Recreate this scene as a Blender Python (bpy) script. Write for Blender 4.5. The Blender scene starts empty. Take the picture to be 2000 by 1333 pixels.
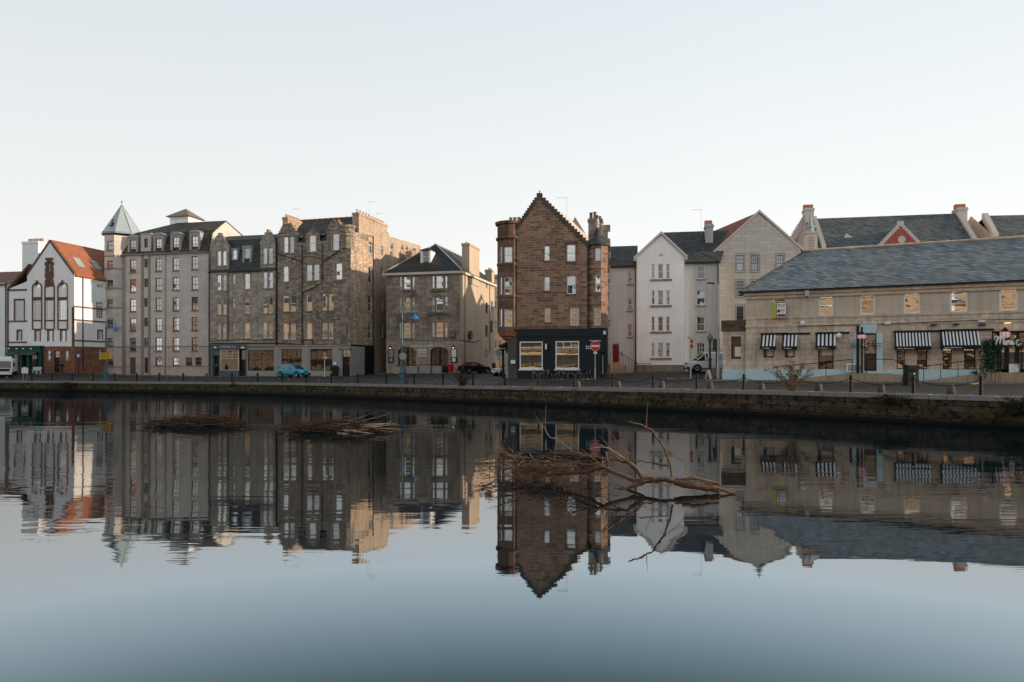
import bpy, bmesh, math, random
from mathutils import Vector, Matrix
R = math.radians
rng = random.Random(7)
SC = bpy.context.scene
COL = SC.collection

# ------------------------------------------------------------------ camera geometry
F, CX, CY, EYE = 1400.0, 1000.0, 715.0, 2.8      # survey: focal length, principal column, horizon row, eye height

def W(px, py, Y):
    return Vector(((px - CX) / F * Y, Y, EYE + (CY - py) / F * Y))

# ------------------------------------------------------------------ materials
def _mat(name):
    m = bpy.data.materials.new(name)
    m.use_nodes = True
    nt = m.node_tree
    b = nt.nodes['Principled BSDF']
    return m, nt, b

def N(nt, t, **kw):
    n = nt.nodes.new(t)
    for k, v in kw.items():
        if k.startswith('i_'):
            n.inputs[k[2:].replace('_', ' ')].default_value = v
        else:
            setattr(n, k, v)
    return n

def L(nt, a, b):
    nt.links.new(a, b)

def c4(c):
    return (c[0], c[1], c[2], 1.0)

def mixc(nt, a, b, fac, mode='MIX'):
    n = nt.nodes.new('ShaderNodeMix')
    n.data_type = 'RGBA'
    n.blend_type = mode
    for sock, v in ((n.inputs[0], fac), (n.inputs[6], a), (n.inputs[7], b)):
        if hasattr(v, 'node'):
            L(nt, v, sock)
        elif isinstance(v, (int, float)):
            sock.default_value = v
        else:
            sock.default_value = c4(v)
    return n.outputs[2]

def math_n(nt, op, a, b=None, clamp=False):
    n = nt.nodes.new('ShaderNodeMath')
    n.operation = op
    n.use_clamp = clamp
    for i, v in enumerate((a, b)):
        if v is None:
            continue
        if hasattr(v, 'node'):
            L(nt, v, n.inputs[i])
        else:
            n.inputs[i].default_value = v
    return n.outputs[0]

def ramp(nt, fac, lo, hi, c0=0.0, c1=1.0):
    n = nt.nodes.new('ShaderNodeMapRange')
    n.inputs[1].default_value = lo
    n.inputs[2].default_value = hi
    n.inputs[3].default_value = c0
    n.inputs[4].default_value = c1
    L(nt, fac, n.inputs[0])
    return n.outputs[0]

def noise(nt, vec, scale, detail=4, rough=0.55):
    n = N(nt, 'ShaderNodeTexNoise')
    n.inputs['Scale'].default_value = scale
    n.inputs['Detail'].default_value = detail
    n.inputs['Roughness'].default_value = rough
    if vec is not None:
        L(nt, vec, n.inputs['Vector'])
    return n.outputs['Fac']

def coords(nt, axis='xy', kz=1.0):
    """a flat 2-D coordinate that runs along a wall or roof whichever way it faces"""
    tc = N(nt, 'ShaderNodeTexCoord')
    sp = N(nt, 'ShaderNodeSeparateXYZ')
    L(nt, tc.outputs['Object'], sp.inputs[0])
    x, y, z = sp.outputs
    if axis == 'xy':
        s = math_n(nt, 'ADD', x, y)
    elif axis == 'y':
        s = y
    else:
        s = x
    cb = N(nt, 'ShaderNodeCombineXYZ')
    L(nt, s, cb.inputs[0])
    if axis == 'ground':
        L(nt, y, cb.inputs[1])
    else:
        L(nt, math_n(nt, 'MULTIPLY', z, kz), cb.inputs[1])
    return tc, cb.outputs[0], z

def bump(nt, b, h, strength=0.4, dist=0.02):
    n = N(nt, 'ShaderNodeBump')
    n.inputs['Strength'].default_value = strength
    n.inputs['Distance'].default_value = dist
    L(nt, h, n.inputs['Height'])
    L(nt, n.outputs[0], b.inputs['Normal'])

def stone(name, ca, cb, mortar, bw=0.6, bh=0.3, msize=0.012, stain=0.45, dark=(0.05, 0.045, 0.04), rough=0.9,
          axis='xy', streak=0.5, seed=0.0, bumpd=0.025, third=None, squash=0.0):
    m, nt, b = _mat(name)
    tc, v, z = coords(nt, axis)
    # a little warp so the courses are not ruled lines
    wn = N(nt, 'ShaderNodeTexNoise'); wn.inputs['Scale'].default_value = 1.3; wn.inputs['Detail'].default_value = 3
    L(nt, tc.outputs['Object'], wn.inputs['Vector'])
    vm = N(nt, 'ShaderNodeVectorMath', operation='SCALE'); vm.inputs['Scale'].default_value = 0.05
    L(nt, wn.outputs['Color'], vm.inputs[0])
    va = N(nt, 'ShaderNodeVectorMath', operation='ADD'); L(nt, v, va.inputs[0]); L(nt, vm.outputs[0], va.inputs[1])
    br = N(nt, 'ShaderNodeTexBrick')
    br.offset = 0.5; br.squash = 1.0 + squash; br.squash_frequency = 3
    L(nt, va.outputs[0], br.inputs['Vector'])
    br.inputs['Color1'].default_value = (0, 0, 0, 1); br.inputs['Color2'].default_value = (1, 1, 1, 1)
    br.inputs['Mortar'].default_value = (0.5, 0.5, 0.5, 1)
    br.inputs['Scale'].default_value = 1.0
    br.inputs['Mortar Size'].default_value = msize
    br.inputs['Mortar Smooth'].default_value = 0.3
    br.inputs['Bias'].default_value = 0.0
    br.inputs['Brick Width'].default_value = bw
    br.inputs['Row Height'].default_value = bh
    tone = br.outputs['Color']
    big = noise(nt, tc.outputs['Object'], 0.35, 5, 0.6)
    mid = noise(nt, tc.outputs['Object'], 2.6, 5, 0.6)
    fine = noise(nt, tc.outputs['Object'], 14.0, 4, 0.6)
    col = mixc(nt, ca, cb, tone)
    if third is not None:
        wn2 = N(nt, 'ShaderNodeTexWhiteNoise'); L(nt, tone, wn2.inputs['Vector'])
        col = mixc(nt, col, third, ramp(nt, wn2.outputs['Value'], 0.55, 0.75, 0.0, 0.8))
    col = mixc(nt, col, mixc(nt, (0.3,) * 3, (1.75,) * 3, mid), 0.7, 'MULTIPLY')
    col = mixc(nt, col, mortar, ramp(nt, br.outputs['Fac'], 0.0, 1.0, 0.0, 0.75))
    col = mixc(nt, col, mixc(nt, (0.45,) * 3, (1.6,) * 3, fine), 0.5, 'MULTIPLY')
    # soot and damp: large patches plus vertical streaks
    mp = N(nt, 'ShaderNodeMapping'); mp.inputs['Scale'].default_value = (2.2, 2.2, 0.16)
    L(nt, tc.outputs['Object'], mp.inputs['Vector'])
    st = noise(nt, mp.outputs[0], 1.0, 5, 0.65)
    sf = math_n(nt, 'MULTIPLY', ramp(nt, st, 0.48, 0.75), streak, True)
    col = mixc(nt, col, dark, sf)
    col = mixc(nt, col, dark, math_n(nt, 'MULTIPLY', ramp(nt, big, 0.45, 0.72), stain, True))
    L(nt, col, b.inputs['Base Color'])
    b.inputs['Roughness'].default_value = rough
    b.inputs['Specular IOR Level'].default_value = 0.1
    h = math_n(nt, 'ADD', math_n(nt, 'MULTIPLY', br.outputs['Fac'], -1.0), math_n(nt, 'MULTIPLY', mid, 0.8))
    bump(nt, b, h, 0.6, bumpd)
    return m

def render_mat(name, c, dirt=(0.12, 0.11, 0.10), amt=0.35, rough=0.9, grain=30.0, joints=None):
    m, nt, b = _mat(name)
    tc, v, z = coords(nt)
    big = noise(nt, tc.outputs['Object'], 0.5, 6, 0.6)
    fine = noise(nt, tc.outputs['Object'], grain, 3, 0.6)
    mp = N(nt, 'ShaderNodeMapping'); mp.inputs['Scale'].default_value = (3.0, 3.0, 0.14)
    L(nt, tc.outputs['Object'], mp.inputs['Vector'])
    st = noise(nt, mp.outputs[0], 1.0, 6, 0.7)
    col = mixc(nt, c, mixc(nt, (0.72,) * 3, (1.18,) * 3, big), 0.6, 'MULTIPLY')
    col = mixc(nt, col, mixc(nt, (0.75,) * 3, (1.2,) * 3, fine), 0.4, 'MULTIPLY')
    col = mixc(nt, col, dirt, math_n(nt, 'MULTIPLY', ramp(nt, st, 0.47, 0.8), amt, True))
    h = fine
    if joints:
        br = N(nt, 'ShaderNodeTexBrick')
        L(nt, v, br.inputs['Vector'])
        br.inputs['Color1'].default_value = (0.9, 0.9, 0.9, 1); br.inputs['Color2'].default_value = (1.06, 1.06, 1.06, 1)
        br.inputs['Mortar'].default_value = (0.7, 0.68, 0.66, 1)
        br.inputs['Scale'].default_value = 1.0; br.inputs['Mortar Size'].default_value = joints[2]
        br.inputs['Brick Width'].default_value = joints[0]; br.inputs['Row Height'].default_value = joints[1]
        col = mixc(nt, col, br.outputs['Color'], 1.0, 'MULTIPLY')
        h = math_n(nt, 'SUBTRACT', math_n(nt, 'MULTIPLY', fine, 0.5), br.outputs['Fac'])
    L(nt, col, b.inputs['Base Color'])
    b.inputs['Roughness'].default_value = rough
    b.inputs['Specular IOR Level'].default_value = 0.08
    bump(nt, b, h, 0.35, 0.012)
    return m

def slate(name, ca, cb, moss=(0.16, 0.15, 0.09), mossamt=0.35, axis='xy', bw=0.32, bh=0.16, rough=0.7, kz=1.0):
    m, nt, b = _mat(name)
    tc, v, z = coords(nt, axis, kz)
    wn = N(nt, 'ShaderNodeTexNoise'); wn.inputs['Scale'].default_value = 0.9; wn.inputs['Detail'].default_value = 3
    L(nt, tc.outputs['Object'], wn.inputs['Vector'])
    vm = N(nt, 'ShaderNodeVectorMath', operation='SCALE'); vm.inputs['Scale'].default_value = 0.09
    L(nt, wn.outputs['Color'], vm.inputs[0])
    va = N(nt, 'ShaderNodeVectorMath', operation='ADD'); L(nt, v, va.inputs[0]); L(nt, vm.outputs[0], va.inputs[1])
    br = N(nt, 'ShaderNodeTexBrick'); br.offset = 0.5
    L(nt, va.outputs[0], br.inputs['Vector'])
    br.inputs['Color1'].default_value = (0, 0, 0, 1); br.inputs['Color2'].default_value = (1, 1, 1, 1)
    br.inputs['Mortar'].default_value = (0.0, 0.0, 0.0, 1)
    br.inputs['Scale'].default_value = 1.0; br.inputs['Mortar Size'].default_value = 0.014
    br.inputs['Brick Width'].default_value = bw; br.inputs['Row Height'].default_value = bh
    br.inputs['Mortar Smooth'].default_value = 0.2
    big = noise(nt, tc.outputs['Object'], 0.5, 6, 0.65)
    mpn = N(nt, 'ShaderNodeMapping'); mpn.inputs['Scale'].default_value = (2.0, 1.2, 1.2); L(nt, tc.outputs['Object'], mpn.inputs['Vector'])
    mid = noise(nt, mpn.outputs[0], 6.5, 6, 0.75)
    col = mixc(nt, ca, cb, br.outputs['Color'])
    col = mixc(nt, col, mixc(nt, (0.2,) * 3, (1.9,) * 3, mid), 0.8, 'MULTIPLY')
    col = mixc(nt, col, moss, math_n(nt, 'MULTIPLY', ramp(nt, big, 0.45, 0.7), mossamt, True))
    col = mixc(nt, col, (0.015, 0.015, 0.016), ramp(nt, br.outputs['Fac'], 0, 1, 0, 0.85))
    L(nt, col, b.inputs['Base Color'])
    L(nt, ramp(nt, mid, 0.3, 0.7, rough - 0.2, rough + 0.15), b.inputs['Roughness'])
    b.inputs['Specular IOR Level'].default_value = 0.2
    # each slate laps the one below: saw-tooth height
    sp = N(nt, 'ShaderNodeSeparateXYZ'); L(nt, va.outputs[0], sp.inputs[0])
    saw = math_n(nt, 'FRACT', math_n(nt, 'DIVIDE', sp.outputs[1], bh))
    h = math_n(nt, 'ADD', math_n(nt, 'MULTIPLY', saw, -0.6), math_n(nt, 'ADD', math_n(nt, 'MULTIPLY', br.outputs['Color'], 0.5), mid))
    bump(nt, b, h, 0.7, 0.03)
    return m

def pantile(name, ca, cb, axis='y', pitch=0.26):
    m, nt, b = _mat(name)
    tc, v, z = coords(nt, axis)
    sp = N(nt, 'ShaderNodeSeparateXYZ'); L(nt, v, sp.inputs[0])
    s = math_n(nt, 'MULTIPLY', sp.outputs[0], 2 * math.pi / pitch)
    wv = math_n(nt, 'SINE', s)
    rows = math_n(nt, 'FRACT', math_n(nt, 'DIVIDE', sp.outputs[1], 0.21))
    wn = N(nt, 'ShaderNodeTexWhiteNoise')
    cbn = N(nt, 'ShaderNodeCombineXYZ')
    L(nt, math_n(nt, 'FLOOR', math_n(nt, 'DIVIDE', sp.outputs[0], pitch)), cbn.inputs[0])
    L(nt, math_n(nt, 'FLOOR', math_n(nt, 'DIVIDE', sp.outputs[1], 0.21)), cbn.inputs[1])
    L(nt, cbn.outputs[0], wn.inputs['Vector'])
    big = noise(nt, tc.outputs['Object'], 0.8, 5, 0.6)
    col = mixc(nt, ca, cb, wn.outputs['Value'])
    col = mixc(nt, col, mixc(nt, (0.5,) * 3, (1.4,) * 3, big), 0.6, 'MULTIPLY')
    col = mixc(nt, col, (0.03, 0.015, 0.01), math_n(nt, 'MULTIPLY', ramp(nt, wv, -1.0, -0.5, 1.0, 0.0), 0.6))
    col = mixc(nt, col, (0.03, 0.015, 0.01), math_n(nt, 'MULTIPLY', ramp(nt, rows, 0.0, 0.12, 1.0, 0.0), 0.5))
    L(nt, col, b.inputs['Base Color'])
    b.inputs['Roughness'].default_value = 0.85
    bump(nt, b, math_n(nt, 'SUBTRACT', wv, math_n(nt, 'MULTIPLY', rows, 0.4)), 0.8, 0.04)
    return m

def plain(name, c, rough=0.5, metal=0.0, var=0.25, scale=3.0, spec=0.22, emit=None, estr=0.0, bumpd=0.0):
    m, nt, b = _mat(name)
    tc = N(nt, 'ShaderNodeTexCoord')
    n = noise(nt, tc.outputs['Object'], scale, 5, 0.6)
    col = mixc(nt, tuple(x * (1 - var) for x in c), tuple(min(1, x * (1 + var)) for x in c), n)
    L(nt, col, b.inputs['Base Color'])
    L(nt, ramp(nt, n, 0.3, 0.7, max(0.02, rough - 0.08), min(1, rough + 0.08)), b.inputs['Roughness'])
    b.inputs['Metallic'].default_value = metal
    b.inputs['Specular IOR Level'].default_value = spec
    if emit:
        b.inputs['Emission Color'].default_value = c4(emit)
        b.inputs['Emission Strength'].default_value = estr
    if bumpd:
        bump(nt, b, n, 0.5, bumpd)
    return m

def glass(name, refl=0.55, pillow=0.03, inner=(0.02, 0.022, 0.025), curtain=0.5, cc=(0.5, 0.5, 0.48), warp=0.004, tint=(1, 1, 1), wscale=1.2):
    """old sash glass: a mirror-like skin over a dim room with here and there a curtain or blind"""
    m, nt, b = _mat(name)
    nt.nodes.remove(b)
    out = nt.nodes['Material Output']
    tc = N(nt, 'ShaderNodeTexCoord')
    oi = N(nt, 'ShaderNodeObjectInfo')
    sp = N(nt, 'ShaderNodeSeparateXYZ'); L(nt, tc.outputs['Generated'], sp.inputs[0])
    ax = math_n(nt, 'ABSOLUTE', math_n(nt, 'SUBTRACT', sp.outputs[0], 0.5))
    rnd = oi.outputs['Random']
    side = math_n(nt, 'GREATER_THAN', ax, math_n(nt, 'SUBTRACT', 0.5, math_n(nt, 'MULTIPLY', rnd, 0.3)))
    has = math_n(nt, 'LESS_THAN', rnd, curtain)
    blind = math_n(nt, 'MULTIPLY', math_n(nt, 'LESS_THAN', math_n(nt, 'FRACT', math_n(nt, 'MULTIPLY', rnd, 7.3)), curtain * 0.6),
                   math_n(nt, 'GREATER_THAN', sp.outputs[2], math_n(nt, 'FRACT', math_n(nt, 'MULTIPLY', rnd, 13.7))))
    msk = math_n(nt, 'MAXIMUM', math_n(nt, 'MULTIPLY', side, has), blind)
    fold = math_n(nt, 'ADD', 0.75, math_n(nt, 'MULTIPLY', math_n(nt, 'SINE', math_n(nt, 'MULTIPLY', sp.outputs[0], 60.0)), 0.18))
    cur = mixc(nt, (0, 0, 0), cc, fold)
    room = mixc(nt, inner, tuple(x * 3 for x in inner), noise(nt, tc.outputs['Object'], 2.5, 4))
    col = mixc(nt, room, cur, msk)
    df = N(nt, 'ShaderNodeBsdfDiffuse'); L(nt, col, df.inputs['Color'])
    gl = N(nt, 'ShaderNodeBsdfGlossy'); gl.inputs['Roughness'].default_value = 0.03
    gl.inputs['Color'].default_value = c4(tint)
    mp = N(nt, 'ShaderNodeVectorMath', operation='ADD')
    L(nt, tc.outputs['Object'], mp.inputs[0])
    sc = N(nt, 'ShaderNodeVectorMath', operation='SCALE'); L(nt, oi.outputs['Location'], sc.inputs[0]); sc.inputs['Scale'].default_value = 3.7
    L(nt, sc.outputs[0], mp.inputs[1])
    nz = noise(nt, mp.outputs[0], wscale, 2, 0.4)
    # every pane bows a little and sits a little out of true
    gx = math_n(nt, 'SUBTRACT', sp.outputs[0], 0.5); gz = math_n(nt, 'SUBTRACT', math_n(nt, 'FRACT', math_n(nt, 'MULTIPLY', sp.outputs[2], 1.98)), 0.5)
    r2 = math_n(nt, 'FRACT', math_n(nt, 'MULTIPLY', rnd, 31.7)); r3 = math_n(nt, 'SUBTRACT', math_n(nt, 'FRACT', math_n(nt, 'MULTIPLY', rnd, 57.3)), 0.5)
    bow = math_n(nt, 'ADD', math_n(nt, 'MULTIPLY', math_n(nt, 'MULTIPLY', gx, gx), 1.7), math_n(nt, 'MULTIPLY', math_n(nt, 'MULTIPLY', gz, gz), 0.5))
    bow = math_n(nt, 'MULTIPLY', bow, math_n(nt, 'MULTIPLY', math_n(nt, 'SUBTRACT', r2, 0.25), pillow * 2.2))
    tilt = math_n(nt, 'MULTIPLY', math_n(nt, 'ADD', math_n(nt, 'MULTIPLY', gx, r3), math_n(nt, 'MULTIPLY', gz, r2)), pillow * 0.5)
    nz = math_n(nt, 'ADD', math_n(nt, 'MULTIPLY', nz, warp), math_n(nt, 'ADD', bow, tilt))
    bp = N(nt, 'ShaderNodeBump'); bp.inputs['Strength'].default_value = 1.0; bp.inputs['Distance'].default_value = 1.0
    L(nt, nz, bp.inputs['Height']); L(nt, bp.outputs[0], gl.inputs['Normal'])
    mx = N(nt, 'ShaderNodeMixShader'); L(nt, math_n(nt, 'MULTIPLY', refl, math_n(nt, 'ADD', 0.5, math_n(nt, 'MULTIPLY', math_n(nt, 'FRACT', math_n(nt, 'MULTIPLY', rnd, 5.71)), 0.65)), True), mx.inputs[0])
    L(nt, df.outputs[0], mx.inputs[1]); L(nt, gl.outputs[0], mx.inputs[2])
    L(nt, mx.outputs[0], out.inputs['Surface'])
    return m

M = {}
# walls
M['hall_white'] = render_mat('white harling', (0.88, 0.885, 0.89), amt=0.18)
M['red_ashlar'] = stone('red ashlar', (0.30, 0.135, 0.075), (0.20, 0.10, 0.065), (0.10, 0.07, 0.055), 0.9, 0.38, 0.01, stain=0.35)
M['brown_trim'] = stone('brown trim stone', (0.20, 0.105, 0.07), (0.15, 0.085, 0.06), (0.1, 0.07, 0.05), 0.5, 0.3, 0.006, stain=0.3)
M['block_grey'] = render_mat('pale grey cast stone', (0.60, 0.55, 0.505), dirt=(0.2, 0.17, 0.15), amt=0.25, joints=(1.6, 0.8, 0.006))
M['block_pink'] = render_mat('pale pink blockwork', (0.58, 0.49, 0.44), dirt=(0.16, 0.14, 0.12), amt=0.4, joints=(0.6, 0.3, 0.014))
M['block_trim'] = render_mat('brown grey cast trim', (0.29, 0.25, 0.225), amt=0.3)
M['ten_a'] = stone('grey tenement stone', (0.48, 0.42, 0.35), (0.28, 0.255, 0.225), (0.2, 0.175, 0.15), 0.75, 0.36, 0.008, stain=0.5, dark=(0.085, 0.075, 0.062))
M['ten_b'] = stone('rubble tenement stone', (0.43, 0.35, 0.275), (0.215, 0.18, 0.15), (0.34, 0.295, 0.25), 0.5, 0.2, 0.018, stain=0.45, dark=(0.08, 0.065, 0.052), third=(0.13, 0.105, 0.09))
M['ten_trim'] = stone('tenement dressed stone', (0.44, 0.35, 0.255), (0.30, 0.245, 0.19), (0.15, 0.12, 0.09), 0.5, 0.33, 0.006, stain=0.45, dark=(0.1, 0.08, 0.065))
M['ten_flank'] = stone('rubble lightened for sun', (0.60, 0.45, 0.32), (0.36, 0.275, 0.205), (0.42, 0.33, 0.25), 0.5, 0.2, 0.018, stain=0.3, dark=(0.14, 0.11, 0.085), third=(0.24, 0.185, 0.145))  # lighter copy of the rubble stone: sun brightness put into the colour
M['dormer_stone'] = render_mat('grey dormer stone', (0.38, 0.355, 0.34), amt=0.3)
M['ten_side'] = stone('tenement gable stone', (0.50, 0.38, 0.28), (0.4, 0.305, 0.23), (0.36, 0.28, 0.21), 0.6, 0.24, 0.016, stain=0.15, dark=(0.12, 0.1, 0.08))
M['shop_grey'] = render_mat('painted shop render', (0.36, 0.335, 0.315), amt=0.12)
M['shop_stone'] = render_mat('painted fascia', (0.28, 0.24, 0.2), amt=0.1)
M['inn'] = stone('inn ashlar', (0.40, 0.335, 0.265), (0.235, 0.2, 0.165), (0.14, 0.12, 0.1), 0.95, 0.36, 0.008, stain=0.7, dark=(0.055, 0.05, 0.045))
M['inn_low'] = stone('inn ground floor ashlar', (0.44, 0.37, 0.31), (0.36, 0.305, 0.255), (0.2, 0.17, 0.14), 1.0, 0.4, 0.006, stain=0.3, dark=(0.12, 0.1, 0.085))
M['inn_side'] = render_mat('inn side harling', (0.51, 0.405, 0.31), dirt=(0.15, 0.13, 0.11), amt=0.5)
M['brick'] = stone('red rubble sandstone', (0.36, 0.215, 0.152), (0.225, 0.14, 0.103), (0.45, 0.36, 0.28), 0.6, 0.24, 0.018, stain=0.25,
                   dark=(0.06, 0.04, 0.032), third=(0.14, 0.095, 0.07), streak=0.3, squash=0.35)
M['brick_trim'] = stone('red dressed sandstone', (0.24, 0.14, 0.10), (0.15, 0.095, 0.072), (0.09, 0.06, 0.05), 0.6, 0.35, 0.006, stain=0.6, dark=(0.04, 0.032, 0.028))
M['corbel_red'] = stone('orange sandstone corbel', (0.42, 0.17, 0.08), (0.34, 0.14, 0.07), (0.2, 0.1, 0.06), 0.8, 0.2, 0.01, stain=0.2)
M['step_dark'] = stone('sooty crow step stone', (0.13, 0.105, 0.085), (0.085, 0.072, 0.06), (0.04, 0.035, 0.03), 0.5, 0.3, 0.005)
M['flat_grey'] = render_mat('grey harling', (0.46, 0.465, 0.46), dirt=(0.16, 0.145, 0.13), amt=0.4)
M['pale_grey'] = render_mat('pale grey harling', (0.60, 0.63, 0.65), dirt=(0.2, 0.185, 0.17), amt=0.4)
M['flat_white'] = render_mat('white flat harling', (0.92, 0.925, 0.925), dirt=(0.35, 0.33, 0.3), amt=0.15)
M['plinth'] = stone('sandstone plinth', (0.32, 0.27, 0.21), (0.25, 0.215, 0.17), (0.15, 0.13, 0.1), 0.8, 0.35, 0.008, stain=0.3)
M['beige_block'] = render_mat('beige concrete blockwork', (0.60, 0.55, 0.485), dirt=(0.2, 0.17, 0.14), amt=0.25, joints=(0.95, 0.36, 0.014))
M['mimi'] = stone('tan warehouse ashlar', (0.70, 0.575, 0.45), (0.56, 0.46, 0.37), (0.33, 0.27, 0.21), 0.95, 0.4, 0.013, stain=0.5, dark=(0.25, 0.2, 0.16), streak=0.6)
M['mimi_render'] = render_mat('tan warehouse harling', (0.62, 0.52, 0.42), dirt=(0.32, 0.265, 0.21), amt=0.6, joints=(2.6, 0.9, 0.008))
M['mimi_trim'] = stone('warehouse string stone', (0.68, 0.55, 0.42), (0.55, 0.45, 0.35), (0.32, 0.26, 0.2), 1.1, 0.5, 0.005, stain=0.4, dark=(0.24, 0.195, 0.15))
M['sooty'] = stone('sooty parapet', (0.14, 0.105, 0.08), (0.085, 0.068, 0.055), (0.05, 0.04, 0.035), 0.8, 0.3, 0.01)
M['blue_paint'] = plain('pale blue paint', (0.50, 0.66, 0.71), 0.55, var=0.1)
M['ramp_stone'] = render_mat('ramp sandstone', (0.40, 0.31, 0.22), dirt=(0.07, 0.055, 0.04), amt=0.85)
M['pink_wall'] = render_mat('pink harling', (0.55, 0.42, 0.37), amt=0.2)
M['cream_wall'] = render_mat('cream harling', (0.62, 0.56, 0.5), amt=0.2)
M['step_white'] = plain('pale crow step', (0.58, 0.53, 0.49), 0.8)
M['pediment_red'] = render_mat('red harling', (0.45, 0.11, 0.085), amt=0.2)
M['far_stone'] = stone('bank sandstone', (0.58, 0.45, 0.31), (0.48, 0.375, 0.265), (0.38, 0.3, 0.22), 0.8, 0.35, 0.012, stain=0.2, dark=(0.2, 0.13, 0.08))
# roofs
M['slate'] = slate('blue grey slate', (0.085, 0.087, 0.09), (0.035, 0.036, 0.038), moss=(0.09, 0.084, 0.064))
M['slate_dark'] = slate('mossy dark slate', (0.075, 0.068, 0.06), (0.028, 0.026, 0.025), moss=(0.15, 0.125, 0.085), mossamt=0.55)
M['slate_terrace'] = slate('dark terrace slate', (0.13, 0.14, 0.145), (0.05, 0.055, 0.06), moss=(0.13, 0.12, 0.09), bw=.4, bh=.22)
M['slate_inn'] = slate('dark inn slate', (0.045, 0.043, 0.042), (0.028, 0.027, 0.028), moss=(0.07, 0.062, 0.045), mossamt=0.4)
M['slate_mimi'] = slate('big blue slate', (0.225, 0.255, 0.275), (0.085, 0.10, 0.112), moss=(0.2, 0.19, 0.14), mossamt=0.3, bw=0.36, bh=0.2, rough=0.65)
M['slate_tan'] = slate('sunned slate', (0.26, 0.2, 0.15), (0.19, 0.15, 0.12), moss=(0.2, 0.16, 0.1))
M['pantile'] = pantile('orange pantile', (0.47, 0.17, 0.08), (0.35, 0.12, 0.06), 'y')
M['pantile_x'] = pantile('dull red pantile', (0.33, 0.105, 0.06), (0.25, 0.085, 0.055), 'y')
M['ridge_tile'] = plain('clay ridge', (0.27, 0.12, 0.085), 0.8)
M['lead'] = plain('lead sheet', (0.30, 0.35, 0.37), 0.45, var=0.3)
M['spire'] = plain('pale lead spire', (0.33, 0.39, 0.41), 0.4, var=0.2)
M['pot'] = plain('clay chimney pot', (0.5, 0.28, 0.16), 0.8)
M['pot_dark'] = plain('sooty chimney pot', (0.16, 0.1, 0.08), 0.8)
M['pot_red'] = plain('red chimney pot', (0.45, 0.17, 0.1), 0.8)
# fittings
M['white'] = plain('white frame paint', (0.82, 0.81, 0.79), 0.45, var=0.08)
M['cream'] = plain('cream frame paint', (0.62, 0.52, 0.4), 0.5, var=0.08)
M['brown'] = plain('brown frame paint', (0.085, 0.058, 0.045), 0.5)
M['black'] = plain('black paint', (0.018, 0.018, 0.02), 0.45)
M['iron'] = plain('black cast iron', (0.014, 0.014, 0.015), 0.6, var=0.4, scale=8, spec=0.2)
M['pipe'] = plain('dark downpipe', (0.03, 0.027, 0.026), 0.55)
M['pipe_grey'] = plain('grey downpipe', (0.3, 0.27, 0.25), 0.55)
M['door_red'] = plain('dark red door paint', (0.19, 0.012, 0.016), 0.4)
M['door_brown'] = plain('red brown door', (0.10, 0.035, 0.025), 0.5)
M['door_grey'] = plain('grey door', (0.11, 0.10, 0.095), 0.5)
M['green'] = plain('bottle green paint', (0.008, 0.055, 0.036), 0.4)
M['green_light'] = plain('sage awning', (0.04, 0.085, 0.06), 0.7)
M['navy'] = plain('dark teal shop paint', (0.013, 0.021, 0.025), 0.55, var=0.18, scale=1.2)
M['slate_paint'] = plain('blue grey shop paint', (0.10, 0.13, 0.15), 0.5)
M['umber'] = render_mat('umber shop render', (0.105, 0.098, 0.088), amt=0.2)
M['stripe_white'] = plain('white canvas', (0.70, 0.71, 0.72), 0.8, var=0.06)
M['stripe_black'] = plain('black canvas', (0.015, 0.016, 0.02), 0.8)
M['galv'] = plain('galvanised steel', (0.42, 0.42, 0.42), 0.45, 0.3)
M['steel_white'] = plain('pale lamp column', (0.55, 0.52, 0.5), 0.45)
M['lamp_blue'] = plain('blue grey lamp paint', (0.06, 0.125, 0.155), 0.5, var=0.3)
M['shade_blue'] = plain('bright blue shade', (0.03, 0.15, 0.36), 0.4)
M['sign_red'] = plain('sign red', (0.62, 0.025, 0.035), 0.4, var=0.05)
M['sign_white'] = plain('sign white', (0.78, 0.77, 0.75), 0.45, var=0.04)
M['sign_yellow'] = plain('sign yellow', (0.72, 0.42, 0.02), 0.45, var=0.08)
M['sign_blue'] = plain('sign blue', (0.02, 0.10, 0.36), 0.45)
M['lime'] = plain('lime green board', (0.55, 0.62, 0.04), 0.5, var=0.06)
M['maroon'] = plain('maroon print', (0.3, 0.02, 0.05), 0.5)
M['grey_print'] = plain('grey print', (0.35, 0.35, 0.38), 0.6)
M['red_plastic'] = plain('red plastic', (0.55, 0.012, 0.015), 0.4)
M['orange'] = plain('orange print', (0.6, 0.2, 0.02), 0.5)
M['patina'] = plain('green copper patina', (0.10, 0.25, 0.20), 0.6, var=0.35, scale=9)
M['rust'] = plain('rusty iron', (0.10, 0.065, 0.045), 0.7, var=0.4, scale=9)
M['wood_grey'] = plain('weathered grey wood', (0.34, 0.31, 0.28), 0.8, var=0.35, scale=6)
M['chair'] = plain('pale grey chair', (0.20, 0.19, 0.18), 0.5)
M['stone_post'] = stone('worn post stone', (0.11, 0.1, 0.088), (0.09, 0.08, 0.07), (0.08, 0.07, 0.06), 2, 2, 0.0, stain=0.5)
M['lamp_glow'] = plain('warm lamp glow', (0.9, 0.55, 0.3), 0.5, emit=(1.0, 0.6, 0.3), estr=2.0)
M['pink_glow'] = plain('pink lamp glow', (0.8, 0.45, 0.5), 0.5, emit=(1.0, 0.52, 0.5), estr=0.25)
M['white_glow'] = plain('white lamp glass', (0.85, 0.85, 0.83), 0.3, var=0.03)
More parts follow.
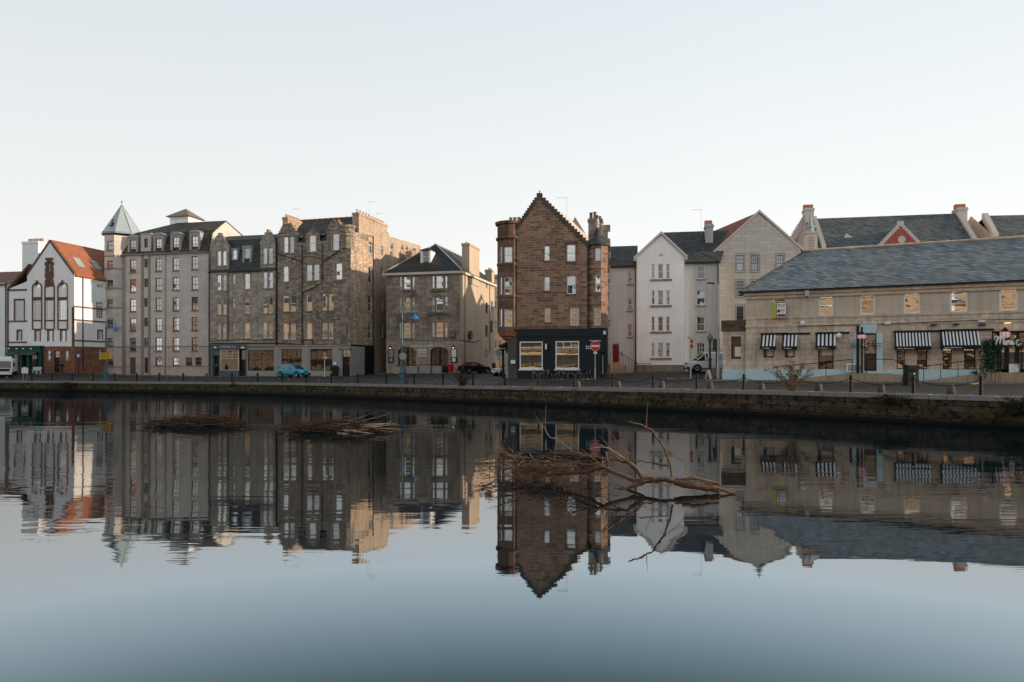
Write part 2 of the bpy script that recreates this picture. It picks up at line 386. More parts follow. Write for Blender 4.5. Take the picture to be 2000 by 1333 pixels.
# glass
M['pane'] = glass('sash glass', 0.52, curtain=0.55, cc=(0.42, 0.42, 0.41))
M['pane_flat'] = glass('flat window glass', 0.24, 0.02, curtain=0.35, cc=(0.34, 0.34, 0.33))
M['pane_dark'] = glass('shop glass', 0.09, 0.05, inner=(0.022, 0.015, 0.009), curtain=0.0, warp=0.02)
M['pane_toast'] = glass('wavy shop glass', 0.8, 0.45, inner=(0.05, 0.03, 0.015), curtain=0.0, warp=0.10, tint=(1, 0.93, 0.82), wscale=0.38)
M['pane_mimi'] = glass('warehouse glass', 0.6, 0.16, inner=(0.05, 0.026, 0.014), curtain=0.0, warp=0.035, tint=(1, 0.93, 0.84), wscale=0.8)
M['car_glass'] = glass('car glass', 0.2, inner=(0.006, 0.007, 0.008), curtain=0.0, warp=0.0)
M['film'] = plain('frosted window film', (0.78, 0.75, 0.69), 0.3, var=0.06)
# vehicles
M['car_blue'] = plain('turquoise car paint', (0.03, 0.36, 0.52), 0.22, var=0.04)
M['car_black'] = plain('black car paint', (0.008, 0.008, 0.01), 0.15)
M['car_white'] = plain('white car paint', (0.70, 0.71, 0.73), 0.25, var=0.04)
M['tyre'] = plain('tyre rubber', (0.012, 0.012, 0.012), 0.85)
M['rim'] = plain('wheel metal', (0.40, 0.40, 0.40), 0.35, 0.6)
M['tail_red'] = plain('tail light red', (0.5, 0.015, 0.02), 0.2)
M['headlight'] = plain('headlight glass', (0.7, 0.72, 0.75), 0.1)
M['bank_window'] = plain('warm bank window', (0.13, 0.08, 0.05), 0.5)
M['soft_top'] = plain('black fabric roof', (0.01, 0.01, 0.011), 0.9)
# people
M['skin'] = plain('skin', (0.45, 0.27, 0.2), 0.6)
M['cloth_black'] = plain('black cloth', (0.012, 0.012, 0.014), 0.9)
M['cloth_grey'] = plain('charcoal cloth', (0.035, 0.036, 0.04), 0.9)
M['hair_dark'] = plain('dark hair', (0.02, 0.014, 0.01), 0.7)
M['hair_white'] = plain('white hair', (0.5, 0.46, 0.43), 0.7)
# plants, wood
M['twig_light'] = plain('brown dry twigs', (0.13, 0.083, 0.053), 0.8, var=0.5, scale=5)
M['bark'] = stone('stripped drift bark', (0.23, 0.14, 0.082), (0.14, 0.085, 0.052), (0.1, 0.06, 0.04), 0.4, 0.05, 0.008, stain=0.4, dark=(0.05, 0.03, 0.02))
M['twig'] = plain('wet twigs', (0.034, 0.021, 0.014), 0.8, var=0.5, scale=5)
M['twig_pale'] = plain('bleached sticks', (0.19, 0.15, 0.118), 0.8, var=0.5, scale=4)
M['stem'] = plain('dry stems', (0.17, 0.115, 0.06), 0.8, var=0.4)
M['leaf_dry'] = plain('dry olive leaf', (0.12, 0.095, 0.045), 0.75, var=0.4)
M['leaf_dark'] = plain('dark wall leaf', (0.03, 0.035, 0.02), 0.7, var=0.5)
M['leaf_green'] = plain('glossy garland leaf', (0.035, 0.085, 0.05), 0.5, var=0.45)
# ------------------------------------------------------------------ mesh builder
class MB:
    def __init__(s):
        s.v, s.f, s.fm, s.m = [], [], [], 0
    def face(s, pts):
        i = len(s.v)
        s.v += [tuple(p) for p in pts]
        s.f.append(list(range(i, i + len(pts)))); s.fm.append(s.m)
    def box(s, x0, x1, y0, y1, z0, z1):
        P = [(x, y, z) for z in (z0, z1) for x, y in ((x0, y0), (x1, y0), (x1, y1), (x0, y1))]
        s.hexa(P)
    def hexa(s, P):
        i = len(s.v)
        s.v += [tuple(p) for p in P]
        for q in ((3, 2, 1, 0), (4, 5, 6, 7), (0, 1, 5, 4), (1, 2, 6, 5), (2, 3, 7, 6), (3, 0, 4, 7)):
            s.f.append([i + k for k in q]); s.fm.append(s.m)
    def loft(s, rings, cap=True, closed=True):
        i = len(s.v); n = len(rings[0])
        for r in rings:
            s.v += [tuple(p) for p in r]
        for k in range(len(rings) - 1):
            a, b = i + k * n, i + (k + 1) * n
            for j in range(n if closed else n - 1):
                j2 = (j + 1) % n
                s.f.append([a + j, a + j2, b + j2, b + j]); s.fm.append(s.m)
        if cap:
            s.f.append([i + j for j in range(n)][::-1]); s.fm.append(s.m)
            e = i + (len(rings) - 1) * n
            s.f.append([e + j for j in range(n)]); s.fm.append(s.m)
    def tube(s, pts, r, n=6, cap=True):
        pts = [Vector(p) for p in pts]
        if not hasattr(r, '__len__'):
            r = [r] * len(pts)
        rings = []
        up = Vector((0, 0, 1))
        for k, p in enumerate(pts):
            t = (pts[min(k + 1, len(pts) - 1)] - pts[max(k - 1, 0)])
            if t.length < 1e-9:
                t = Vector((0, 0, 1))
            t.normalize()
            a = t.cross(up if abs(t.z) < 0.95 else Vector((1, 0, 0))).normalized()
            b = t.cross(a)
            rings.append([p + (a * math.cos(2 * math.pi * j / n) + b * math.sin(2 * math.pi * j / n)) * r[k] for j in range(n)])
        s.loft(rings, cap)
    def lathe(s, prof, c=(0, 0, 0), n=12, a0=0.0):
        rings = [[(c[0] + r * math.cos(a0 + 2 * math.pi * j / n), c[1] + r * math.sin(a0 + 2 * math.pi * j / n), c[2] + z) for j in range(n)] for r, z in prof]
        s.loft(rings, True)
    def prism(s, poly, y0, y1):           # poly in (x, z), extruded along y
        s.loft([[(x, y0, z) for x, z in poly], [(x, y1, z) for x, z in poly]])
    def slab(s, pts, t=0.12):
        pts = [Vector(p) for p in pts]
        n = (pts[1] - pts[0]).cross(pts[2] - pts[0]).normalized()
        if n.z < 0:
            n = -n
        s.loft([[p - n * t for p in pts], pts])
    def build(s, name, mats, parent=None, loc=None, rz=0.0, smooth=False, merge=True):
        me = s.mesh(name, mats, smooth, merge)
        return link(name, me, parent, loc, rz)
    def parts(s, name, mats, parent=None, eps=0.03):
        """one object for each separate piece: faces are grouped by touching bounding boxes"""
        bb = []
        for f in s.f:
            P = [s.v[i] for i in f]
            bb.append([[min(p[c] for p in P) - eps for c in range(3)], [max(p[c] for p in P) + eps for c in range(3)]])
        par = list(range(len(s.f)))
        def find(i):
            while par[i] != i:
                par[i] = par[par[i]]; i = par[i]
            return i
        for i in range(len(bb)):
            for j in range(i):
                if find(i) != find(j) and all(bb[i][0][c] <= bb[j][1][c] and bb[j][0][c] <= bb[i][1][c] for c in range(3)):
                    par[find(i)] = find(j)
        groups = {}
        for i in range(len(bb)):
            groups.setdefault(find(i), []).append(i)
        out = []
        for g in groups.values():
            q = MB()
            for i in g:
                q.m = s.fm[i]; q.face([s.v[k] for k in s.f[i]])
            out.append(q.build(name, mats, parent))
        return out
    def mesh(s, name, mats, smooth=False, merge=True):
        me = bpy.data.meshes.new(name)
        me.from_pydata(s.v, [], s.f)
        if not isinstance(mats, (list, tuple)):
            mats = [mats]
        for m in mats:
            me.materials.append(M[m] if isinstance(m, str) else m)
        me.polygons.foreach_set('material_index', s.fm)
        if merge:
            bm = bmesh.new(); bm.from_mesh(me)
            bmesh.ops.remove_doubles(bm, verts=bm.verts, dist=1e-5)
            bmesh.ops.recalc_face_normals(bm, faces=bm.faces)
            bm.to_mesh(me); bm.free()
        if smooth:
            me.polygons.foreach_set('use_smooth', [True] * len(me.polygons))
        me.update()
        return me

def link(name, me, parent=None, loc=None, rz=0.0):
    o = bpy.data.objects.new(name, me)
    COL.objects.link(o)
    if parent is not None:
        o.parent = parent
    if loc is not None:
        o.location = loc
    o.rotation_euler = (0, 0, rz)
    return o

def tag(o, label=None, cat=None, group=None, kind=None):
    if label: o['label'] = label
    if cat: o['category'] = cat
    if group: o['group'] = group
    if kind: o['kind'] = kind
    return o

def thing(name, label, cat, loc=(0, 0, 0), rz=0.0, group=None):
    o = bpy.data.objects.new(name, None)
    o.empty_display_size = 0.3
    COL.objects.link(o)
    o.location = loc; o.rotation_euler = (0, 0, rz)
    return tag(o, label, cat, group)

def dup(root, loc, rz, label, group=None):
    r = root.copy(); COL.objects.link(r)
    r.location = loc; r.rotation_euler = (0, 0, rz)
    r['label'] = label
    if group: r['group'] = group
    for ch in list(root.children):
        c = ch.copy(); COL.objects.link(c); c.parent = r
        for g in ch.children:
            d = g.copy(); COL.objects.link(d); d.parent = c
    return r

def text_mesh(name, s, mat, w, h, parent, loc, rz=0.0, shear=0.0, extrude=0.01, offset=0.0):
    """lettering standing in the x-z plane, fitted into w by h, lower left corner at loc"""
    cu = bpy.data.curves.new(name, 'FONT')
    cu.body = s; cu.size = 1.0; cu.shear = shear; cu.extrude = 0.0; cu.offset = offset
    cu.resolution_u = 3
    o = bpy.data.objects.new(name, cu); COL.objects.link(o)
    dg = bpy.context.evaluated_depsgraph_get()
    me = bpy.data.meshes.new_from_object(o.evaluated_get(dg))
    bpy.data.objects.remove(o)
    xs = [v.co.x for v in me.vertices]; ys = [v.co.y for v in me.vertices]
    x0, x1, y0, y1 = min(xs), max(xs), min(ys), max(ys)
    for v in me.vertices:
        v.co = Vector(((v.co.x - x0) / (x1 - x0) * w, 0, (v.co.y - y0) / (y1 - y0) * h))
    bm = bmesh.new(); bm.from_mesh(me)
    r = bmesh.ops.extrude_face_region(bm, geom=bm.faces[:])
    for g in r['geom']:
        if isinstance(g, bmesh.types.BMVert):
            g.co.y -= extrude
    bmesh.ops.recalc_face_normals(bm, faces=bm.faces)
    bm.to_mesh(me); bm.free()
    me.materials.clear(); me.materials.append(M[mat])
    return link(name, me, parent, loc, rz)

def clip_convex(poly, clip):
    """Sutherland-Hodgman: poly and clip are lists of (s, z); clip convex, counter-clockwise"""
    out = poly
    for i in range(len(clip)):
        a, b = clip[i], clip[(i + 1) % len(clip)]
        inp, out = out, []
        if not inp:
            return []
        def side(p):
            return (b[0] - a[0]) * (p[1] - a[1]) - (b[1] - a[1]) * (p[0] - a[0])
        for j in range(len(inp)):
            p, q = inp[j], inp[(j + 1) % len(inp)]
            sp_, sq = side(p), side(q)
            if sp_ >= -1e-9:
                out.append(p)
            if (sp_ > 1e-9 and sq < -1e-9) or (sp_ < -1e-9 and sq > 1e-9):
                t = sp_ / (sp_ - sq)
                out.append((p[0] + (q[0] - p[0]) * t, p[1] + (q[1] - p[1]) * t))
    return out

# ------------------------------------------------------------------ walls and windows
class Plane:
    """a vertical wall plane from P to Q (local x, y), walked counter-clockwise round the plan"""
    def __init__(s, P, Q):
        s.P = Vector(P); s.Q = Vector(Q)
        d = s.Q - s.P; s.len = d.length
        s.d = d.normalized(); s.n = Vector((-s.d.y, s.d.x))   # n points INTO the building
        s.ang = math.atan2(s.d.y, s.d.x)
    def pt(s, a, z, inset=0.0):
        p = s.P + s.d * a + s.n * inset
        return (p.x, p.y, z)

def wall(mb, pl, outline, holes, depth=0.22):
    """outline convex ccw (s, z); holes (s0, s1, z0, z1): cut out and given reveals"""
    xs = sorted(set([p[0] for p in outline] + [h[0] for h in holes] + [h[1] for h in holes]))
    zs = sorted(set([p[1] for p in outline] + [h[2] for h in holes] + [h[3] for h in holes]))
    def uniq(v):
        o = [v[0]]
        for x in v[1:]:
            if x - o[-1] > 1e-4: o.append(x)
        return o
    xs, zs = uniq(xs), uniq(zs)
    for i in range(len(xs) - 1):
        for j in range(len(zs) - 1):
            cx, cz = (xs[i] + xs[i + 1]) / 2, (zs[j] + zs[j + 1]) / 2
            if any(h[0] < cx < h[1] and h[2] < cz < h[3] for h in holes):
                continue
            p = clip_convex([(xs[i], zs[j]), (xs[i + 1], zs[j]), (xs[i + 1], zs[j + 1]), (xs[i], zs[j + 1])], outline)
            if len(p) > 2:
                mb.face([pl.pt(a, z) for a, z in p])
    for s0, s1, z0, z1 in holes:
        for (a, za), (b, zb) in (((s0, z0), (s1, z0)), ((s1, z0), (s1, z1)), ((s1, z1), (s0, z1)), ((s0, z1), (s0, z0))):
            mb.face([pl.pt(a, za), pl.pt(b, zb), pl.pt(b, zb, depth), pl.pt(a, za, depth)])

ST = {   # style: frame material, pane material, cols, (top rows, bottom rows), meeting rail at, frame width, inset
    'sash':   dict(f='white', p='pane', cols=1, rt=1, rb=1, mid=0.5, fw=0.075, inset=0.15),
    'sash2':  dict(f='white', p='pane', cols=2, rt=1, rb=1, mid=0.5, fw=0.075, inset=0.15),
    'brown4': dict(f='brown', p='pane', cols=2, rt=2, rb=1, mid=0.42, fw=0.09, inset=0.14, sill='block_trim'),
    'sash6':  dict(f='white', p='pane_flat', cols=2, rt=2, rb=1, mid=0.5, fw=0.06, inset=0.12),
    'brick':  dict(f='white', p='pane', cols=1, rt=1, rb=1, mid=0.48, fw=0.07, inset=0.12),
    'brick4': dict(f='white', p='pane', cols=2, rt=2, rb=1, mid=0.48, fw=0.07, inset=0.12),
    'flat':   dict(f='white', p='pane_flat', cols=1, rt=1, rb=1, mid=0.5, fw=0.06, inset=0.1),
    'flat6':  dict(f='white', p='pane_flat', cols=3, rt=2, rb=1, mid=0.5, fw=0.06, inset=0.1),
    'dark6':  dict(f='black', p='pane_flat', cols=3, rt=2, rb=1, mid=0.5, fw=0.055, inset=0.12),
    'mimi3':  dict(f='white', p='pane_mimi', cols=1, rt=1, rb=2, mid=0.66, fw=0.105, inset=0.05),
    'dark1':  dict(f='black', p='pane_dark', cols=1, rt=1, rb=1, mid=0.5, fw=0.05, inset=0.15),
    'shop':   dict(f='black', p='pane_dark', cols=4, rt=1, rb=1, mid=0.52, fw=0.05, inset=0.12),
    'hall':   dict(f='white', p='pane', cols=3, rt=3, rb=3, mid=0.5, fw=0.06, inset=0.08),
    'hall2':  dict(f='white', p='pane', cols=2, rt=2, rb=2, mid=0.5, fw=0.06, inset=0.1),
    'mimilow':dict(f='black', p='pane_mimi', cols=3, rt=3, rb=1, mid=0.25, fw=0.06, inset=0.18),
    'void':   dict(f='brown', p='pane_dark', cols=1, rt=1, rb=1, mid=0.5, fw=0.06, inset=0.16),
}
_wc = {}
def window(parent, pl, h, style, surround=None, sill=None, name='window', bar=0.035):
    st = ST[style] if isinstance(style, str) else style
    s0, s1, z0, z1 = h
    w, hh = round(s1 - s0, 2), round(z1 - z0, 2)
    key = (w, hh, str(style), surround, sill)
    if key not in _wc:
        fr = MB(); i = st['inset']; fw = st['fw']; d = 0.07
        fr.box(0, fw, i, i + d, 0, hh); fr.box(w - fw, w, i, i + d, 0, hh)
        fr.box(fw, w - fw, i, i + d, 0, fw * 1.2); fr.box(fw, w - fw, i, i + d, hh - fw, hh)
        zm = hh * st['mid']
        if st['rt'] and st['mid'] < 1:
            fr.box(fw, w - fw, i - 0.004, i + d, zm - fw * 0.4, zm + fw * 0.4)
        bb = bar
        for k in range(1, st['cols']):
            x = fw + (w - 2 * fw) * k / st['cols']
            lo = fw * 1.2 if st['rb'] > 1 or style in ('shop', 'mimilow', 'brown4', 'sash2') else zm
            fr.box(x - bb / 2, x + bb / 2, i + 0.01, i + d - 0.01, lo, hh - fw)
        for k in range(1, st['rt']):
            z = zm + (hh - fw - zm) * k / st['rt']
            fr.box(fw, w - fw, i + 0.012, i + d - 0.012, z - bb / 2, z + bb / 2)
        for k in range(1, st['rb']):
            z = fw + (zm - fw) * k / st['rb']
            fr.box(fw, w - fw, i + 0.012, i + d - 0.012, z - bb / 2, z + bb / 2)
        fm = fr.mesh('window', st['f'], merge=False)
        pn = MB()
        pn.face([(0.01, i + 0.03, 0.01), (w - 0.01, i + 0.03, 0.01), (w - 0.01, i + 0.03, zm), (0.01, i + 0.03, zm)])
        pn.face([(0.01, i + 0.022, zm), (w - 0.01, i + 0.022, zm), (w - 0.01, i + 0.022, hh - 0.01), (0.01, i + 0.022, hh - 0.01)])
        pm = pn.mesh('pane', st['p'], merge=False)
        sm = None
        if surround:
            sr = MB(); t = 0.02; sw = 0.2
            sr.box(-sw, 0, -t, 0.1, -0.02, hh + 0.22); sr.box(w, w + sw, -t, 0.1, -0.02, hh + 0.22)
            sr.box(-0.0, w, -t, 0.1, hh, hh + 0.22)
            sm = sr.mesh('surround', surround, merge=False)
        sl = None
        sill = sill or st.get('sill')
        if sill:
            q = MB(); q.box(-0.1, w + 0.1, -0.09, 0.12, -0.14, -0.003)
            sl = q.mesh('sill', sill, merge=False)
        _wc[key] = (fm, pm, sm, sl)
    fm, pm, sm, sl = _wc[key]
    o = link(name, fm, parent, pl.pt(s0, z0), pl.ang)
    link('pane', pm, o)
    if sm: link('surround', sm, o)
    if sl: link('sill', sl, o)
    return o

class Bld:
    """a building frame: local x along its front to the right, y back into the block, z up from its own ground"""
    def __init__(s, name, label, cat, px, D, yaw, base_py, group=None):
        s.yaw = R(yaw)
        s.u = Vector((math.cos(s.yaw), -math.sin(s.yaw))); s.n = Vector((math.sin(s.yaw), math.cos(s.yaw)))
        s.P = Vector(((px - CX) / F * D, D))
        s.g = EYE + (CY - base_py) / F * D
        s.root = thing(name, label, cat, (s.P.x, s.P.y, s.g), -s.yaw, group)
    def _t(s, px, d):
        k = (px - CX) / F
        return (d + s.P.dot(s.n)) / (k * s.n.x + s.n.y), k
    def A(s, px, d=0.0):
        t, k = s._t(px, d)
        return (Vector((k * t, t)) - s.P).dot(s.u)
    def Z(s, px, py, d=0.0):
        t, k = s._t(px, d)
        return EYE + (CY - py) / F * t - s.g
    def rect(s, x0, x1, y0, y1, d=0.0):          # photo rows y0 (upper) .. y1 (lower)
        xm = (x0 + x1) / 2
        return (s.A(x0, d), s.A(x1, d), s.Z(xm, y1, d), s.Z(xm, y0, d))
    def _ts(s, px, a):
        k = (px - CX) / F
        return (a + s.P.dot(s.u)) / (k * s.u.x + s.u.y), k
    def S(s, px, a):                              # depth along a side wall at x = a
        t, k = s._ts(px, a)
        return (Vector((k * t, t)) - s.P).dot(s.n)
    def SZ(s, px, py, a):
        t, k = s._ts(px, a)
        return EYE + (CY - py) / F * t - s.g
    def srect(s, x0, x1, y0, y1, a):
        xm = (x0 + x1) / 2
        return (s.S(x0, a), s.S(x1, a), s.SZ(xm, y1, a), s.SZ(xm, y0, a))
    def world(s, a, d, z=0.0):
        p = s.P + s.u * a + s.n * d
        return Vector((p.x, p.y, s.g + z))

def obox(mb, pl, s0, s1, i0, i1, z0, z1):
    """box on a wall plane: along it s0..s1, from inset i0 to i1 (negative = outwards)"""
    a, b = min(i0, i1), max(i0, i1)
    P = [pl.pt(s, z, i) for z in (z0, z1) for s, i in ((s0, a), (s1, a), (s1, b), (s0, b))]
    mb.hexa(P)

def chimney(b, a0, a1, d0, d1, z0, z1, mat, pots=4, potmat='pot', along='d', pot_h=0.55, pot_r=0.13, capmat=None, name='chimney'):
    mb = MB()
    mb.box(a0, a1, d0, d1, z0, z1 - 0.32)
    mb.box(a0 - 0.09, a1 + 0.09, d0 - 0.09, d1 + 0.09, z1 - 0.32, z1 - 0.14)
    mb.box(a0 - 0.03, a1 + 0.03, d0 - 0.03, d1 + 0.03, z1 - 0.14, z1)
    c = mb.build(name, capmat or mat, b.root)
    if isinstance(mat, str) and capmat is None:
        pass
    pm = None
    for k in range(pots):
        f = (k + 0.5) / pots
        x, y = ((a0 + a1) / 2, d0 + (d1 - d0) * f) if along == 'd' else (a0 + (a1 - a0) * f, (d0 + d1) / 2)
        if pm is None:
            q = MB(); q.lathe([(pot_r, 0), (pot_r * 0.85, pot_h * 0.8), (pot_r * 1.05, pot_h * 0.82), (pot_r * 1.0, pot_h)], n=8)
            pm = q.mesh('chimney_pot', potmat)
        link('chimney_pot', pm, c, (x, y, z1))
    return c

def crow(mb, pl, s0, z0, s1, z1, n, t0=-0.05, t1=0.4, h=0.34):
    """crow steps climbing from (s0,z0) to (s1,z1)"""
    for k in range(n):
        a, bb = s0 + (s1 - s0) * k / n, s0 + (s1 - s0) * (k + 1) / n
        zt = z0 + (z1 - z0) * (k + 1) / n
        zb = z0 + (z1 - z0) * k / n - 0.12
        obox(mb, pl, min(a, bb) - 0.02, max(a, bb) + 0.02, t0 - 0.003 * (k % 2), t1, zb, zt + h * 0.35)

def pipe(b, pts, r=0.055, mat='pipe', name='downpipe'):
    mb = MB(); mb.tube(pts, r, 6)
    return mb.build(name, mat, b.root, smooth=True)

def door(b, pl, h, mat, name='door', frame='white', handle=True, fan=None, panels=True):
    s0, s1, z0, z1 = h
    w, hh = s1 - s0, z1 - z0
    mb = MB(); i = 0.12
    top = hh - (fan or 0) - 0.08
    mb.box(0.07, w - 0.07, i + 0.02, i + 0.07, 0, top)
    if panels:
        for c in range(2):
            x0 = 0.07 + (w - 0.14) * (0.12 + 0.42 * c); x1 = x0 + (w - 0.14) * 0.32
            for r0, r1 in ((0.08, 0.36), (0.42, 0.64), (0.70, 0.93)):
                mb.box(x0, x1, i + 0.008, i + 0.03, top * r0, top * r1)
    d = mb.build(name, mat, b.root, pl.pt(s0, z0), pl.ang)
    q = MB()
    q.box(0, 0.07, i - 0.02, i + 0.08, 0, hh); q.box(w - 0.07, w, i - 0.02, i + 0.08, 0, hh); q.box(0.07, w - 0.07, i - 0.02, i + 0.08, hh - 0.08, hh)
    if fan:
        q.box(0.07, w - 0.07, i - 0.02, i + 0.08, top, top + 0.06)
    q.build('door_frame', frame, d)
    if fan:
        q = MB(); q.face([(0.07, i + 0.03, top + 0.06), (w - 0.07, i + 0.03, top + 0.06), (w - 0.07, i + 0.03, hh - 0.08), (0.07, i + 0.03, hh - 0.08)])
        q.build('fanlight', 'pane_flat', d)
    if handle:
        q = MB(); q.lathe([(0.02, 0), (0.045, 0.03), (0.02, 0.06)], n=8, c=(w - 0.18, i - 0.02, top * 0.5))
        q.build('handle', 'galv', d)
    return d

def fill(b, pl, h, name, mat, inset=0.2):
    mb = MB(); s0, s1, z0, z1 = h
    mb.face([pl.pt(s0, z0, inset), pl.pt(s1, z0, inset), pl.pt(s1, z1, inset), pl.pt(s0, z1, inset)])
    return mb.build(name, mat, b.root)

def aerial(b, x, y, z, h=1.4, dirx=1.0):
    mb = MB()
    mb.tube([(x, y, z), (x, y, z + h)], 0.014, 5)
    mb.tube([(x - 0.15 * dirx, y, z + h - 0.05), (x + 1.0 * dirx, y, z + h - 0.02)], 0.01, 4)
    for k in range(7):
        xx = x + (0.05 + 0.14 * k) * dirx
        mb.tube([(xx, y - 0.25, z + h - 0.03), (xx, y + 0.25, z + h - 0.03)], 0.008, 4)
    return mb.build('aerial', 'galv', b.root)

# ------------------------------------------------------------------ quay line and ground levels
_Q = [(-900, 330, 1.0), (-300, 158, 1.0), (-140, 111, 1.03), (-59.5, 83, 1.07), (-25.5, 70, 1.17), (0, 52.6, 1.27), (13, 41.4, 1.385), (18, 36.4, 1.40),
      (22.8, 31.4, 1.41), (34, 18.5, 1.42), (60, -14, 1.45), (100, -70, 1.5)]
def _catmull(P, n=8):
    out = []
    for i in range(len(P) - 1):
        p0, p1, p2, p3 = P[max(i - 1, 0)], P[i], P[i + 1], P[min(i + 2, len(P) - 1)]
        for k in range(n):
            t = k / n
            q = []
            for c in range(3):
                m1 = (p2[c] - p0[c]) * 0.5 * (0.6 if i in (0, 1, 9) else 1); m2 = (p3[c] - p1[c]) * 0.5 * (0.6 if i in (0, 1, 9) else 1)
                h1, h2, h3, h4 = 2*t**3-3*t*t+1, -2*t**3+3*t*t, t**3-2*t*t+t, t**3-t*t
                q.append(h1*p1[c] + h2*p2[c] + h3*m1 + h4*m2)
            out.append(Vector(q))
    out.append(Vector(P[-1]))
    return out
QUAY = _catmull(_Q)
BACK = Vector((0.45, 0.893))

def quay_off(off):
    """quay line moved back from the edge by off metres along the ground"""
    o = []
    for i, p in enumerate(QUAY):
        a, c = QUAY[max(i - 1, 0)], QUAY[min(i + 1, len(QUAY) - 1)]
        t = Vector((c.x - a.x, c.y - a.y)).normalized()
        o.append(Vector((p.x - t.y * off, p.y + t.x * off, p.z)))
    return o

def quay_at(px, off):
    """the point of the line `off` behind the edge that is seen in column px"""
    k = (px - CX) / F
    L_ = quay_off(off)
    for i in range(len(L_) - 1):
        a, c = L_[i], L_[i + 1]
        fa, fc = a.x - k * a.y, c.x - k * c.y
        if fa <= 0 < fc:
            t = fa / (fa - fc)
            p = a.lerp(c, t)
            ang = math.atan2(c.y - a.y, c.x - a.x)
            if p.y > 5:
                return Vector((p.x, p.y, zg(p.x, p.y))), ang
    raise ValueError(px)

_CTRL = []
def ctrl(px, py, D):
    p = W(px, py, D); _CTRL.append((p.x, p.y, p.z))
for p in QUAY:
    _CTRL.append((p.x, p.y, p.z))
for px, py, D in ((15, 729, 98), (145, 729, 99), (203, 732, 104), (300, 733, 101), (407, 736, 97), (480, 736, 94), (600, 736.5, 91), (685, 736.5, 90),
                  (720, 733, 96), (755, 729, 97), (830, 729, 96), (899, 729, 95), (940, 722, 104), (960, 717, 120), (1010, 739, 68), (1080, 739, 68), (1147, 739, 68),
                  (1190, 737, 67), (1200, 729, 76), (1243, 726, 74), (1290, 726, 73.5), (1337, 724.5, 73), (1380, 724.5, 72), (1403, 722, 75), (1411, 741, 58), (1457, 743, 55),
                  (1340, 736, 62), (1300, 741, 60), (1600, 744, 52.5), (1750, 745, 50.5), (2000, 747, 47.5), (2200, 748, 45), (880, 737, 82), (760, 738, 84), (620, 741, 82),
                  (1440, 745, 51), (1100, 742, 64), (985, 741, 68)):
    ctrl(px, py, D)

def zg(x, y):
    sw = sz = 0.0
    for cx, cy, cz in _CTRL:
        d2 = (cx - x) ** 2 + (cy - y) ** 2
        if d2 < 0.04:
            return cz
        w = 1.0 / d2 ** 1.7
        sw += w; sz += w * cz
    return sz / sw

def ground_at(px, D):
    x = (px - CX) / F * D
    return Vector((x, D, zg(x, D)))
# ------------------------------------------------------------------ world, sun, camera
SUN_EL, SUN_AZ = R(9.5), Vector((1.0, -0.20)).normalized()
def make_world():
    w = bpy.data.worlds.new('World'); SC.world = w
    w.use_nodes = True
    nt = w.node_tree; nt.nodes.clear()
    sky = N(nt, 'ShaderNodeTexSky'); sky.sky_type = 'NISHITA'; sky.sun_disc = False
    sky.sun_elevation = SUN_EL
    sky.sun_rotation = math.atan2(SUN_AZ.x, SUN_AZ.y)
    sky.altitude = 10; sky.air_density = 1.0; sky.dust_density = 2.0; sky.ozone_density = 2.0
    # thin winter haze greys the sky: paler and warmer towards the horizon and the sun
    hs = N(nt, 'ShaderNodeHueSaturation'); hs.inputs['Saturation'].default_value = 0.22
    L(nt, sky.outputs[0], hs.inputs['Color'])
    tc = N(nt, 'ShaderNodeTexCoord'); sp = N(nt, 'ShaderNodeSeparateXYZ'); L(nt, tc.outputs['Generated'], sp.inputs[0])
    up = ramp(nt, sp.outputs[2], 0.0, 0.55)
    up = math_n(nt, 'POWER', math_n(nt, 'MAXIMUM', up, 0.0), 0.85)
    haze = mixc(nt, (13.5, 13.15, 12.5), (8.6, 9.65, 10.35), up)
    haze = mixc(nt, haze, (4.2, 4.9, 5.6), ramp(nt, sp.outputs[2], 0.46, 0.95))
    side = ramp(nt, sp.outputs[0], -0.8, 0.8, 0.86, 1.06)
    haze = mixc(nt, haze, mixc(nt, (0, 0, 0), (1, 1, 1), side), 1.0, 'MULTIPLY')
    col = mixc(nt, hs.outputs[0], haze, 0.8)
    bg = N(nt, 'ShaderNodeBackground'); bg.inputs['Strength'].default_value = 0.1
    L(nt, col, bg.inputs['Color'])
    out = N(nt, 'ShaderNodeOutputWorld'); L(nt, bg.outputs[0], out.inputs['Surface'])
make_world()

ld = bpy.data.lights.new('sun', 'SUN'); ld.energy = 5.0; ld.angle = R(0.5); ld.color = (1.0, 0.79, 0.58)
lo = bpy.data.objects.new('sun', ld); COL.objects.link(lo)
sd = Vector((SUN_AZ.x * math.cos(SUN_EL), SUN_AZ.y * math.cos(SUN_EL), math.sin(SUN_EL)))
lo.rotation_euler = sd.to_track_quat('Z', 'Y').to_euler()
lo.location = (80, -10, 60)

cd = bpy.data.cameras.new('camera'); cam = bpy.data.objects.new('camera', cd); COL.objects.link(cam)
cd.sensor_width = 36.0; cd.lens = F / 2000 * 36.0
cd.shift_y = (CY - 666.5) / 2000.0
cd.clip_start = 0.1; cd.clip_end = 6000
cam.location = (0, 0, EYE); cam.rotation_euler = (R(90), 0, 0)
SC.camera = cam
SC.view_settings.view_transform = 'Standard'; SC.view_settings.look = 'None'
SC.view_settings.exposure = 0; SC.view_settings.gamma = 1
SC.cycles.max_bounces = 6; SC.cycles.glossy_bounces = 4; SC.cycles.diffuse_bounces = 3
SC.cycles.caustics_reflective = False; SC.cycles.sample_clamp_indirect = 4.0
SC.cycles.use_denoising = True

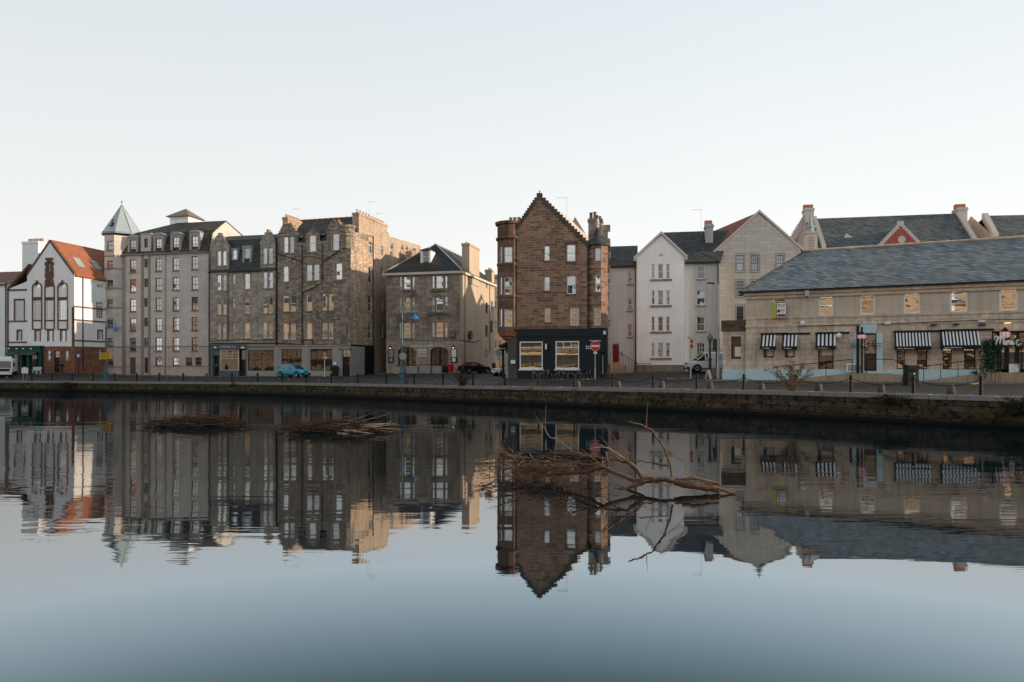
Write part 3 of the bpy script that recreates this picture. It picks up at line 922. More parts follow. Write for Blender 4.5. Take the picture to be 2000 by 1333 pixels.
# ------------------------------------------------------------------ the setting
def water_mat():
    m, nt, b = _mat('river water')
    out = nt.nodes['Material Output']; nt.nodes.remove(b)
    tc = N(nt, 'ShaderNodeTexCoord')
    def layer(sx, sy, rot, detail=2):
        mp = N(nt, 'ShaderNodeMapping'); mp.inputs['Scale'].default_value = (sx, sy, 1); mp.inputs['Rotation'].default_value = (0, 0, R(rot))
        L(nt, tc.outputs['Object'], mp.inputs['Vector'])
        return noise(nt, mp.outputs[0], 1.0, detail, 0.45)
    swell = layer(0.10, 0.45, 8, 2)
    rip = layer(0.5, 2.6, -6, 3)
    fine = layer(2.2, 7.0, 14, 2)
    patch = layer(0.02, 0.05, 20, 3)
    calm = ramp(nt, patch, 0.40, 0.62, 0.2, 2.1)
    h = math_n(nt, 'ADD', math_n(nt, 'MULTIPLY', swell, 0.011), math_n(nt, 'MULTIPLY', math_n(nt, 'MULTIPLY', rip, calm), 0.0040))
    h = math_n(nt, 'ADD', h, math_n(nt, 'MULTIPLY', math_n(nt, 'MULTIPLY', fine, calm), 0.0007))
    bp = N(nt, 'ShaderNodeBump'); bp.inputs['Strength'].default_value = 1.0; bp.inputs['Distance'].default_value = 1.0
    L(nt, h, bp.inputs['Height'])
    # mirror strength and blue tint hand-set by view angle, dimming the near water
    lw = N(nt, 'ShaderNodeLayerWeight'); lw.inputs['Blend'].default_value = 0.5
    cr = N(nt, 'ShaderNodeValToRGB'); L(nt, lw.outputs['Facing'], cr.inputs[0])
    el = cr.color_ramp.elements
    el[0].position = 0.40; el[0].color = (0.05,) * 3 + (1,)
    el[1].position = 1.0; el[1].color = (0.42,) * 3 + (1,)
    for p_, v_ in ((0.585, 0.115), (0.64, 0.27), (0.66, 0.335), (0.69, 0.425), (0.735, 0.53), (0.79, 0.475), (0.9, 0.38)):
        e = el.new(p_); e.color = (v_,) * 3 + (1,)
    df = N(nt, 'ShaderNodeBsdfDiffuse'); df.inputs['Color'].default_value = (0.003, 0.008, 0.0105, 1)
    gl = N(nt, 'ShaderNodeBsdfGlossy'); gl.inputs['Roughness'].default_value = 0.012; 
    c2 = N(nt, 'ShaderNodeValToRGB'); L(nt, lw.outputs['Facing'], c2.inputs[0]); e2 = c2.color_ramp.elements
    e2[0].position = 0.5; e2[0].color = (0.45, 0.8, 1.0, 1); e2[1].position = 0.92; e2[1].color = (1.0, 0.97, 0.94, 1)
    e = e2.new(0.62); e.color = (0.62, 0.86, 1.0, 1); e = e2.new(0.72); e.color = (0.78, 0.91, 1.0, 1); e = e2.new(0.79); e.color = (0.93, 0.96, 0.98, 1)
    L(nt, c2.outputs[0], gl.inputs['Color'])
    L(nt, bp.outputs[0], gl.inputs['Normal'])
    mx = N(nt, 'ShaderNodeMixShader'); L(nt, cr.outputs[0], mx.inputs[0]); L(nt, df.outputs[0], mx.inputs[1]); L(nt, gl.outputs[0], mx.inputs[2])
    L(nt, mx.outputs[0], out.inputs['Surface'])
    return m

mb = MB()
mb.face([(-950, -60, 0), (220, -60, 0), (220, 420, 0), (-950, 420, 0)])
tag(mb.build('water', water_mat()), kind='structure')

def ground_mat(name, ca, cb, mort, bw, bh, rough, axis_rot=30, msize=0.02):
    m, nt, b = _mat(name)
    tc = N(nt, 'ShaderNodeTexCoord')
    mp = N(nt, 'ShaderNodeMapping'); mp.inputs['Rotation'].default_value = (0, 0, R(axis_rot))
    L(nt, tc.outputs['Object'], mp.inputs['Vector'])
    wn = N(nt, 'ShaderNodeTexNoise'); wn.inputs['Scale'].default_value = 1.5; L(nt, mp.outputs[0], wn.inputs['Vector'])
    vm = N(nt, 'ShaderNodeVectorMath', operation='SCALE'); vm.inputs['Scale'].default_value = 0.08; L(nt, wn.outputs['Color'], vm.inputs[0])
    va = N(nt, 'ShaderNodeVectorMath', operation='ADD'); L(nt, mp.outputs[0], va.inputs[0]); L(nt, vm.outputs[0], va.inputs[1])
    br = N(nt, 'ShaderNodeTexBrick'); L(nt, va.outputs[0], br.inputs['Vector'])
    br.inputs['Color1'].default_value = (0, 0, 0, 1); br.inputs['Color2'].default_value = (1, 1, 1, 1)
    br.inputs['Mortar'].default_value = (0, 0, 0, 1)
    br.inputs['Scale'].default_value = 1.0; br.inputs['Mortar Size'].default_value = msize
    br.inputs['Brick Width'].default_value = bw; br.inputs['Row Height'].default_value = bh
    mid = noise(nt, tc.outputs['Object'], 1.2, 6, 0.65)
    col = mixc(nt, ca, cb, br.outputs['Color'])
    col = mixc(nt, col, mixc(nt, (0.5,) * 3, (1.5,) * 3, mid), 0.7, 'MULTIPLY')
    col = mixc(nt, col, mort, ramp(nt, br.outputs['Fac'], 0, 1, 0, 0.9))
    L(nt, col, b.inputs['Base Color'])
    L(nt, ramp(nt, mid, 0.35, 0.65, rough - 0.22, rough + 0.1), b.inputs['Roughness'])
    b.inputs['Specular IOR Level'].default_value = 0.15
    bump(nt, b, math_n(nt, 'ADD', math_n(nt, 'MULTIPLY', br.outputs['Fac'], -1.0), math_n(nt, 'MULTIPLY', mid, 0.6)), 0.8, 0.02)
    return m
M['setts'] = ground_mat('grey setts', (0.035, 0.033, 0.032), (0.078, 0.073, 0.068), (0.014, 0.013, 0.012), 0.3, 0.16, 0.75)
M['road'] = ground_mat('worn setted road', (0.028, 0.027, 0.026), (0.06, 0.057, 0.054), (0.014, 0.013, 0.012), 0.3, 0.16, 0.7, 60)
M['flags'] = ground_mat('paving flags', (0.13, 0.12, 0.11), (0.17, 0.16, 0.145), (0.06, 0.055, 0.05), 0.9, 0.6, 0.6)
M['kerb'] = plain('kerb stone', (0.15, 0.14, 0.13), 0.6, bumpd=0.01)

def sheet(name, A, B, n, dz, mat, skirt=0.0, steps=None):
    """ground-following strip between two world polylines of equal length"""
    mb = MB(); rows = []
    for a, c in zip(A, B):
        rows.append([Vector((a[0] + (c[0] - a[0]) * k / n, a[1] + (c[1] - a[1]) * k / n, 0)) for k in range(n + 1)])
    for r in rows:
        for p in r:
            p.z = zg(p.x, p.y) + dz
    for i in range(len(rows) - 1):
        for k in range(n):
            mb.face([rows[i][k], rows[i + 1][k], rows[i + 1][k + 1], rows[i][k + 1]])
    if skirt:
        def side(pts):
            for p, q in zip(pts, pts[1:]):
                mb.face([p, q, q - Vector((0, 0, skirt)), p - Vector((0, 0, skirt))])
        side([r[0] for r in rows]); side([r[-1] for r in rows]); side(rows[0]); side(rows[-1])
    return tag(mb.build(name, mat), kind='structure')

# ground: one sheet from the quay edge to the horizon
V = [0.25, 0.7, 1.4, 2.4, 3.6, 5, 7, 9, 11, 13, 15, 18, 22, 26, 32, 40, 52, 70, 110, 250, 800, 2600]
edge = quay_off(0.25)
mb = MB(); rows = []
for v in V:
    r = []
    for p in edge:
        x, y = p.x + BACK.x * (v - 0.25), p.y + BACK.y * (v - 0.25)
        r.append((x, y, zg(x, y) if v < 200 else 2.4))
    rows.append(r)
for i in range(len(rows) - 1):
    for k in range(len(edge) - 1):
        mb.face([rows[i][k], rows[i][k + 1], rows[i + 1][k + 1], rows[i + 1][k]])
tag(mb.build('ground', 'setts', smooth=True), kind='structure')

# road along the quay and the side road climbing past the red brick building
ra = [Vector((p.x, p.y)) for p in quay_off(4.6)]
rb = [Vector((p.x, p.y)) for p in quay_off(8.6)]
sel = [i for i, p in enumerate(ra) if p.x > -160 and p.x < 46]
sheet('road', [ra[i] for i in sel], [rb[i] for i in sel], 4, 0.006, 'road')
sheet('side_road', [ground_at(1290, 58.5), ground_at(1330, 66), ground_at(1362, 69.0), ground_at(1500, 69.0)],
      [ground_at(1420, 52.5), ground_at(1412, 60), ground_at(1425, 62), ground_at(1520, 62)], 5, 0.012, 'road')

# quay wall with its coping stones
def quay_wall_mat():
    m, nt, b = _mat('mossy quay masonry')
    tc = N(nt, 'ShaderNodeTexCoord')
    uv = N(nt, 'ShaderNodeAttribute'); uv.attribute_name = 'run'
    sp = N(nt, 'ShaderNodeSeparateXYZ'); L(nt, tc.outputs['Object'], sp.inputs[0])
    cb = N(nt, 'ShaderNodeCombineXYZ'); L(nt, math_n(nt, 'SUBTRACT', sp.outputs[0], sp.outputs[1]), cb.inputs[0]); L(nt, sp.outputs[2], cb.inputs[1])
    br = N(nt, 'ShaderNodeTexBrick'); L(nt, cb.outputs[0], br.inputs['Vector'])
    br.inputs['Color1'].default_value = (0.06, 0.045, 0.031, 1); br.inputs['Color2'].default_value = (0.135, 0.102, 0.068, 1)
    br.inputs['Mortar'].default_value = (0.02, 0.018, 0.014, 1); br.inputs['Scale'].default_value = 1
    br.inputs['Brick Width'].default_value = 0.85; br.inputs['Row Height'].default_value = 0.31; br.inputs['Mortar Size'].default_value = 0.018
    n1 = noise(nt, tc.outputs['Object'], 0.7, 6, 0.7); n2 = noise(nt, tc.outputs['Object'], 3.5, 6, 0.7); n3 = noise(nt, tc.outputs['Object'], 14, 4, 0.6)
    col = mixc(nt, br.outputs['Color'], mixc(nt, (0.35,) * 3, (1.7,) * 3, n2), 0.8, 'MULTIPLY')
    col = mixc(nt, col, (0.045, 0.043, 0.015), ramp(nt, n1, 0.42, 0.66, 0.0, 0.8))
    col = mixc(nt, col, (0.008, 0.007, 0.006), math_n(nt, 'MULTIPLY', ramp(nt, n2, 0.5, 0.58), 0.92, True))
    wet = ramp(nt, math_n(nt, 'ADD', sp.outputs[2], math_n(nt, 'MULTIPLY', math_n(nt, 'SUBTRACT', n2, 0.5), 0.35)), 0.12, 0.36, 1.0, 0.0)
    col = mixc(nt, col, (0.006, 0.006, 0.005), wet)
    L(nt, col, b.inputs['Base Color']); b.inputs['Roughness'].default_value = 0.85
    b.inputs['Specular IOR Level'].default_value = 0.25
    h = math_n(nt, 'ADD', math_n(nt, 'MULTIPLY', br.outputs['Fac'], -1.0), math_n(nt, 'ADD', n2, math_n(nt, 'MULTIPLY', n3, 0.5)))
    bump(nt, b, h, 1.0, 0.06)
    return m
M['quay'] = quay_wall_mat()
M['coping'] = render_mat('quay coping stone', (0.27, 0.26, 0.245), dirt=(0.06, 0.055, 0.04), amt=0.4, rough=0.55, grain=12)
qw = thing('quay_wall', 'long mossy stone quay wall rising from the river below the bollards', 'wall', (0, 0, 0))
mb = MB()
o0 = quay_off(0.0)
for i in range(len(o0) - 1):
    a, c = o0[i], o0[i + 1]
    if c.x < -200 or a.x > 60: continue
    n = max(1, int((c - a).length / 1.2))
    for k in range(n):
        p, q = a.lerp(c, k / n), a.lerp(c, (k + 1) / n)
        for z0, z1 in ((-0.6, 0.25), (0.25, 0.65), (0.65, None)):
            mb.face([(p.x, p.y, z0), (q.x, q.y, z0), (q.x, q.y, (q.z - 0.2) if z1 is None else z1), (p.x, p.y, (p.z - 0.2) if z1 is None else z1)])
wl = mb.build('wall', 'quay', qw)
mb = MB()
f0, f1 = quay_off(-0.06), quay_off(0.55)
for i in range(len(f0) - 1):
    if f0[i + 1].x < -200 or f0[i].x > 60: continue
    ln = (f0[i + 1] - f0[i]).length
    n = max(1, int(ln / 1.3))
    for k in range(n):
        g = 0.012 / max(ln, 0.1)
        pts = []
        dzz = rng.uniform(-0.012, 0.012)
        for z in (-0.21, 0.018 + dzz):
            for L_, t in ((f0, k / n + g), (f0, (k + 1) / n - g), (f1, (k + 1) / n - g), (f1, k / n + g)):
                p = L_[i].lerp(L_[i + 1], t); pts.append((p.x, p.y, p.z + z))
        mb.hexa(pts)
mb.build('coping', 'coping', qw)
# ------------------------------------------------------------------ facades
class Fac:
    """collects openings on one wall plane of a building, then cuts them and fits the windows"""
    def __init__(s, b, P, Q, side=False):
        s.b, s.pl, s.side = b, Plane(P, Q), side
        s.d = P[1] if not side else P[0]
        s.off = P[0] if not side else P[1]
        s.holes, s.wins = [], []
    def hole(s, x0, x1, y0, y1):
        if s.side:
            h = s.b.srect(x0, x1, y0, y1, s.d)
        else:
            h = s.b.rect(x0, x1, y0, y1, s.d)
        return (h[0] - s.off, h[1] - s.off, h[2], h[3])
    def at(s, px, py):
        h = s.hole(px, px + 0.01, py, py + 0.01)
        return h[0], h[3]
    def win(s, x0, x1, y0, y1, style, **kw):
        h = s.hole(x0, x1, y0, y1)
        s.holes.append(h); s.wins.append((h, style, kw))
        return h
    def cut(s, x0, x1, y0, y1):
        h = s.hole(x0, x1, y0, y1); s.holes.append(h)
        return h
    def done(s, mb, outline, depth=0.22):
        wall(mb, s.pl, outline, s.holes, depth)
        for h, st, kw in s.wins:
            window(s.b.root, s.pl, h, st, **kw)

def solid(mb, P, Q, z0, z1, tops=None):
    pl = Plane(P, Q)
    o = [(0, z0), (pl.len, z0)] + (tops or [(pl.len, z1), (0, z1)])
    wall(mb, pl, o, [])
    return pl

# =================================================================== far left white house (cut by the frame)
b = Bld('white_house', 'white house with dull red tiled roof at the left edge of the photo', 'house', -60, 104, 12, 729)
a0, a1 = 0, b.A(13)
ze, zr = b.Z(5, 553), b.Z(5, 522)
mb = MB()
solid(mb, (a0, 0), (a1, 0), -1, ze); solid(mb, (a1, 0), (a1, 9), -1, ze, [(9, ze), (4.5, zr), (0, ze)])
solid(mb, (a1, 9), (a0, 9), -1, ze); solid(mb, (a0, 9), (a0, 0), -1, ze, [(9, ze), (4.5, zr), (0, ze)])
mb.build('wall', 'hall_white', b.root)
mb = MB()
mb.slab([(a0 - .2, -.35, ze - .25), (a1 + .2, -.35, ze - .25), (a1 + .2, 4.5, zr), (a0 - .2, 4.5, zr)])
mb.slab([(a0 - .2, 9.35, ze - .25), (a1 + .2, 9.35, ze - .25), (a1 + .2, 4.5, zr + .004), (a0 - .2, 4.5, zr + .004)])
mb.build('roof', slate('dull red roof', (0.25, 0.09, 0.06), (0.19, 0.075, 0.055)), b.root)
mb = MB(); mb.box(a1 - 0.18, a1 - 0.02, -0.08, 0, 0, ze); mb.build('downpipe', 'pipe', b.root)
b2 = Bld('red_roofed_house', 'low house with red tiled roof behind the white gabled hall at far left', 'house', 5, 112, 12, 729)
a1 = b2.A(42); zr = b2.Z(25, 524); ze = b2.Z(25, 556)
mb = MB(); mb.box(0, a1, 0, 8, -1, ze); mb.build('wall', 'hall_white', b2.root)
mb = MB()
mb.slab([(-.2, -.35, ze - .1), (a1, -.35, ze - .1), (a1, 4, zr), (-.2, 4, zr)]); mb.slab([(-.2, 8.3, ze - .1), (a1, 8.3, ze - .1), (a1, 4, zr + .003), (-.2, 4, zr + .003)])
mb.build('roof', slate('dull red roof two', (0.27, 0.095, 0.06), (0.2, 0.08, 0.055)), b2.root)

# =================================================================== white gabled hall
b = Bld('gabled_hall', 'white gabled hall with brown stone window bays and sunlit orange pantile roof', 'building', 53, 98.6, 12, 729)
A, Z = b.A, b.Z
a1 = A(145); ap = A(97.5); zap = Z(97.5, 470); zl = Z(54, 536); zr = Z(145, 535)
DEP = 20
zg_ = Z(100, 677)            # top of stone storey
f = Fac(b, (0, 0), (a1, 0))
for x0, x1 in ((66.5, 81), (90.8, 106), (116, 131.8)):
    f.win(x0, x1, 585.5, 625.5, 'hall')
    f.win(x0 + 0.3, x1 - 0.3, 553.5, 563, dict(ST['sash2'], mid=1.0, rb=0), name='window')
for x0, x1 in ((69.5, 77.5), (94.5, 102.5), (119.5, 127.8)):
    f.win(x0, x1, 646, 667, 'hall2', surround='brown_trim')
f.win(95.3, 98.8, 515, 531, dict(ST['sash'], fw=0.05), surround='brown_trim')
f.done(mb_w := MB(), [(0, zg_), (a1, zg_), (a1, zr), (ap, zap), (0, zl)])
fs = Fac(b, (a1, 0), (a1, DEP), True)
fs.win(188, 202, 590, 623, 'hall'); fs.win(192, 199, 647, 664, 'hall2', surround='brown_trim'); fs.win(189, 203, 556, 563, dict(ST['sash2'], mid=1.0, rb=0))
fs.done(mb_w, [(0, zg_), (DEP, zg_), (DEP, zr), (0, zr)])
solid(mb_w, (a1, DEP), (0, DEP), -1, zr, [(a1, zl), (a1 - ap, zap), (0, zr)])
solid(mb_w, (0, DEP), (0, 0), -1, zl)
# left wing under the long cat-slide roof
wl_ = A(16.5, 0.4); zwl = Z(15, 565, 0.4); zwr = Z(52, 548, 0.4)
f = Fac(b, (wl_, 0.4), (0, 0.4))
f.win(29, 46.5, 587, 627, 'hall', surround='brown_trim'); f.win(34.5, 41, 647, 666, 'hall2', surround='brown_trim')
f.done(mb_w, [(0, zg_), (-wl_, zg_), (-wl_, zwr), (0, zwl)])
solid(mb_w, (wl_, DEP), (wl_, 0.4), -1, zwl); solid(mb_w, (0, DEP), (wl_, DEP), -1, zwl)
mb_w.build('wall', 'hall_white', b.root)
# red ashlar storey
mb = MB()
f = Fac(b, (A(78), -0.06), (a1 + 0.06, -0.06))
f.win(91.8, 98, 685, 704, 'sash'); dr = f.cut(105.5, 116.5, 685, 728); f.win(127.5, 133.5, 685.5, 704, 'hall2')
f.done(mb, [(0, -1), (a1 + 0.06 - A(78), -1), (a1 + 0.06 - A(78), zg_), (0, zg_)])
door(b, f.pl, dr, 'black', fan=0.9, frame='brown')
fs = Fac(b, (a1 + 0.06, -0.06), (a1 + 0.06, DEP), True); fs.win(193, 198, 684, 703, 'hall2')
fs.done(mb, [(0, -1), (DEP, -1), (DEP, zg_), (0, zg_)])
mb.face([(wl_, 0.4, -1), (A(78), 0.34, -1), (A(78), 0.34, zg_), (wl_, 0.4, zg_)])
mb.face([(A(78), -0.06, zg_), (a1 + .06, -0.06, zg_), (a1 + .06, .1, zg_), (A(78), .1, zg_)])
mb.build('ground_storey', 'red_ashlar', b.root)
# brown stone mouldings of the three bays
for x0, x1, yt in ((63.2, 82.8, 549), (87.5, 107.3, 549), (112.8, 133.2, 549)):
    mb = MB(); l, r = A(x0), A(x1); zb, zt = Z(x0, 644), Z(x0, 562)
    for x in (l, r - 0.15):
        mb.box(x, x + 0.15, -0.1, 0.05, zb, zt)
    for yy, t in ((644, .2), (626.5, .16), (584, .42)):
        zz = Z(x0, yy); mb.box(l + 0.2, r - 0.2, -0.085, 0.05, zz - t / 2, zz + t / 2)
    c, rad = (l + r) / 2, (r - l) / 2
    P = []
    for k in range(11):
        an = math.pi * k / 10
        P.append((c + rad * math.cos(an), zt + 0.85 * rad * math.sin(an)))
    for k in range(10):
        (x_, z_), (X_, Z_) = P[k], P[k + 1]
        q = 0.78
        mb.hexa([(x_, -.1, z_), (X_, -.1, Z_), (c + (X_ - c) * q, -.1, zt + (Z_ - zt) * q), (c + (x_ - c) * q, -.1, zt + (z_ - zt) * q),
                 (x_, .05, z_), (X_, .05, Z_), (c + (X_ - c) * q, .05, zt + (Z_ - zt) * q), (c + (x_ - c) * q, .05, zt + (z_ - zt) * q)])
    mb.box(c - .16, c + .16, -.14, .05, zt + .75 * rad, zt + 1.15 * rad)
    mb.build('bay_moulding', 'brown_trim', b.root)
# carved frame in the gable, step by step wider and narrower
mb = MB(); c = A(97.2)
for y0, y1, hw in ((548, 560, 10), (542, 548, 8.5), (534, 542, 10), (531, 534, 9)):
    mb.box(c - hw / 14.2, c + hw / 14.2, -.12, .03, Z(97, y1), Z(97, y0))
for s in (-1, 1):
    for y0, y1, hw in ((524, 531, 9.5), (519, 524, 8), (512, 519, 10)):
        x = sorted((c + s * 2.6 / 14.2, c + s * hw / 14.2)); mb.box(x[0], x[1], -.12, .03, Z(97, y1), Z(97, y0))
mb.box(c - .35, c + .35, -.14, .03, Z(97, 512), Z(97, 508.5)); mb.box(c - .6, c + .6, -.12, .03, Z(97, 508.5), Z(97, 504))
mb.build('carved_panel', 'brown_trim', b.root)
mb = MB()
for yy in (600.5, 626, 666):
    zz = b.SZ(160, yy, a1); mb.box(a1, a1 + .06, 0.0, DEP, zz - .1, zz + .1)
mb.box(a1 - .35, a1 + .05, -.05, 0, zg_, Z(145, 600))
zz = Z(30, 628, .4); mb.box(wl_, -.02, .34, .4, zz - .1, zz + .1); zz = Z(30, 669, .4); mb.box(wl_, -.02, .34, .4, zz - .1, zz + .1)
zz = Z(30, 567, .4); mb.box(wl_, -.02, .34, .4, zz - .12, zz + .12); mb.box(wl_ - .12, wl_ + .06, .3, .45, 0, zwl); mb.box(-.1, -.004, .28, .4, zg_, zwr)
mb.parts('string_course', 'brown_trim', b.root)
pipe(b, [(a1 + .1, b.S(161, a1), .3), (a1 + .1, b.S(161, a1), zr)], .07, 'brown')
# roofs
k = (zap - zr) / (a1 - ap)
mb = MB()
mb.slab([(ap, .05, zap + .12), (a1 + .35, .05, zr + .12 - .35 * k), (a1 + .35, DEP, zr + .12 - .35 * k), (ap, DEP, zap + .12)], .14)
rf = mb.build('roof', 'pantile', b.root)
kl = (zap - zl) / ap
mb = MB(); mb.slab([(ap, .05, zap + .1), (-.1, .05, zl + .1 - .1 * kl), (-.1, DEP, zl + .1 - .1 * kl), (ap, DEP, zap + .1)], .14)
zt2 = Z(52.5, 517, .4)
mb.slab([(-.1, .3, zt2), (wl_ - .3, .3, zwl - .1), (wl_ - .3, DEP, zwl - .1), (-.1, DEP, zt2)], .14)
mb.build('roof', slate('far slate', (0.15, 0.09, 0.075), (0.1, 0.075, 0.07)), b.root)
for x, yy in ((154, 518), (187, 521)):                # skylights in the sunlit slope
    q = MB(); aa = (ap + a1) / 2 + .5
    d0 = b.S(x - 7 if x < 170 else x - 6, aa)
    zz = lambda a: zap + .16 - (a - ap) * k
    q.hexa([(aa - .5, d0, zz(aa - .5)), (aa + .5, d0, zz(aa + .5)), (aa + .5, d0 + 1.2, zz(aa + .5)), (aa - .5, d0 + 1.2, zz(aa - .5)),
            (aa - .5, d0, zz(aa - .5) + .1), (aa + .5, d0, zz(aa + .5) + .1), (aa + .5, d0 + 1.2, zz(aa + .5) + .1), (aa - .5, d0 + 1.2, zz(aa - .5) + .1)])
    q.build('skylight', 'lead', rf)
mb = MB()
pl = Plane((0, 0), (a1, 0))
crow(mb, pl, 0, zl, ap, zap, 22, t1=.35, h=.2); crow(mb, pl, a1, zr, ap, zap, 22, t1=.35, h=.2)
crow(mb, Plane((wl_, .4), (0, .4)), -.1, zwl, -wl_, zt2, 13, t1=.3, h=.2)
mb.parts('crow_steps', 'brown_trim', b.root, .12)
chimney(b, A(55, 5), A(86, 5), 4, 6.0, 8, b.Z(70, 474, 5), 'hall_white', 7, 'pot', 'a')
mb = MB(); mb.box(A(40), A(52), .6, 2.2, zwr - 1.0, Z(47, 553, .6)); d_ = mb.build('dormer', 'hall_white', b.root)
mb = MB(); mb.slab([(A(38), .4, Z(47, 556)), (A(54), .4, Z(47, 548)), (A(54), 3, Z(47, 540)), (A(38), 3, Z(47, 550))], .1); mb.build('dormer_roof', 'ridge_tile', d_)
# green bar front
mb = MB(); l, r = A(16.5, -.5), A(79, -.5)
mb.box(l, r, -.5, .3, Z(45, 688, -.5), Z(45, 677.5, -.5))
mb.box(l - .15, r + .15, -.7, .3, Z(45, 678.5, -.5), Z(45, 676, -.5))
for px in (18, 40, 54, 77):
    x = A(px, -.5); mb.box(x - .22, x + .22, -.48, .3, -.4, Z(px, 687, -.5))
for p0, p1 in ((20, 38), (56, 75)):
    mb.box(A(p0, -.5), A(p1, -.5), -.3, .3, -.4, .85)
sf = mb.build('shopfront', 'green', b.root)
mb = MB()
for p0, p1 in ((20, 38), (56, 75)):
    mb.face([(A(p0), -.22, .85), (A(p1), -.22, .85), (A(p1), -.22, 3.2), (A(p0), -.22, 3.2)])
mb.face([(A(42), .1, 0), (A(52), .1, 0), (A(52), .1, 3.2), (A(42), .1, 3.2)])
mb.build('pane', 'pane_dark', sf)
mb = MB()
for p0, p1 in ((21, 39), (41.5, 53), (55, 74)):
    x0, x1 = A(p0, -.5), A(p1, -.5); zt = Z(45, 687.5, -.5)
    mb.slab([(x0, -.52, zt), (x1, -.52, zt), (x1, -1.3, zt - .45), (x0, -1.3, zt - .45)], .05)
mb.build('awning', 'green_light', sf)
for px in (18, 33, 46, 61):
    q = MB(); q.lathe([(.03, .12), (.12, .1), (.15, 0), (.05, -.06)], c=(A(px, -.8), -.85, Z(px, 682, -.8)), n=8); q.build('wall_lamp', 'white_glow', sf)

# =================================================================== apartment block with corner turret
b = Bld('apartment_block', 'tall pale grey apartment block with lead spire turret on its left corner', 'building', 240, 103, 12, 732.5)
A, Z = b.A, b.Z
a1 = A(407); ze = Z(300, 496)
DEP = 15.0
f = Fac(b, (0, 0), (a1, 0))
cols = [((253.5, 265.5), (420, 548, 682, 808, 935), 0), ((303.5, 315.5), (410, 540, 672, 802, 932), 0),
        ((337, 349.3), (407, 537, 670, 800, 930), 0), ((374, 386.5), (402, 533, 667, 798, 929), 0)]
SP = {0: [(505.5, 535), (544, 572.5), (583.5, 612), (621.5, 650), (660, 688)], }
rows = {0: [(507.5, 532.5), (546, 571), (584.5, 609), (622.5, 647), (660.5, 686)], 1: [(505, 530), (543.5, 568.5), (582.5, 607.5), (622, 647), (660, 686)],
        2: [(503.5, 529), (542, 567.5), (581.5, 607), (620.5, 646), (659.5, 686)], 3: [(501, 526.5), (540.5, 566.5), (580.5, 606.5), (620, 646), (659.5, 686)]}
for ci, (xx, _, _) in enumerate(cols):
    for y0, y1 in rows[ci]:
        f.win(xx[0], xx[1], y0, y1, 'brown4')
for y0, y1 in ((506, 523), (544.5, 561), (583, 599.5), (621, 638), (660.5, 676)):
    f.win(281.5, 289, y0, y1, 'void')
d1 = f.cut(253, 265, 698.5, 731.5); d2 = f.cut(281.5, 289, 698.5, 729.5)
f.win(303.5, 315.5, 698.5, 714.5, dict(ST['brown4'], rt=1, mid=.5, f='black')); f.win(337, 349.5, 698.5, 714.5, dict(ST['brown4'], rt=1, mid=.5))
f.win(363, 375.5, 698.5, 714.5, dict(ST['brown4'], rt=1, mid=.5, p='pane_dark')); f.win(381.5, 394, 698.5, 714.5, dict(ST['brown4'], rt=1, mid=.5, p='pane_dark'))
mbw = MB(); zband = Z(300, 676.5)
up = [h for h in f.holes]
f.holes = [h for h in up if h[2] > zband]; lowh = [h for h in up if h[3] < zband]; mids = [h for h in up if h[2] <= zband <= h[3]]
f.holes += [(h[0], h[1], zband, h[3]) for h in mids]
f.done(mbw, [(0, zband), (a1, zband), (a1, ze), (0, ze)])
mbl = MB()
wall(mbl, f.pl, [(0, -1), (a1, -1), (a1, zband), (0, zband)], lowh + [(h[0], h[1], h[2], zband) for h in mids])
door(b, f.pl, d1, 'door_grey', frame='block_trim'); door(b, f.pl, d2, 'door_brown', frame='block_trim')
# sunlit right gable
apd = b.S(441, a1); zap = b.SZ(441, 433, a1); bk = b.S(474, a1); zfo = b.SZ(400, 452, a1); zbk = b.SZ(474, 461, a1)
bk = max(bk, apd + 4)
plr = Plane((a1, 0), (a1, bk))
wall(mbw, plr, [(0, -1), (bk, -1), (bk, zbk), (apd, zap), (0.9, zfo), (0, ze)], [])
solid(mbw, (a1, bk), (-1.2, bk), -1, zbk)
solid(mbw, (-1.2, bk), (-1.2, 0), -1, ze)
wall(mbw, Plane((-1.2, 0.01), (0, 0.01)), [(0, -1), (1.2, -1), (1.2, ze), (0, ze)], [])
mbw.build('wall', 'block_grey', b.root)
mbl.build('ground_storey', 'block_pink', b.root)
mb = MB()
for yy, t, o in ((676.5, .14, .05), (715.5, .1, .04)):
    zz = Z(300, yy)
    segs = [(0, a1)]
    if yy > 700:
        segs = [(0, d1[0]), (d1[1], d2[0]), (d2[1], a1)]
    for s0, s1 in segs:
        mb.box(s0, s1, -o, 0.0, zz - t, zz)
mb.parts('string_course', 'block_trim', b.root)
mb = MB(); mb.box(A(276), A(281), -.053, 0, 0, ze); mb.box(A(289.5), A(294), -.053, 0, 0, ze); mb.parts('pilaster', 'block_trim', b.root)
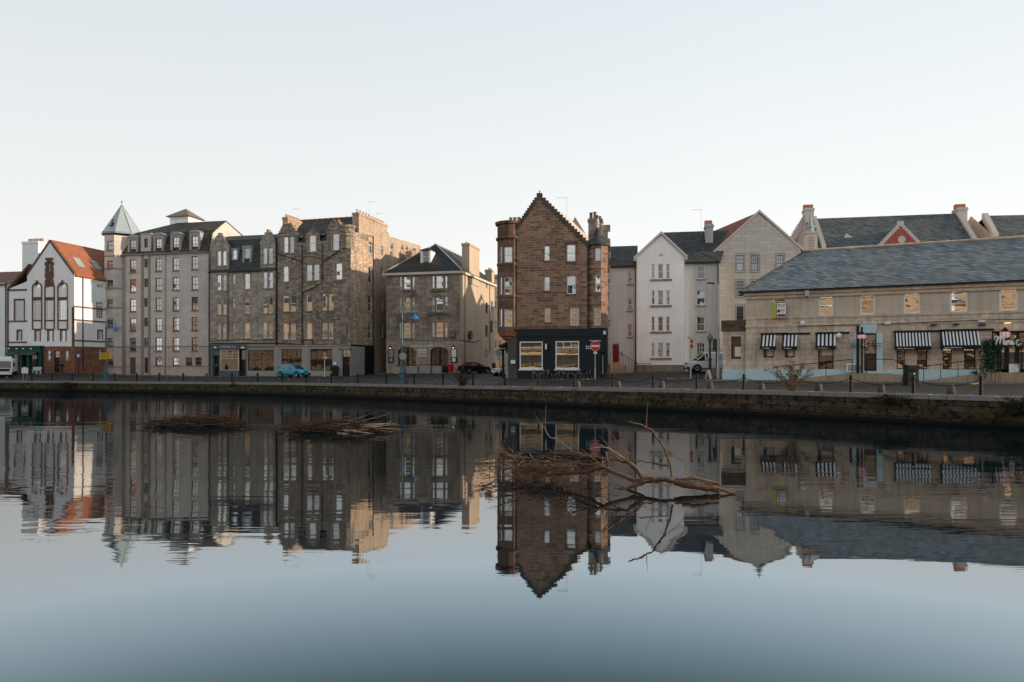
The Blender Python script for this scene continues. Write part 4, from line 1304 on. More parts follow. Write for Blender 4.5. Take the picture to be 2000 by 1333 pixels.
# mansard, dormers, hipped upper roof
zm = Z(320, 455, 1.0)
mb = MB()
mb.slab([(-.2, -.18, ze - .05), (a1 + .02, -.18, ze - .05), (a1 + .02, 1.0, zm), (0.6, 1.0, zm)], .15)
ra_, rz_ = A(342, apd * .5), None
zr = zap + .12
hx = A(346, apd)
mb.slab([(0.6, .95, zm), (a1 + .05, .95, zm), (a1 + .05, apd, zr), (hx, apd, zr)], .15)
mb.slab([(a1 + .05, bk + .2, zbk), (0.6, bk + .2, zbk), (hx, apd, zr + .004), (a1 + .05, apd, zr + .004)], .15)
mb.slab([(0.6, bk, zbk), (0.6, 1.0, zm), (hx, apd, zr + .002)], .15)
mb.build('roof', 'slate_dark', b.root)
mb = MB(); mb.box(-.3, a1 + .05, -.34, -.16, ze - .14, ze + .0); mb.build('gutter', 'block_trim', b.root)
for (x0, x1), (y0, y1), yt in (((253.5, 265.5), (468.5, 495), 460), ((303.5, 315.5), (466, 493), 455.5), ((337, 349.3), (463, 490.5), 454), ((374, 386.5), (461, 488.5), 450.5)):
    f = Fac(b, (0, -.02), (a1, -.02)); h = f.win(x0, x1, y0, y1, 'brown4')
    q = MB(); l, r = A(x0 - 4), A(x1 + 4); zt = Z(x0, yt)
    wall(q, f.pl, [(l, ze), (r, ze), (r, zt - .25), (r - .5, zt), (l + .5, zt), (l, zt - .25)], f.holes)
    for s in (l, r):
        q.face([(s, -.02, ze), (s, 2.4, ze), (s, 2.4, zt - .25), (s, -.02, zt - .25)])
    window(b.root, f.pl, h, 'brown4')
    dm = q.build('dormer', 'dormer_stone', b.root)
    q = MB()
    q.loft([[(l - .08, -.12, zt - .27), (l + .45, -.12, zt + .03), (r - .45, -.12, zt + .03), (r + .08, -.12, zt - .27)],
            [(l - .08, 2.6, zt - .27), (l + .45, 2.6, zt + .03), (r - .45, 2.6, zt + .03), (r + .08, 2.6, zt - .27)]])
    q.build('dormer_roof', 'lead', dm)
f = Fac(b, (0, -.02), (a1, -.02)); h = f.win(281.5, 289, 466.5, 484, 'void'); q = MB(); l, r = A(275), A(294.5); zt = Z(284, 458)
wall(q, f.pl, [(l, ze), (r, ze), (r, zt), (l, zt)], f.holes)
for s in (l, r): q.face([(s, -.02, ze), (s, 2.4, ze), (s, 2.4, zt), (s, -.02, zt)])
window(b.root, f.pl, h, 'void'); dm = q.build('dormer', 'block_grey', b.root)
q = MB(); q.box(l - .05, r + .05, -.1, 2.6, zt, zt + .15); q.build('dormer_roof', 'lead', dm)
# roof-top cupola
mb = MB(); cx_, cd_ = A(363, 6), 6.0; zc = Z(363, 437.5, 6); w = 1.55
mb.box(cx_ - w, cx_ + w, cd_ - w, cd_ + w, zc - 1.6, Z(363, 427, 6)); cp = mb.build('cupola', 'flat_white', b.root)
mb = MB(); zt = Z(363, 427.5, 6)
mb.loft([[(cx_ - 2, cd_ - 2, zt), (cx_ + 2, cd_ - 2, zt), (cx_ + 2, cd_ + 2, zt), (cx_ - 2, cd_ + 2, zt)],
         [(cx_ + s * .05, cd_ + t * .05, Z(363, 408.5, 6)) for s, t in ((-1, -1), (1, -1), (1, 1), (-1, 1))]])
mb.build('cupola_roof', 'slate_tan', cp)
# turret
tz = Z(222, 459, -1); p0, p1, p2 = (A(204, -1), -1.0), (A(223, -1), -1.0), (A(240, 0), 0.0)
fl = (p0[0] - .9, .6)
mbt = MB(); mbt2 = MB()
f = Fac(b, p0, p1)
for y0, y1 in ((471, 489), (509.5, 525), (547.5, 563.5), (585, 601), (625, 640), (661, 676), (702, 713)):
    f.win(209, 221, y0, y1, dict(ST['brown4'], rt=1, mid=.5))
hh = f.holes; ln = f.pl.len
f.holes = [h for h in hh if h[2] > zband]
low = [h for h in hh if h[2] <= zband]
f.done(mbt, [(0, zband), (ln, zband), (ln, tz), (0, tz)])
for h in low:
    pass
wall(mbt2, f.pl, [(0, -1), (ln, -1), (ln, zband), (0, zband)], low)
for P, Q in ((p1, p2), (fl, p0), ((fl[0], 5), fl)):
    solid(mbt, P, Q, zband, tz); solid(mbt2, P, Q, -1, zband)
solid(mbt, p2, (p2[0] + 1.2, 1.2), ze, tz); solid(mbt, (p2[0] + 1.2, 1.2), (p2[0] + .8, 5), ze, tz); solid(mbt, (p2[0] + .8, 5), (fl[0], 5), ze, tz)
mbt.build('turret_wall', 'block_grey', b.root); mbt2.build('turret_base', 'block_pink', b.root)
mb = MB()
for yy in (499.5, 524, 562, 600.5, 639.5, 677, 716):
    zz = Z(213, yy, -1)
    for P, Q in ((p0, p1), (p1, p2)):
        pl = Plane(P, Q); obox(mb, pl, 0, pl.len + .03, -.05, 0, zz - .16, zz)
mb.parts('string_course', 'block_trim', b.root)
tcx, tcy = A(238, 1.6), 1.6; rr = 2.65
sp_ = MB(); z0 = Z(238, 458, 1.6); z1 = Z(241, 400, 1.6)
sp_.lathe([(rr + .05, -.25), (rr + .15, 0), (rr * .98, .12), (rr * .52, (z1 - z0) * .47), (.05, z1 - z0)], c=(tcx, tcy, z0), n=8, a0=R(22.5))
spo = sp_.build('spire', 'spire', b.root)
q = MB()
for k in range(8):
    an = R(22.5 + 45 * k); q.tube([(tcx + rr * math.cos(an), tcy + rr * math.sin(an), z0 + .12), (tcx + .05 * math.cos(an), tcy + .05 * math.sin(an), z1)], .04, 5)
q.lathe([(.05, 0), (.05, .3), (.14, .36), (.16, .5), (.05, .62), (.02, .9)], c=(tcx, tcy, z1 - .05), n=8)
q.build('finial', 'lead', spo)
q = MB()                                               # the dark emblem on the spire front
def onsp(u_, v_):
    z = z0 + (z1 - z0) * v_; r = rr * .92 * (1 - v_) + .08
    return (tcx + u_, tcy - r, z)
for pts in ([(.1, .16), (-.35, .2), (-.3, .26), (.3, .2)], [(.0, .24), (-.3, .3), (-.1, .34), (.3, .28)], [(-.25, .34), (-.35, .43), (-.1, .46), (-.15, .36)], [(.25, .18), (.05, .2), (.1, .33), (.3, .3)]):
    q.face([onsp(*p) for p in pts])
q.build('emblem', 'iron', spo)
for px, yt in ((240.8, 498), (323.5, 492), (244.5, 498)):
    pipe(b, [(A(px), -.09, .1), (A(px), -.09, Z(px, yt))], .055, 'pipe_grey')

# =================================================================== grey tenement with mansard
b = Bld('grey_tenement', 'grey stone tenement with slate mansard between the apartment block and the taller rubble tenement', 'building', 408, 98.3, 13, 736)
A, Z = b.A, b.Z
a1 = A(541); ze = Z(470, 530); DEP = 11
zs = Z(470, 670)
f = Fac(b, (0, 0), (a1, 0))
L3 = [((537, 567.5), (584, 614.5), (632, 662)), ((534.5, 565), (582, 612.5), (630, 661)), ((531.5, 563), (580.5, 612), (629.5, 660.5))]
kw = dict(surround='ten_trim', sill='ten_trim')
for (x0, x1), g in (((423.5, 431.5), 0), ((434.2, 442), 0), ((476.5, 488), 1), ((513.2, 521.5), 2), ((524, 532.8), 2)):
    for y0, y1 in L3[g]:
        f.win(x0, x1, y0, y1, 'sash2' if g == 0 else 'sash', **({'sill': 'ten_trim'} if x0 in (434.2, 524) or x0 in (423.5, 513.2) else kw))
for y0, y1 in ((536, 555), (582.5, 602), (630.5, 650)):
    f.win(453.8, 459, y0, y1, 'sash')
mbw = MB()
f.done(mbw, [(0, zs), (a1, zs), (a1, Z(541, 527)), (0, Z(408, 534))])
solid(mbw, (0, DEP), (0, 0), -1, ze); solid(mbw, (a1, DEP), (0, DEP), -1, ze)
mbw.build('wall', 'ten_a', b.root)
zl, zr_ = Z(408, 534), Z(541, 527)
mb = MB(); zt = Z(450, 466, 1.3); zt2 = Z(520, 459, 1.3); zrid = Z(470, 461, 4.2)
mb.slab([(0, -.15, ze - .05), (a1, -.15, ze - .05), (a1, 1.3, Z(470, 469, 1.3)), (0, 1.3, Z(470, 469, 1.3))], .14)
mb.slab([(0, 1.25, Z(470, 469, 1.3)), (a1, 1.25, Z(470, 469, 1.3)), (a1, 4.2, zrid), (0, 4.2, zrid)], .14)
mb.slab([(a1, DEP, ze), (0, DEP, ze), (0, 4.2, zrid + .003), (a1, 4.2, zrid + .003)], .14)
mb.build('roof', 'slate', b.root)
mb = MB(); mb.box(A(446), A(509), -.3, -.13, ze - .13, ze + .02); mb.box(0, A(411), -.3, -.13, ze - .13, ze + .02); mb.parts('gutter', 'pipe', b.root)
for x0, x1, xa, ya, wins_ in ((412, 446.5, 429, 462.5, ((423.5, 431.5, 490, 521), (434.2, 442, 490, 521))), (509, 539, 523.5, 456, ((513.2, 521.5, 484.5, 516), (524, 532.8, 484, 515)))):
    f = Fac(b, (0, -.03), (a1, -.03)); q = MB()
    hs = [f.win(*w_, 'sash') for w_ in wins_]
    l, r = A(x0), A(x1); sh = Z(xa, ya + 21); xa_ = A(xa)
    wall(q, f.pl, [(l, ze - .1), (r, ze - .1), (r, sh), (xa_ + .35, Z(xa, ya)), (xa_ - .35, Z(xa, ya)), (l, sh)], f.holes)
    for s in (l, r): q.face([(s, -.03, ze - .1), (s, 3, ze - .1), (s, 3, sh), (s, -.03, sh)])
    crow(q, f.pl, l, sh, xa_ - .3, Z(xa, ya), 5, t1=.35); crow(q, f.pl, r, sh, xa_ + .3, Z(xa, ya), 5, t1=.35)
    q.box(xa_ - .22, xa_ + .22, -.08, .4, Z(xa, ya) - .1, Z(xa, ya) + .5)
    for h in hs: window(b.root, f.pl, h, 'sash', sill='ten_trim')
    dm = q.build('dormer', 'ten_a', b.root)
    q = MB(); zz = Z(xa, ya) - .15
    q.slab([(l - .05, .1, sh - .1), (xa_, .1, zz), (xa_, 4.0, zz), (l - .05, 4, sh - .1)], .1); q.slab([(r + .05, .1, sh - .1), (xa_, .1, zz), (xa_, 4.0, zz), (r + .05, 4, sh - .1)], .1)
    q.build('dormer_roof', 'slate', dm)
for x0, x1, y0, y1, hw in ((476.5, 488, 485, 518, 3), (454, 462.5, 488, 507, 1.5)):
    f = Fac(b, (0, .25), (a1, .25)); h = f.win(x0, x1, y0, y1, 'sash'); q = MB(); l, r = A(x0 - hw, .25), A(x1 + hw, .25); zt = Z(x0, y0 - hw, .25); zb = Z(x0, y1 + 2, .25)
    wall(q, f.pl, [(l, zb), (r, zb), (r, zt), (l, zt)], f.holes)
    for s in (l, r): q.face([(s, .25, zb), (s, 2, zb), (s, 2, zt), (s, .25, zt)])
    q.box(l - .05, r + .05, .2, 2.2, zt, zt + .1)
    window(b.root, f.pl, h, 'sash'); q.build('dormer', 'lead', b.root)
pipe(b, [(A(446), -.1, zs + .3), (A(446), -.1, ze)], .05); pipe(b, [(A(409.5), -.1, zs + .3), (A(409.5), -.1, ze)], .05); pipe(b, [(A(540), -.12, zs - .2), (A(540), -.12, Z(540, 470))], .07)
pipe(b, [(0.1, -.07, zs + .25), (A(446), -.07, zs + .3), (A(470), -.07, zs + .5), (A(501), -.07, zs + .3), (a1, -.07, zs + .35)], .035, name='cable')
# grey shop at the left, beige shop at the right
q = MB(); l, r = A(410.5, -.25), A(482, -.25)
q.box(l, r, -.32, .1, Z(450, 682, -.3), Z(450, 675, -.3)); q.box(l, r, -.45, .1, Z(450, 675, -.3), Z(450, 672.5, -.3))
q.box(l, A(415.5, -.25), -.2, .2, -.5, Z(450, 682)); q.box(A(416.5), A(429), -.12, .2, Z(420, 694), Z(420, 683.5)); q.box(A(430), A(467.5), -.22, .2, -.5, Z(450, 724.5))
q.box(A(481), A(482.5), -.2, .2, -.5, Z(450, 682)); q.box(A(429.2), A(430.2), -.2, .2, -.5, Z(450, 682))
sh = q.build('shopfront', 'slate_paint', b.root)
fw_ = Fac(b, (0, -.2), (a1, -.2)); h = fw_.hole(429.5, 466.5, 683.5, 724)
window(b.root, fw_.pl, h, dict(f='cream', p='pane_flat', cols=3, rt=3, rb=1, mid=.58, fw=.08, inset=.0), bar=.06)
fw_ = Fac(b, (0, 0.02), (a1, 0.02))
door(b, fw_.pl, fw_.hole(415.8, 428.6, 694, 735), 'black', frame='cream', panels=False)
door(b, fw_.pl, fw_.hole(468.5, 481, 683.5, 735.5), 'black', fan=1.3, frame='black')
q = MB(); q.box(0, a1, .3, .5, -1, zs); q.box(0, a1, -.05, .3, Z(450, 672.5), zs); q.build('shop_backing', 'black', b.root)
zt_ = Z(450, 681, -.33)
t = text_mesh('lettering', '·J·BAL&3 Co.', 'sign_white', A(461, -.33) - A(429, -.33), .42, b.root, (A(429, -.33), -.33, zt_ - .02 + .05))
q = MB(); x = A(418, -.33)
for k in range(2): q.box(x + .18 * k, x + .15 + .18 * k, -.34, -.33, zt_ + .02, zt_ + .3)
x = A(469, -.33); q.face([(x, -.335, zt_), (x + .75, -.335, zt_), (x + .38, -.335, zt_ + .36)]); q.parts('shop_emblem', 'sign_white', b.root)
q = MB(); l2, r2 = A(482.6), a1
fb = Fac(b, (l2, -.12), (r2 + .02, -.12)); h = fb.cut(483.8, 535, 684, 724.5)
wall(q, fb.pl, [(0, -.8), (r2 - l2, -.8), (r2 - l2, Z(500, 678)), (0, Z(500, 678))], [h], .3); q.build('shopfront', 'shop_grey', b.root)
window(b.root, fb.pl, h, 'shop')
q = MB(); q.box(l2, r2, -.3, .0, Z(500, 678), Z(500, 672.5)); q.build('fascia', 'shop_stone', b.root)

# =================================================================== rubble tenement with sunlit side
b = Bld('rubble_tenement', 'tall brown rubble stone tenement with crow stepped gables, sunlit side and painted shop', 'building', 542.5, 95.5, 16, 736.5)
A, Z = b.A, b.Z
a1 = A(685); zs = Z(610, 674); zc = Z(610, 512); zrt = Z(610, 477)
DEP = 9.0
f = Fac(b, (0, 0), (a1, 0))
kw = dict(surround='ten_trim', sill='ten_trim'); k2 = dict(sill='ten_trim')
f.win(552, 563.3, 520, 550.5, 'sash', **kw); f.win(598, 609.2, 517, 548.5, 'sash2', **k2); f.win(612.2, 623.6, 516.5, 547.5, 'sash', **k2); f.win(655.5, 668, 514, 546.5, 'sash', **kw)
for (x0, x1) in ((552, 564.2), (566.4, 578)):
    f.win(x0, x1, 577, 608.5, 'sash', **k2); f.win(x0, x1, 631.5, 663.3, 'sash', **k2)
f.win(597.5, 609, 575, 607, 'sash', **kw); f.win(597.5, 609, 630.5, 662.5, 'sash', **kw)
for (x0, x1) in ((629, 639.3), (641, 651.2)):
    f.win(x0, x1, 574, 606, 'sash', **k2); f.win(x0, x1, 630, 662, 'sash', **k2)
zeave = Z(610, 473)
mbw = MB()
# gabled and dormered top: windows break the eaves
f.done(mbw, [(0, zs), (a1, zs), (a1, zc), (0, zc)])
top = Fac(b, (0, 0.001), (a1, 0.001))
H = [top.win(553, 562.8, 462.5, 494, 'sash', **k2), top.win(565, 574.5, 462, 494, 'sash', **k2), top.win(603, 616.5, 459.5, 492, 'sash', **kw), top.win(649, 662.5, 456.5, 489, 'sash', **kw)]
lg, rg = A(543.5), A(583)
parts_ = [((0, rg), [(0, zc), (rg, zc), (rg, Z(560, 461)), (A(566), Z(560, 437)), (A(556), Z(560, 437)), (0, Z(560, 461))]),
          ((A(583), A(597)), [(A(583), zc), (A(597), zc), (A(597), zeave), (A(583), zeave)]),
          ((A(597), A(625)), [(A(597), zc), (A(625), zc), (A(625), Z(610, 458)), (A(611), Z(610, 443)), (A(597), Z(610, 458))]),
          ((A(625), A(638)), [(A(625), zc), (A(638), zc), (A(638), Z(630, 471)), (A(625), Z(630, 471))]),
          ((A(638), A(670)), [(A(638), zc), (A(670), zc), (A(670), Z(655, 452)), (A(659), Z(655, 431)), (A(652), Z(655, 431)), (A(638), Z(655, 452))]),
          ((A(670), a1), [(A(670), zc), (a1, zc), (a1, Z(680, 455)), (A(670), Z(680, 455))])]
for (l, r), o in parts_:
    wall(mbw, top.pl, o, [h for h in H if l - .01 <= h[0] and h[1] <= r + .01])
for h, st, kk in top.wins: window(b.root, top.pl, h, st, **kk)
for (x0, x1, xa0, xa1, ys, ya, n_) in ((543.5, 583, 556, 566, 461, 437, 6), (638, 670, 652, 659, 452, 431, 5)):
    crow(mbw, top.pl, A(x0), Z(x0, ys), A(xa0), Z(xa0, ya), n_, t1=.4); crow(mbw, top.pl, A(x1), Z(x1, ys), A(xa1), Z(xa1, ya), n_, t1=.4)
solid(mbw, (0, DEP), (0, 0), -1, Z(545, 461)); 
mbw.build('wall', 'ten_b', b.root)
# sunlit side: front block, recessed stair, rear block
sw = MB()
s1d, s2d, s3d = b.S(729.5, a1), b.S(760, a1), b.S(822, a1)
zside = b.SZ(715, 456, a1); zs2 = b.SZ(740, 442, a1); zs3 = b.SZ(790, 470, a1)
fs = Fac(b, (a1, 0), (a1, s1d), True)
fs.win(719.5, 727.5, 463, 495.5, 'sash'); fs.win(719.5, 727, 520, 553, 'sash'); fs.win(719.5, 726.5, 577, 608.5, 'sash'); fs.win(719.5, 726.5, 631.5, 662.5, 'sash')
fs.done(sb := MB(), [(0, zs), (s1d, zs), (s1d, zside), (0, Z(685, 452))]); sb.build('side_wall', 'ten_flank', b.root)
fs = Fac(b, (a1, s1d), (a1 , s2d), True)
for y0, y1 in ((469, 500), (523, 553), (580, 608), (632, 660)): fs.win(743.5, 748.5, y0, y1, 'sash')
fs.done(sw, [(0, -1), (s2d - s1d, -1), (s2d - s1d, b.SZ(758, 455, a1)), (0, zs2)])
fs = Fac(b, (a1 - .003, s2d), (a1 - .003, s3d), True)
fs.win(762, 768, 474, 504, 'sash'); fs.win(783.5, 788, 479, 489, 'sash'); fs.win(792, 796.5, 481, 490, 'sash'); fs.win(805, 812, 485, 500, 'sash')
fs.done(sw, [(0, -1), (s3d - s2d, -1), (s3d - s2d, b.SZ(820, 480, a1)), (0, b.SZ(763, 463, a1))])
solid(sw, (a1, s3d), (0, s3d), -1, zs3); solid(sw, (0, s3d), (0, DEP), -1, zs3 - 2)
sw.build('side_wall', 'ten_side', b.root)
# roof
mb = MB(); rd = 4.6; zrg = Z(620, 430.5, rd)
mb.slab([(.05, .3, Z(610, 471)), (a1 - .3, .3, Z(610, 470)), (a1 - .3, rd, zrg), (-.1, rd, zrg)], .14)
mb.slab([(a1 - .3, 9.5, zside - .5), (-.1, 9.5, zside - .5), (-.1, rd, zrg + .003), (a1 - .3, rd, zrg + .003)], .14)
mb.slab([(0, 9.3, zside - .8), (a1 - .05, 9.3, zside - .8), (a1 - .05, s3d, zs3 - .4), (0, s3d, zs3 - .4)], .14)
mb.build('roof', 'slate', b.root)
mb = MB()
for k in range(26):
    x = -.1 + (a1 - .3) * k / 26; mb.tube([(x, rd, zrg + .05 + .04 * (k % 2)), (x + (a1 - .3) / 26 * .96, rd, zrg + .06)], .15, 6)
mb.build('ridge', 'ridge_tile', b.root)
for l, r, xa, ys, ya in ((A(545), A(583), A(561), 461, 440), (A(597), A(625), A(611), 458, 444.5), (A(638), A(670), A(655.5), 452, 433)):
    q = MB(); z0, z1 = Z(610, ys) - .1, Z(610, ya)
    q.slab([(l - .03, .25, z0), (xa, .25, z1), (xa, 3.6, z1), (l - .03, 3.6, z0)], .1); q.slab([(r + .03, .25, z0), (xa, .25, z1 + .002), (xa, 3.6, z1 + .002), (r + .03, 3.6, z0)], .1)
    dm = q.build('dormer_roof', 'slate', b.root)
    q = MB(); q.tube([(r + .1, .3, z0 + .05), (r + .1 - (r - xa) * .6, 2.8, z0 + (z1 - z0) * .6)], .1, 5); q.build('valley_lead', 'lead', dm)
chimney(b, A(552, .8), A(562, .8), .8, 4.2, zrg - 3, Z(556, 426.5, 1.5), 'ten_side', 7, 'pot', 'd', .4)
chimney(b, a1 - .95, a1 + .0, 2.2, 6.4, zside - 1.0, b.SZ(700, 414.5, a1) , 'ten_side', 5, 'pot', 'd', .5)
pp = s1d + .05
chimney(b, a1 - 1.0, a1 + .02, s1d + .1, s1d + 4.2, zside - 1, b.SZ(735, 433, a1) + .2, 'ten_side', 6, 'pot', 'd', .45)
chimney(b, a1 + 1.0, a1 + 2.0, s2d + 3.5, s2d + 9.5, 8, b.SZ(785, 493, a1) , 'ten_side', 6, 'pot', 'd', .4)
mb = MB()                                          # corbelled corner turret stub
cz = Z(680, 500)
mb.lathe([(.25, 0), (.5, .35), (.55, .55), (.68, .6), (.72, .85), (.86, .95), (.88, 1.25), (.86, 1.3), (.86, 2.5), (.92, 2.55), (.92, 2.75), (.86, 2.8), (.86, 3.6), (1.0, 3.7), (1.02, 4.0), (.2, 4.1)], c=(a1 - .75, .6, cz), n=14)
mb.build('corner_turret', 'ten_b', b.root)
mb = MB(); q = Z(676, 630)
mb.box(A(664), A(684), -.1, 0, q - .1, q + .12); mb.box(A(668), A(681), -.13, 0, q + .12, q + .4); mb.box(A(671), A(678), -.1, 0, q + .4, q + .65); mb.box(A(673.5), A(676.5), -.09, 0, q - 1.9, q - .1); mb.box(A(666), A(668), -.08, 0, q - 2.2, q - .1); mb.box(A(681), A(683), -.08, 0, q - 2.2, q - .1)
mb.build('carved_panel', 'ten_trim', b.root)
# downpipes that wander over the front
P = lambda px, py: (A(px), -.09, Z(px, py))
pipe(b, [P(545, 478), P(545, 497), P(588, 510.5), P(590, 512)], .05); pipe(b, [P(590.5, 476), P(590.5, 673)], .05); pipe(b, [P(630, 474), P(630, 549), P(625, 556), P(592, 573)], .05)
pipe(b, [P(663.5, 472), P(663.5, 490), P(650, 499), P(631, 511)], .05); pipe(b, [(a1 + .08, s1d - .2, 0.2), (a1 + .08, s1d - .2, zside)], .05)
P2 = lambda px, py: (A(px), -.06, Z(px, py))
pipe(b, [P2(591, 503), P2(597, 500.5), P2(605, 499.5), P2(612, 500), P2(622, 503), P2(629, 507)], .06, 'ten_trim', 'relieving_arch')
pipe(b, [P(542, 671), P(586, 673), P(594, 673), P(594, 664), P(611, 664), P(611, 673), P(686, 674)], .06, name='cable')
# painted shop
q = MB(); fb = Fac(b, (-.02, -.1), (a1 + .02, -.1))
hs = [fb.cut(549.5, 589.5, 682, 722), fb.cut(606, 648.8, 682, 724.5)]; dh = fb.cut(668.5, 683.5, 683, 735.5)
wall(q, fb.pl, [(0, -.9), (a1 + .04, -.9), (a1 + .04, Z(610, 676.5)), (0, Z(610, 676.5))], fb.holes, .3)
q.box(A(537.5), A(545), -.16, -.1, -.9, Z(610, 677)); q.box(A(590.5), A(604), -.16, -.1, -.9, Z(610, 677)); q.box(A(654), A(667), -.16, -.1, -.9, Z(610, 677)); 
q.build('shopfront', 'shop_grey', b.root)
for h in hs: window(b.root, fb.pl, h, 'shop')
door(b, fb.pl, dh, 'black', frame='black', fan=.9, panels=False)
q = MB(); sg = b.S(712, a1)
q.face([(a1 + .02, -.1, -.9), (a1 + .02, sg, -.9), (a1 + .02, sg, Z(685, 676.5)), (a1 + .02, -.1, Z(685, 676.5))]); q.build('shop_side', 'shop_grey', b.root)
q = MB(); q.face([(a1, sg, -.9), (a1, s1d + .3, -.9), (a1, s1d + .3, zs), (a1, sg, zs)]); q.build('passage', 'black', b.root)  # flat black sheet stands in for the dark of the passage mouth
q = MB(); q.box(-.02, a1 + .06, -.22, 0.0, Z(610, 676.4), zs); q.build('fascia', 'ten_trim', b.root)
text_mesh('lettering', 'MARTIN WISHART', 'grey_print', A(579) - A(550), .2, b.root, (A(550), -.11, Z(560, 680.5)))
q = MB(); q.box(A(651.5), A(660), -.2, -.16, Z(655, 714), Z(655, 706)); mn = q.build('menu_board', 'black', b.root)
q = MB(); q.box(A(652.3), A(659.2), -.21, -.2, Z(655, 713.2), Z(655, 706.8)); q.build('menu', 'sign_white', mn)
q = MB(); q.box(A(685.2) + .03 - .3, a1 + .0, -.13, -.11, Z(686, 712), Z(686, 707.5)); q.build('wall_plate', 'sign_red', b.root)
for px in (666, 686): 
    q = MB(); q.box(A(px) - .12, A(px) + .12, -.35, -.1, Z(px, 683), Z(px, 681.5)); q.build('spot_lamp', 'black', b.root)
aerial(b, A(583, 3), 3, zrg - .2, 1.6, -1); aerial(b, a1 - .5, s1d - .6, zside, 4.6); aerial(b, a1 - .5, s1d + 2, b.SZ(735, 433, a1), 1.4); 
# =================================================================== stone inn with hipped roof
b = Bld('stone_inn', 'four storey dark stone inn with hipped slate roof and two arched openings at street level', 'building', 754.5, 97, 14, 730)
A, Z = b.A, b.Z
a1 = A(899); ze = Z(827, 532); DEP = b.S(966, a1); zb = Z(827, 665)
f = Fac(b, (0, 0), (a1, 0))
for (p, q, r) in (((780, 784.3), (788, 801.5), (804.7, 809.5)), ((843.7, 848.3), (851.2, 865.5), (868.5, 873.7))):
    o = 0 if p[0] < 800 else -1.6
    for (y0, y1) in ((540.5, 565), (580.5, 609.5), (630.5, 660)):
        f.win(p[0], p[1], y0 + o, y1 + o, 'sash', sill='ten_trim'); f.win(q[0], q[1], y0 + o, y1 + o, 'sash', sill='ten_trim'); f.win(r[0], r[1], y0 + o, y1 + o, 'sash', sill='ten_trim')
mbw = MB(); f.done(mbw, [(0, zb), (a1, zb), (a1, ze), (0, ze)])
solid(mbw, (0, DEP), (0, 0), -1, ze)
mbw.build('wall', 'inn', b.root)
# ground storey with two segmental arches
f = Fac(b, (0, -.05), (a1 + .05, -.05)); lw = MB()
arch = []
for x0, x1 in ((777, 812.5), (840.5, 876)):
    h = f.hole(x0, x1, 678, 728); sp_ = f.hole(x0, x1, 688, 728)[3]; arch.append((h, sp_))
ln = f.pl.len
edges = [0] + [v for h, _ in arch for v in (h[0], h[1])] + [ln]
for i in range(0, len(edges), 2):
    lw.face([f.pl.pt(edges[i], -1), f.pl.pt(edges[i + 1], -1), f.pl.pt(edges[i + 1], zb), f.pl.pt(edges[i], zb)])
for h, sp_ in arch:
    n = 12; c = (h[0] + h[1]) / 2; hw = (h[1] - h[0]) / 2
    pts = [(c - hw * math.cos(math.pi * k / n), sp_ + (h[3] - sp_) * math.sin(math.pi * k / n)) for k in range(n + 1)]
    for (s_, z_), (S_, Z_) in zip(pts, pts[1:]):
        lw.face([f.pl.pt(s_, z_), f.pl.pt(S_, Z_), f.pl.pt(S_, zb), f.pl.pt(s_, zb)])
        lw.face([f.pl.pt(s_, z_), f.pl.pt(S_, Z_), f.pl.pt(S_, Z_, .4), f.pl.pt(s_, z_, .4)])
    for s_ in (h[0], h[1]): lw.face([f.pl.pt(s_, -1), f.pl.pt(s_, sp_), f.pl.pt(s_, sp_, .4), f.pl.pt(s_, -1, .4)])
    fr = MB(); w = h[1] - h[0]; zt = h[3]
    for s0, s1 in ((h[0], h[0] + .09), (c - .16, c + .16), (h[1] - .09, h[1])): obox(fr, f.pl, s0, s1, .28, .38, -.2, sp_ + (.55 if s0 == c - .16 else 0))
    obox(fr, f.pl, h[0] + .09, h[1] - .09, .29, .37, sp_ - .06, sp_ + .06); obox(fr, f.pl, h[0] + .09, h[1] - .09, .29, .37, 0, .5)
    for k in (-1, 1): obox(fr, f.pl, c + k * hw * .5 - .03, c + k * hw * .5 + .03, .30, .36, 0, sp_ + .5)
    wn = fr.build('arched_window', 'black', b.root)
    pn = MB(); pn.face([f.pl.pt(s_, z_, .33) for s_, z_ in pts] + [f.pl.pt(h[1], -.3, .33), f.pl.pt(h[0], -.3, .33)]); pn.build('pane', 'pane_dark', wn)
lw.face([f.pl.pt(0, zb), f.pl.pt(ln, zb), f.pl.pt(ln, zb, .06), f.pl.pt(0, zb, .06)])
lw.build('ground_storey', 'inn_low', b.root)
mb = MB()
mb.box(-.05, a1 + .1, -.14, -.05, zb - .05, zb + .12)
for x0, x1 in ((778.5, 811), (842.5, 875)):
    for yy in ((567, 570), (611.5, 614.5)): mb.box(A(x0) - .15, A(x1) + .15, -.16, 0, Z(x0, yy[1]), Z(x0, yy[0]))
    for yy in ((571, 579), (615, 629)):
        mb.box(A(x0), A(x1), -.05, 0, Z(x0, yy[1]), Z(x0, yy[0]))
mb.parts('string_course', 'inn', b.root)
sw = MB(); fs = Fac(b, (a1, 0), (a1, DEP), True)
fs.win(948.5, 952.8, 591.5, 612.5, 'dark1'); fs.win(948.2, 952.6, 636, 658.5, 'void'); fs.win(949, 952, 545, 563, 'sash')
fs.win(957.5, 963, 588, 608, 'sash'); fs.win(957.3, 962.3, 627, 650, 'void'); fs.win(948, 952, 682, 700, 'sash')
sh_ = b.S(940, a1)
fs.done(sw, [(0, -1), (DEP, -1), (DEP, b.SZ(962, 541, a1)), (sh_, ze + .6), (sh_, ze), (0, ze)] if False else [(0, -1), (DEP, -1), (DEP, ze), (0, ze)])
solid(sw, (a1, DEP), (0, DEP), -1, ze)
sw.build('side_wall', 'inn_side', b.root)
mb = MB(); apx, apd = A(851, 5.2), 5.2; zap = Z(851, 478, apd)
rb_d = DEP - 1; rb = (apx + .2, rb_d)
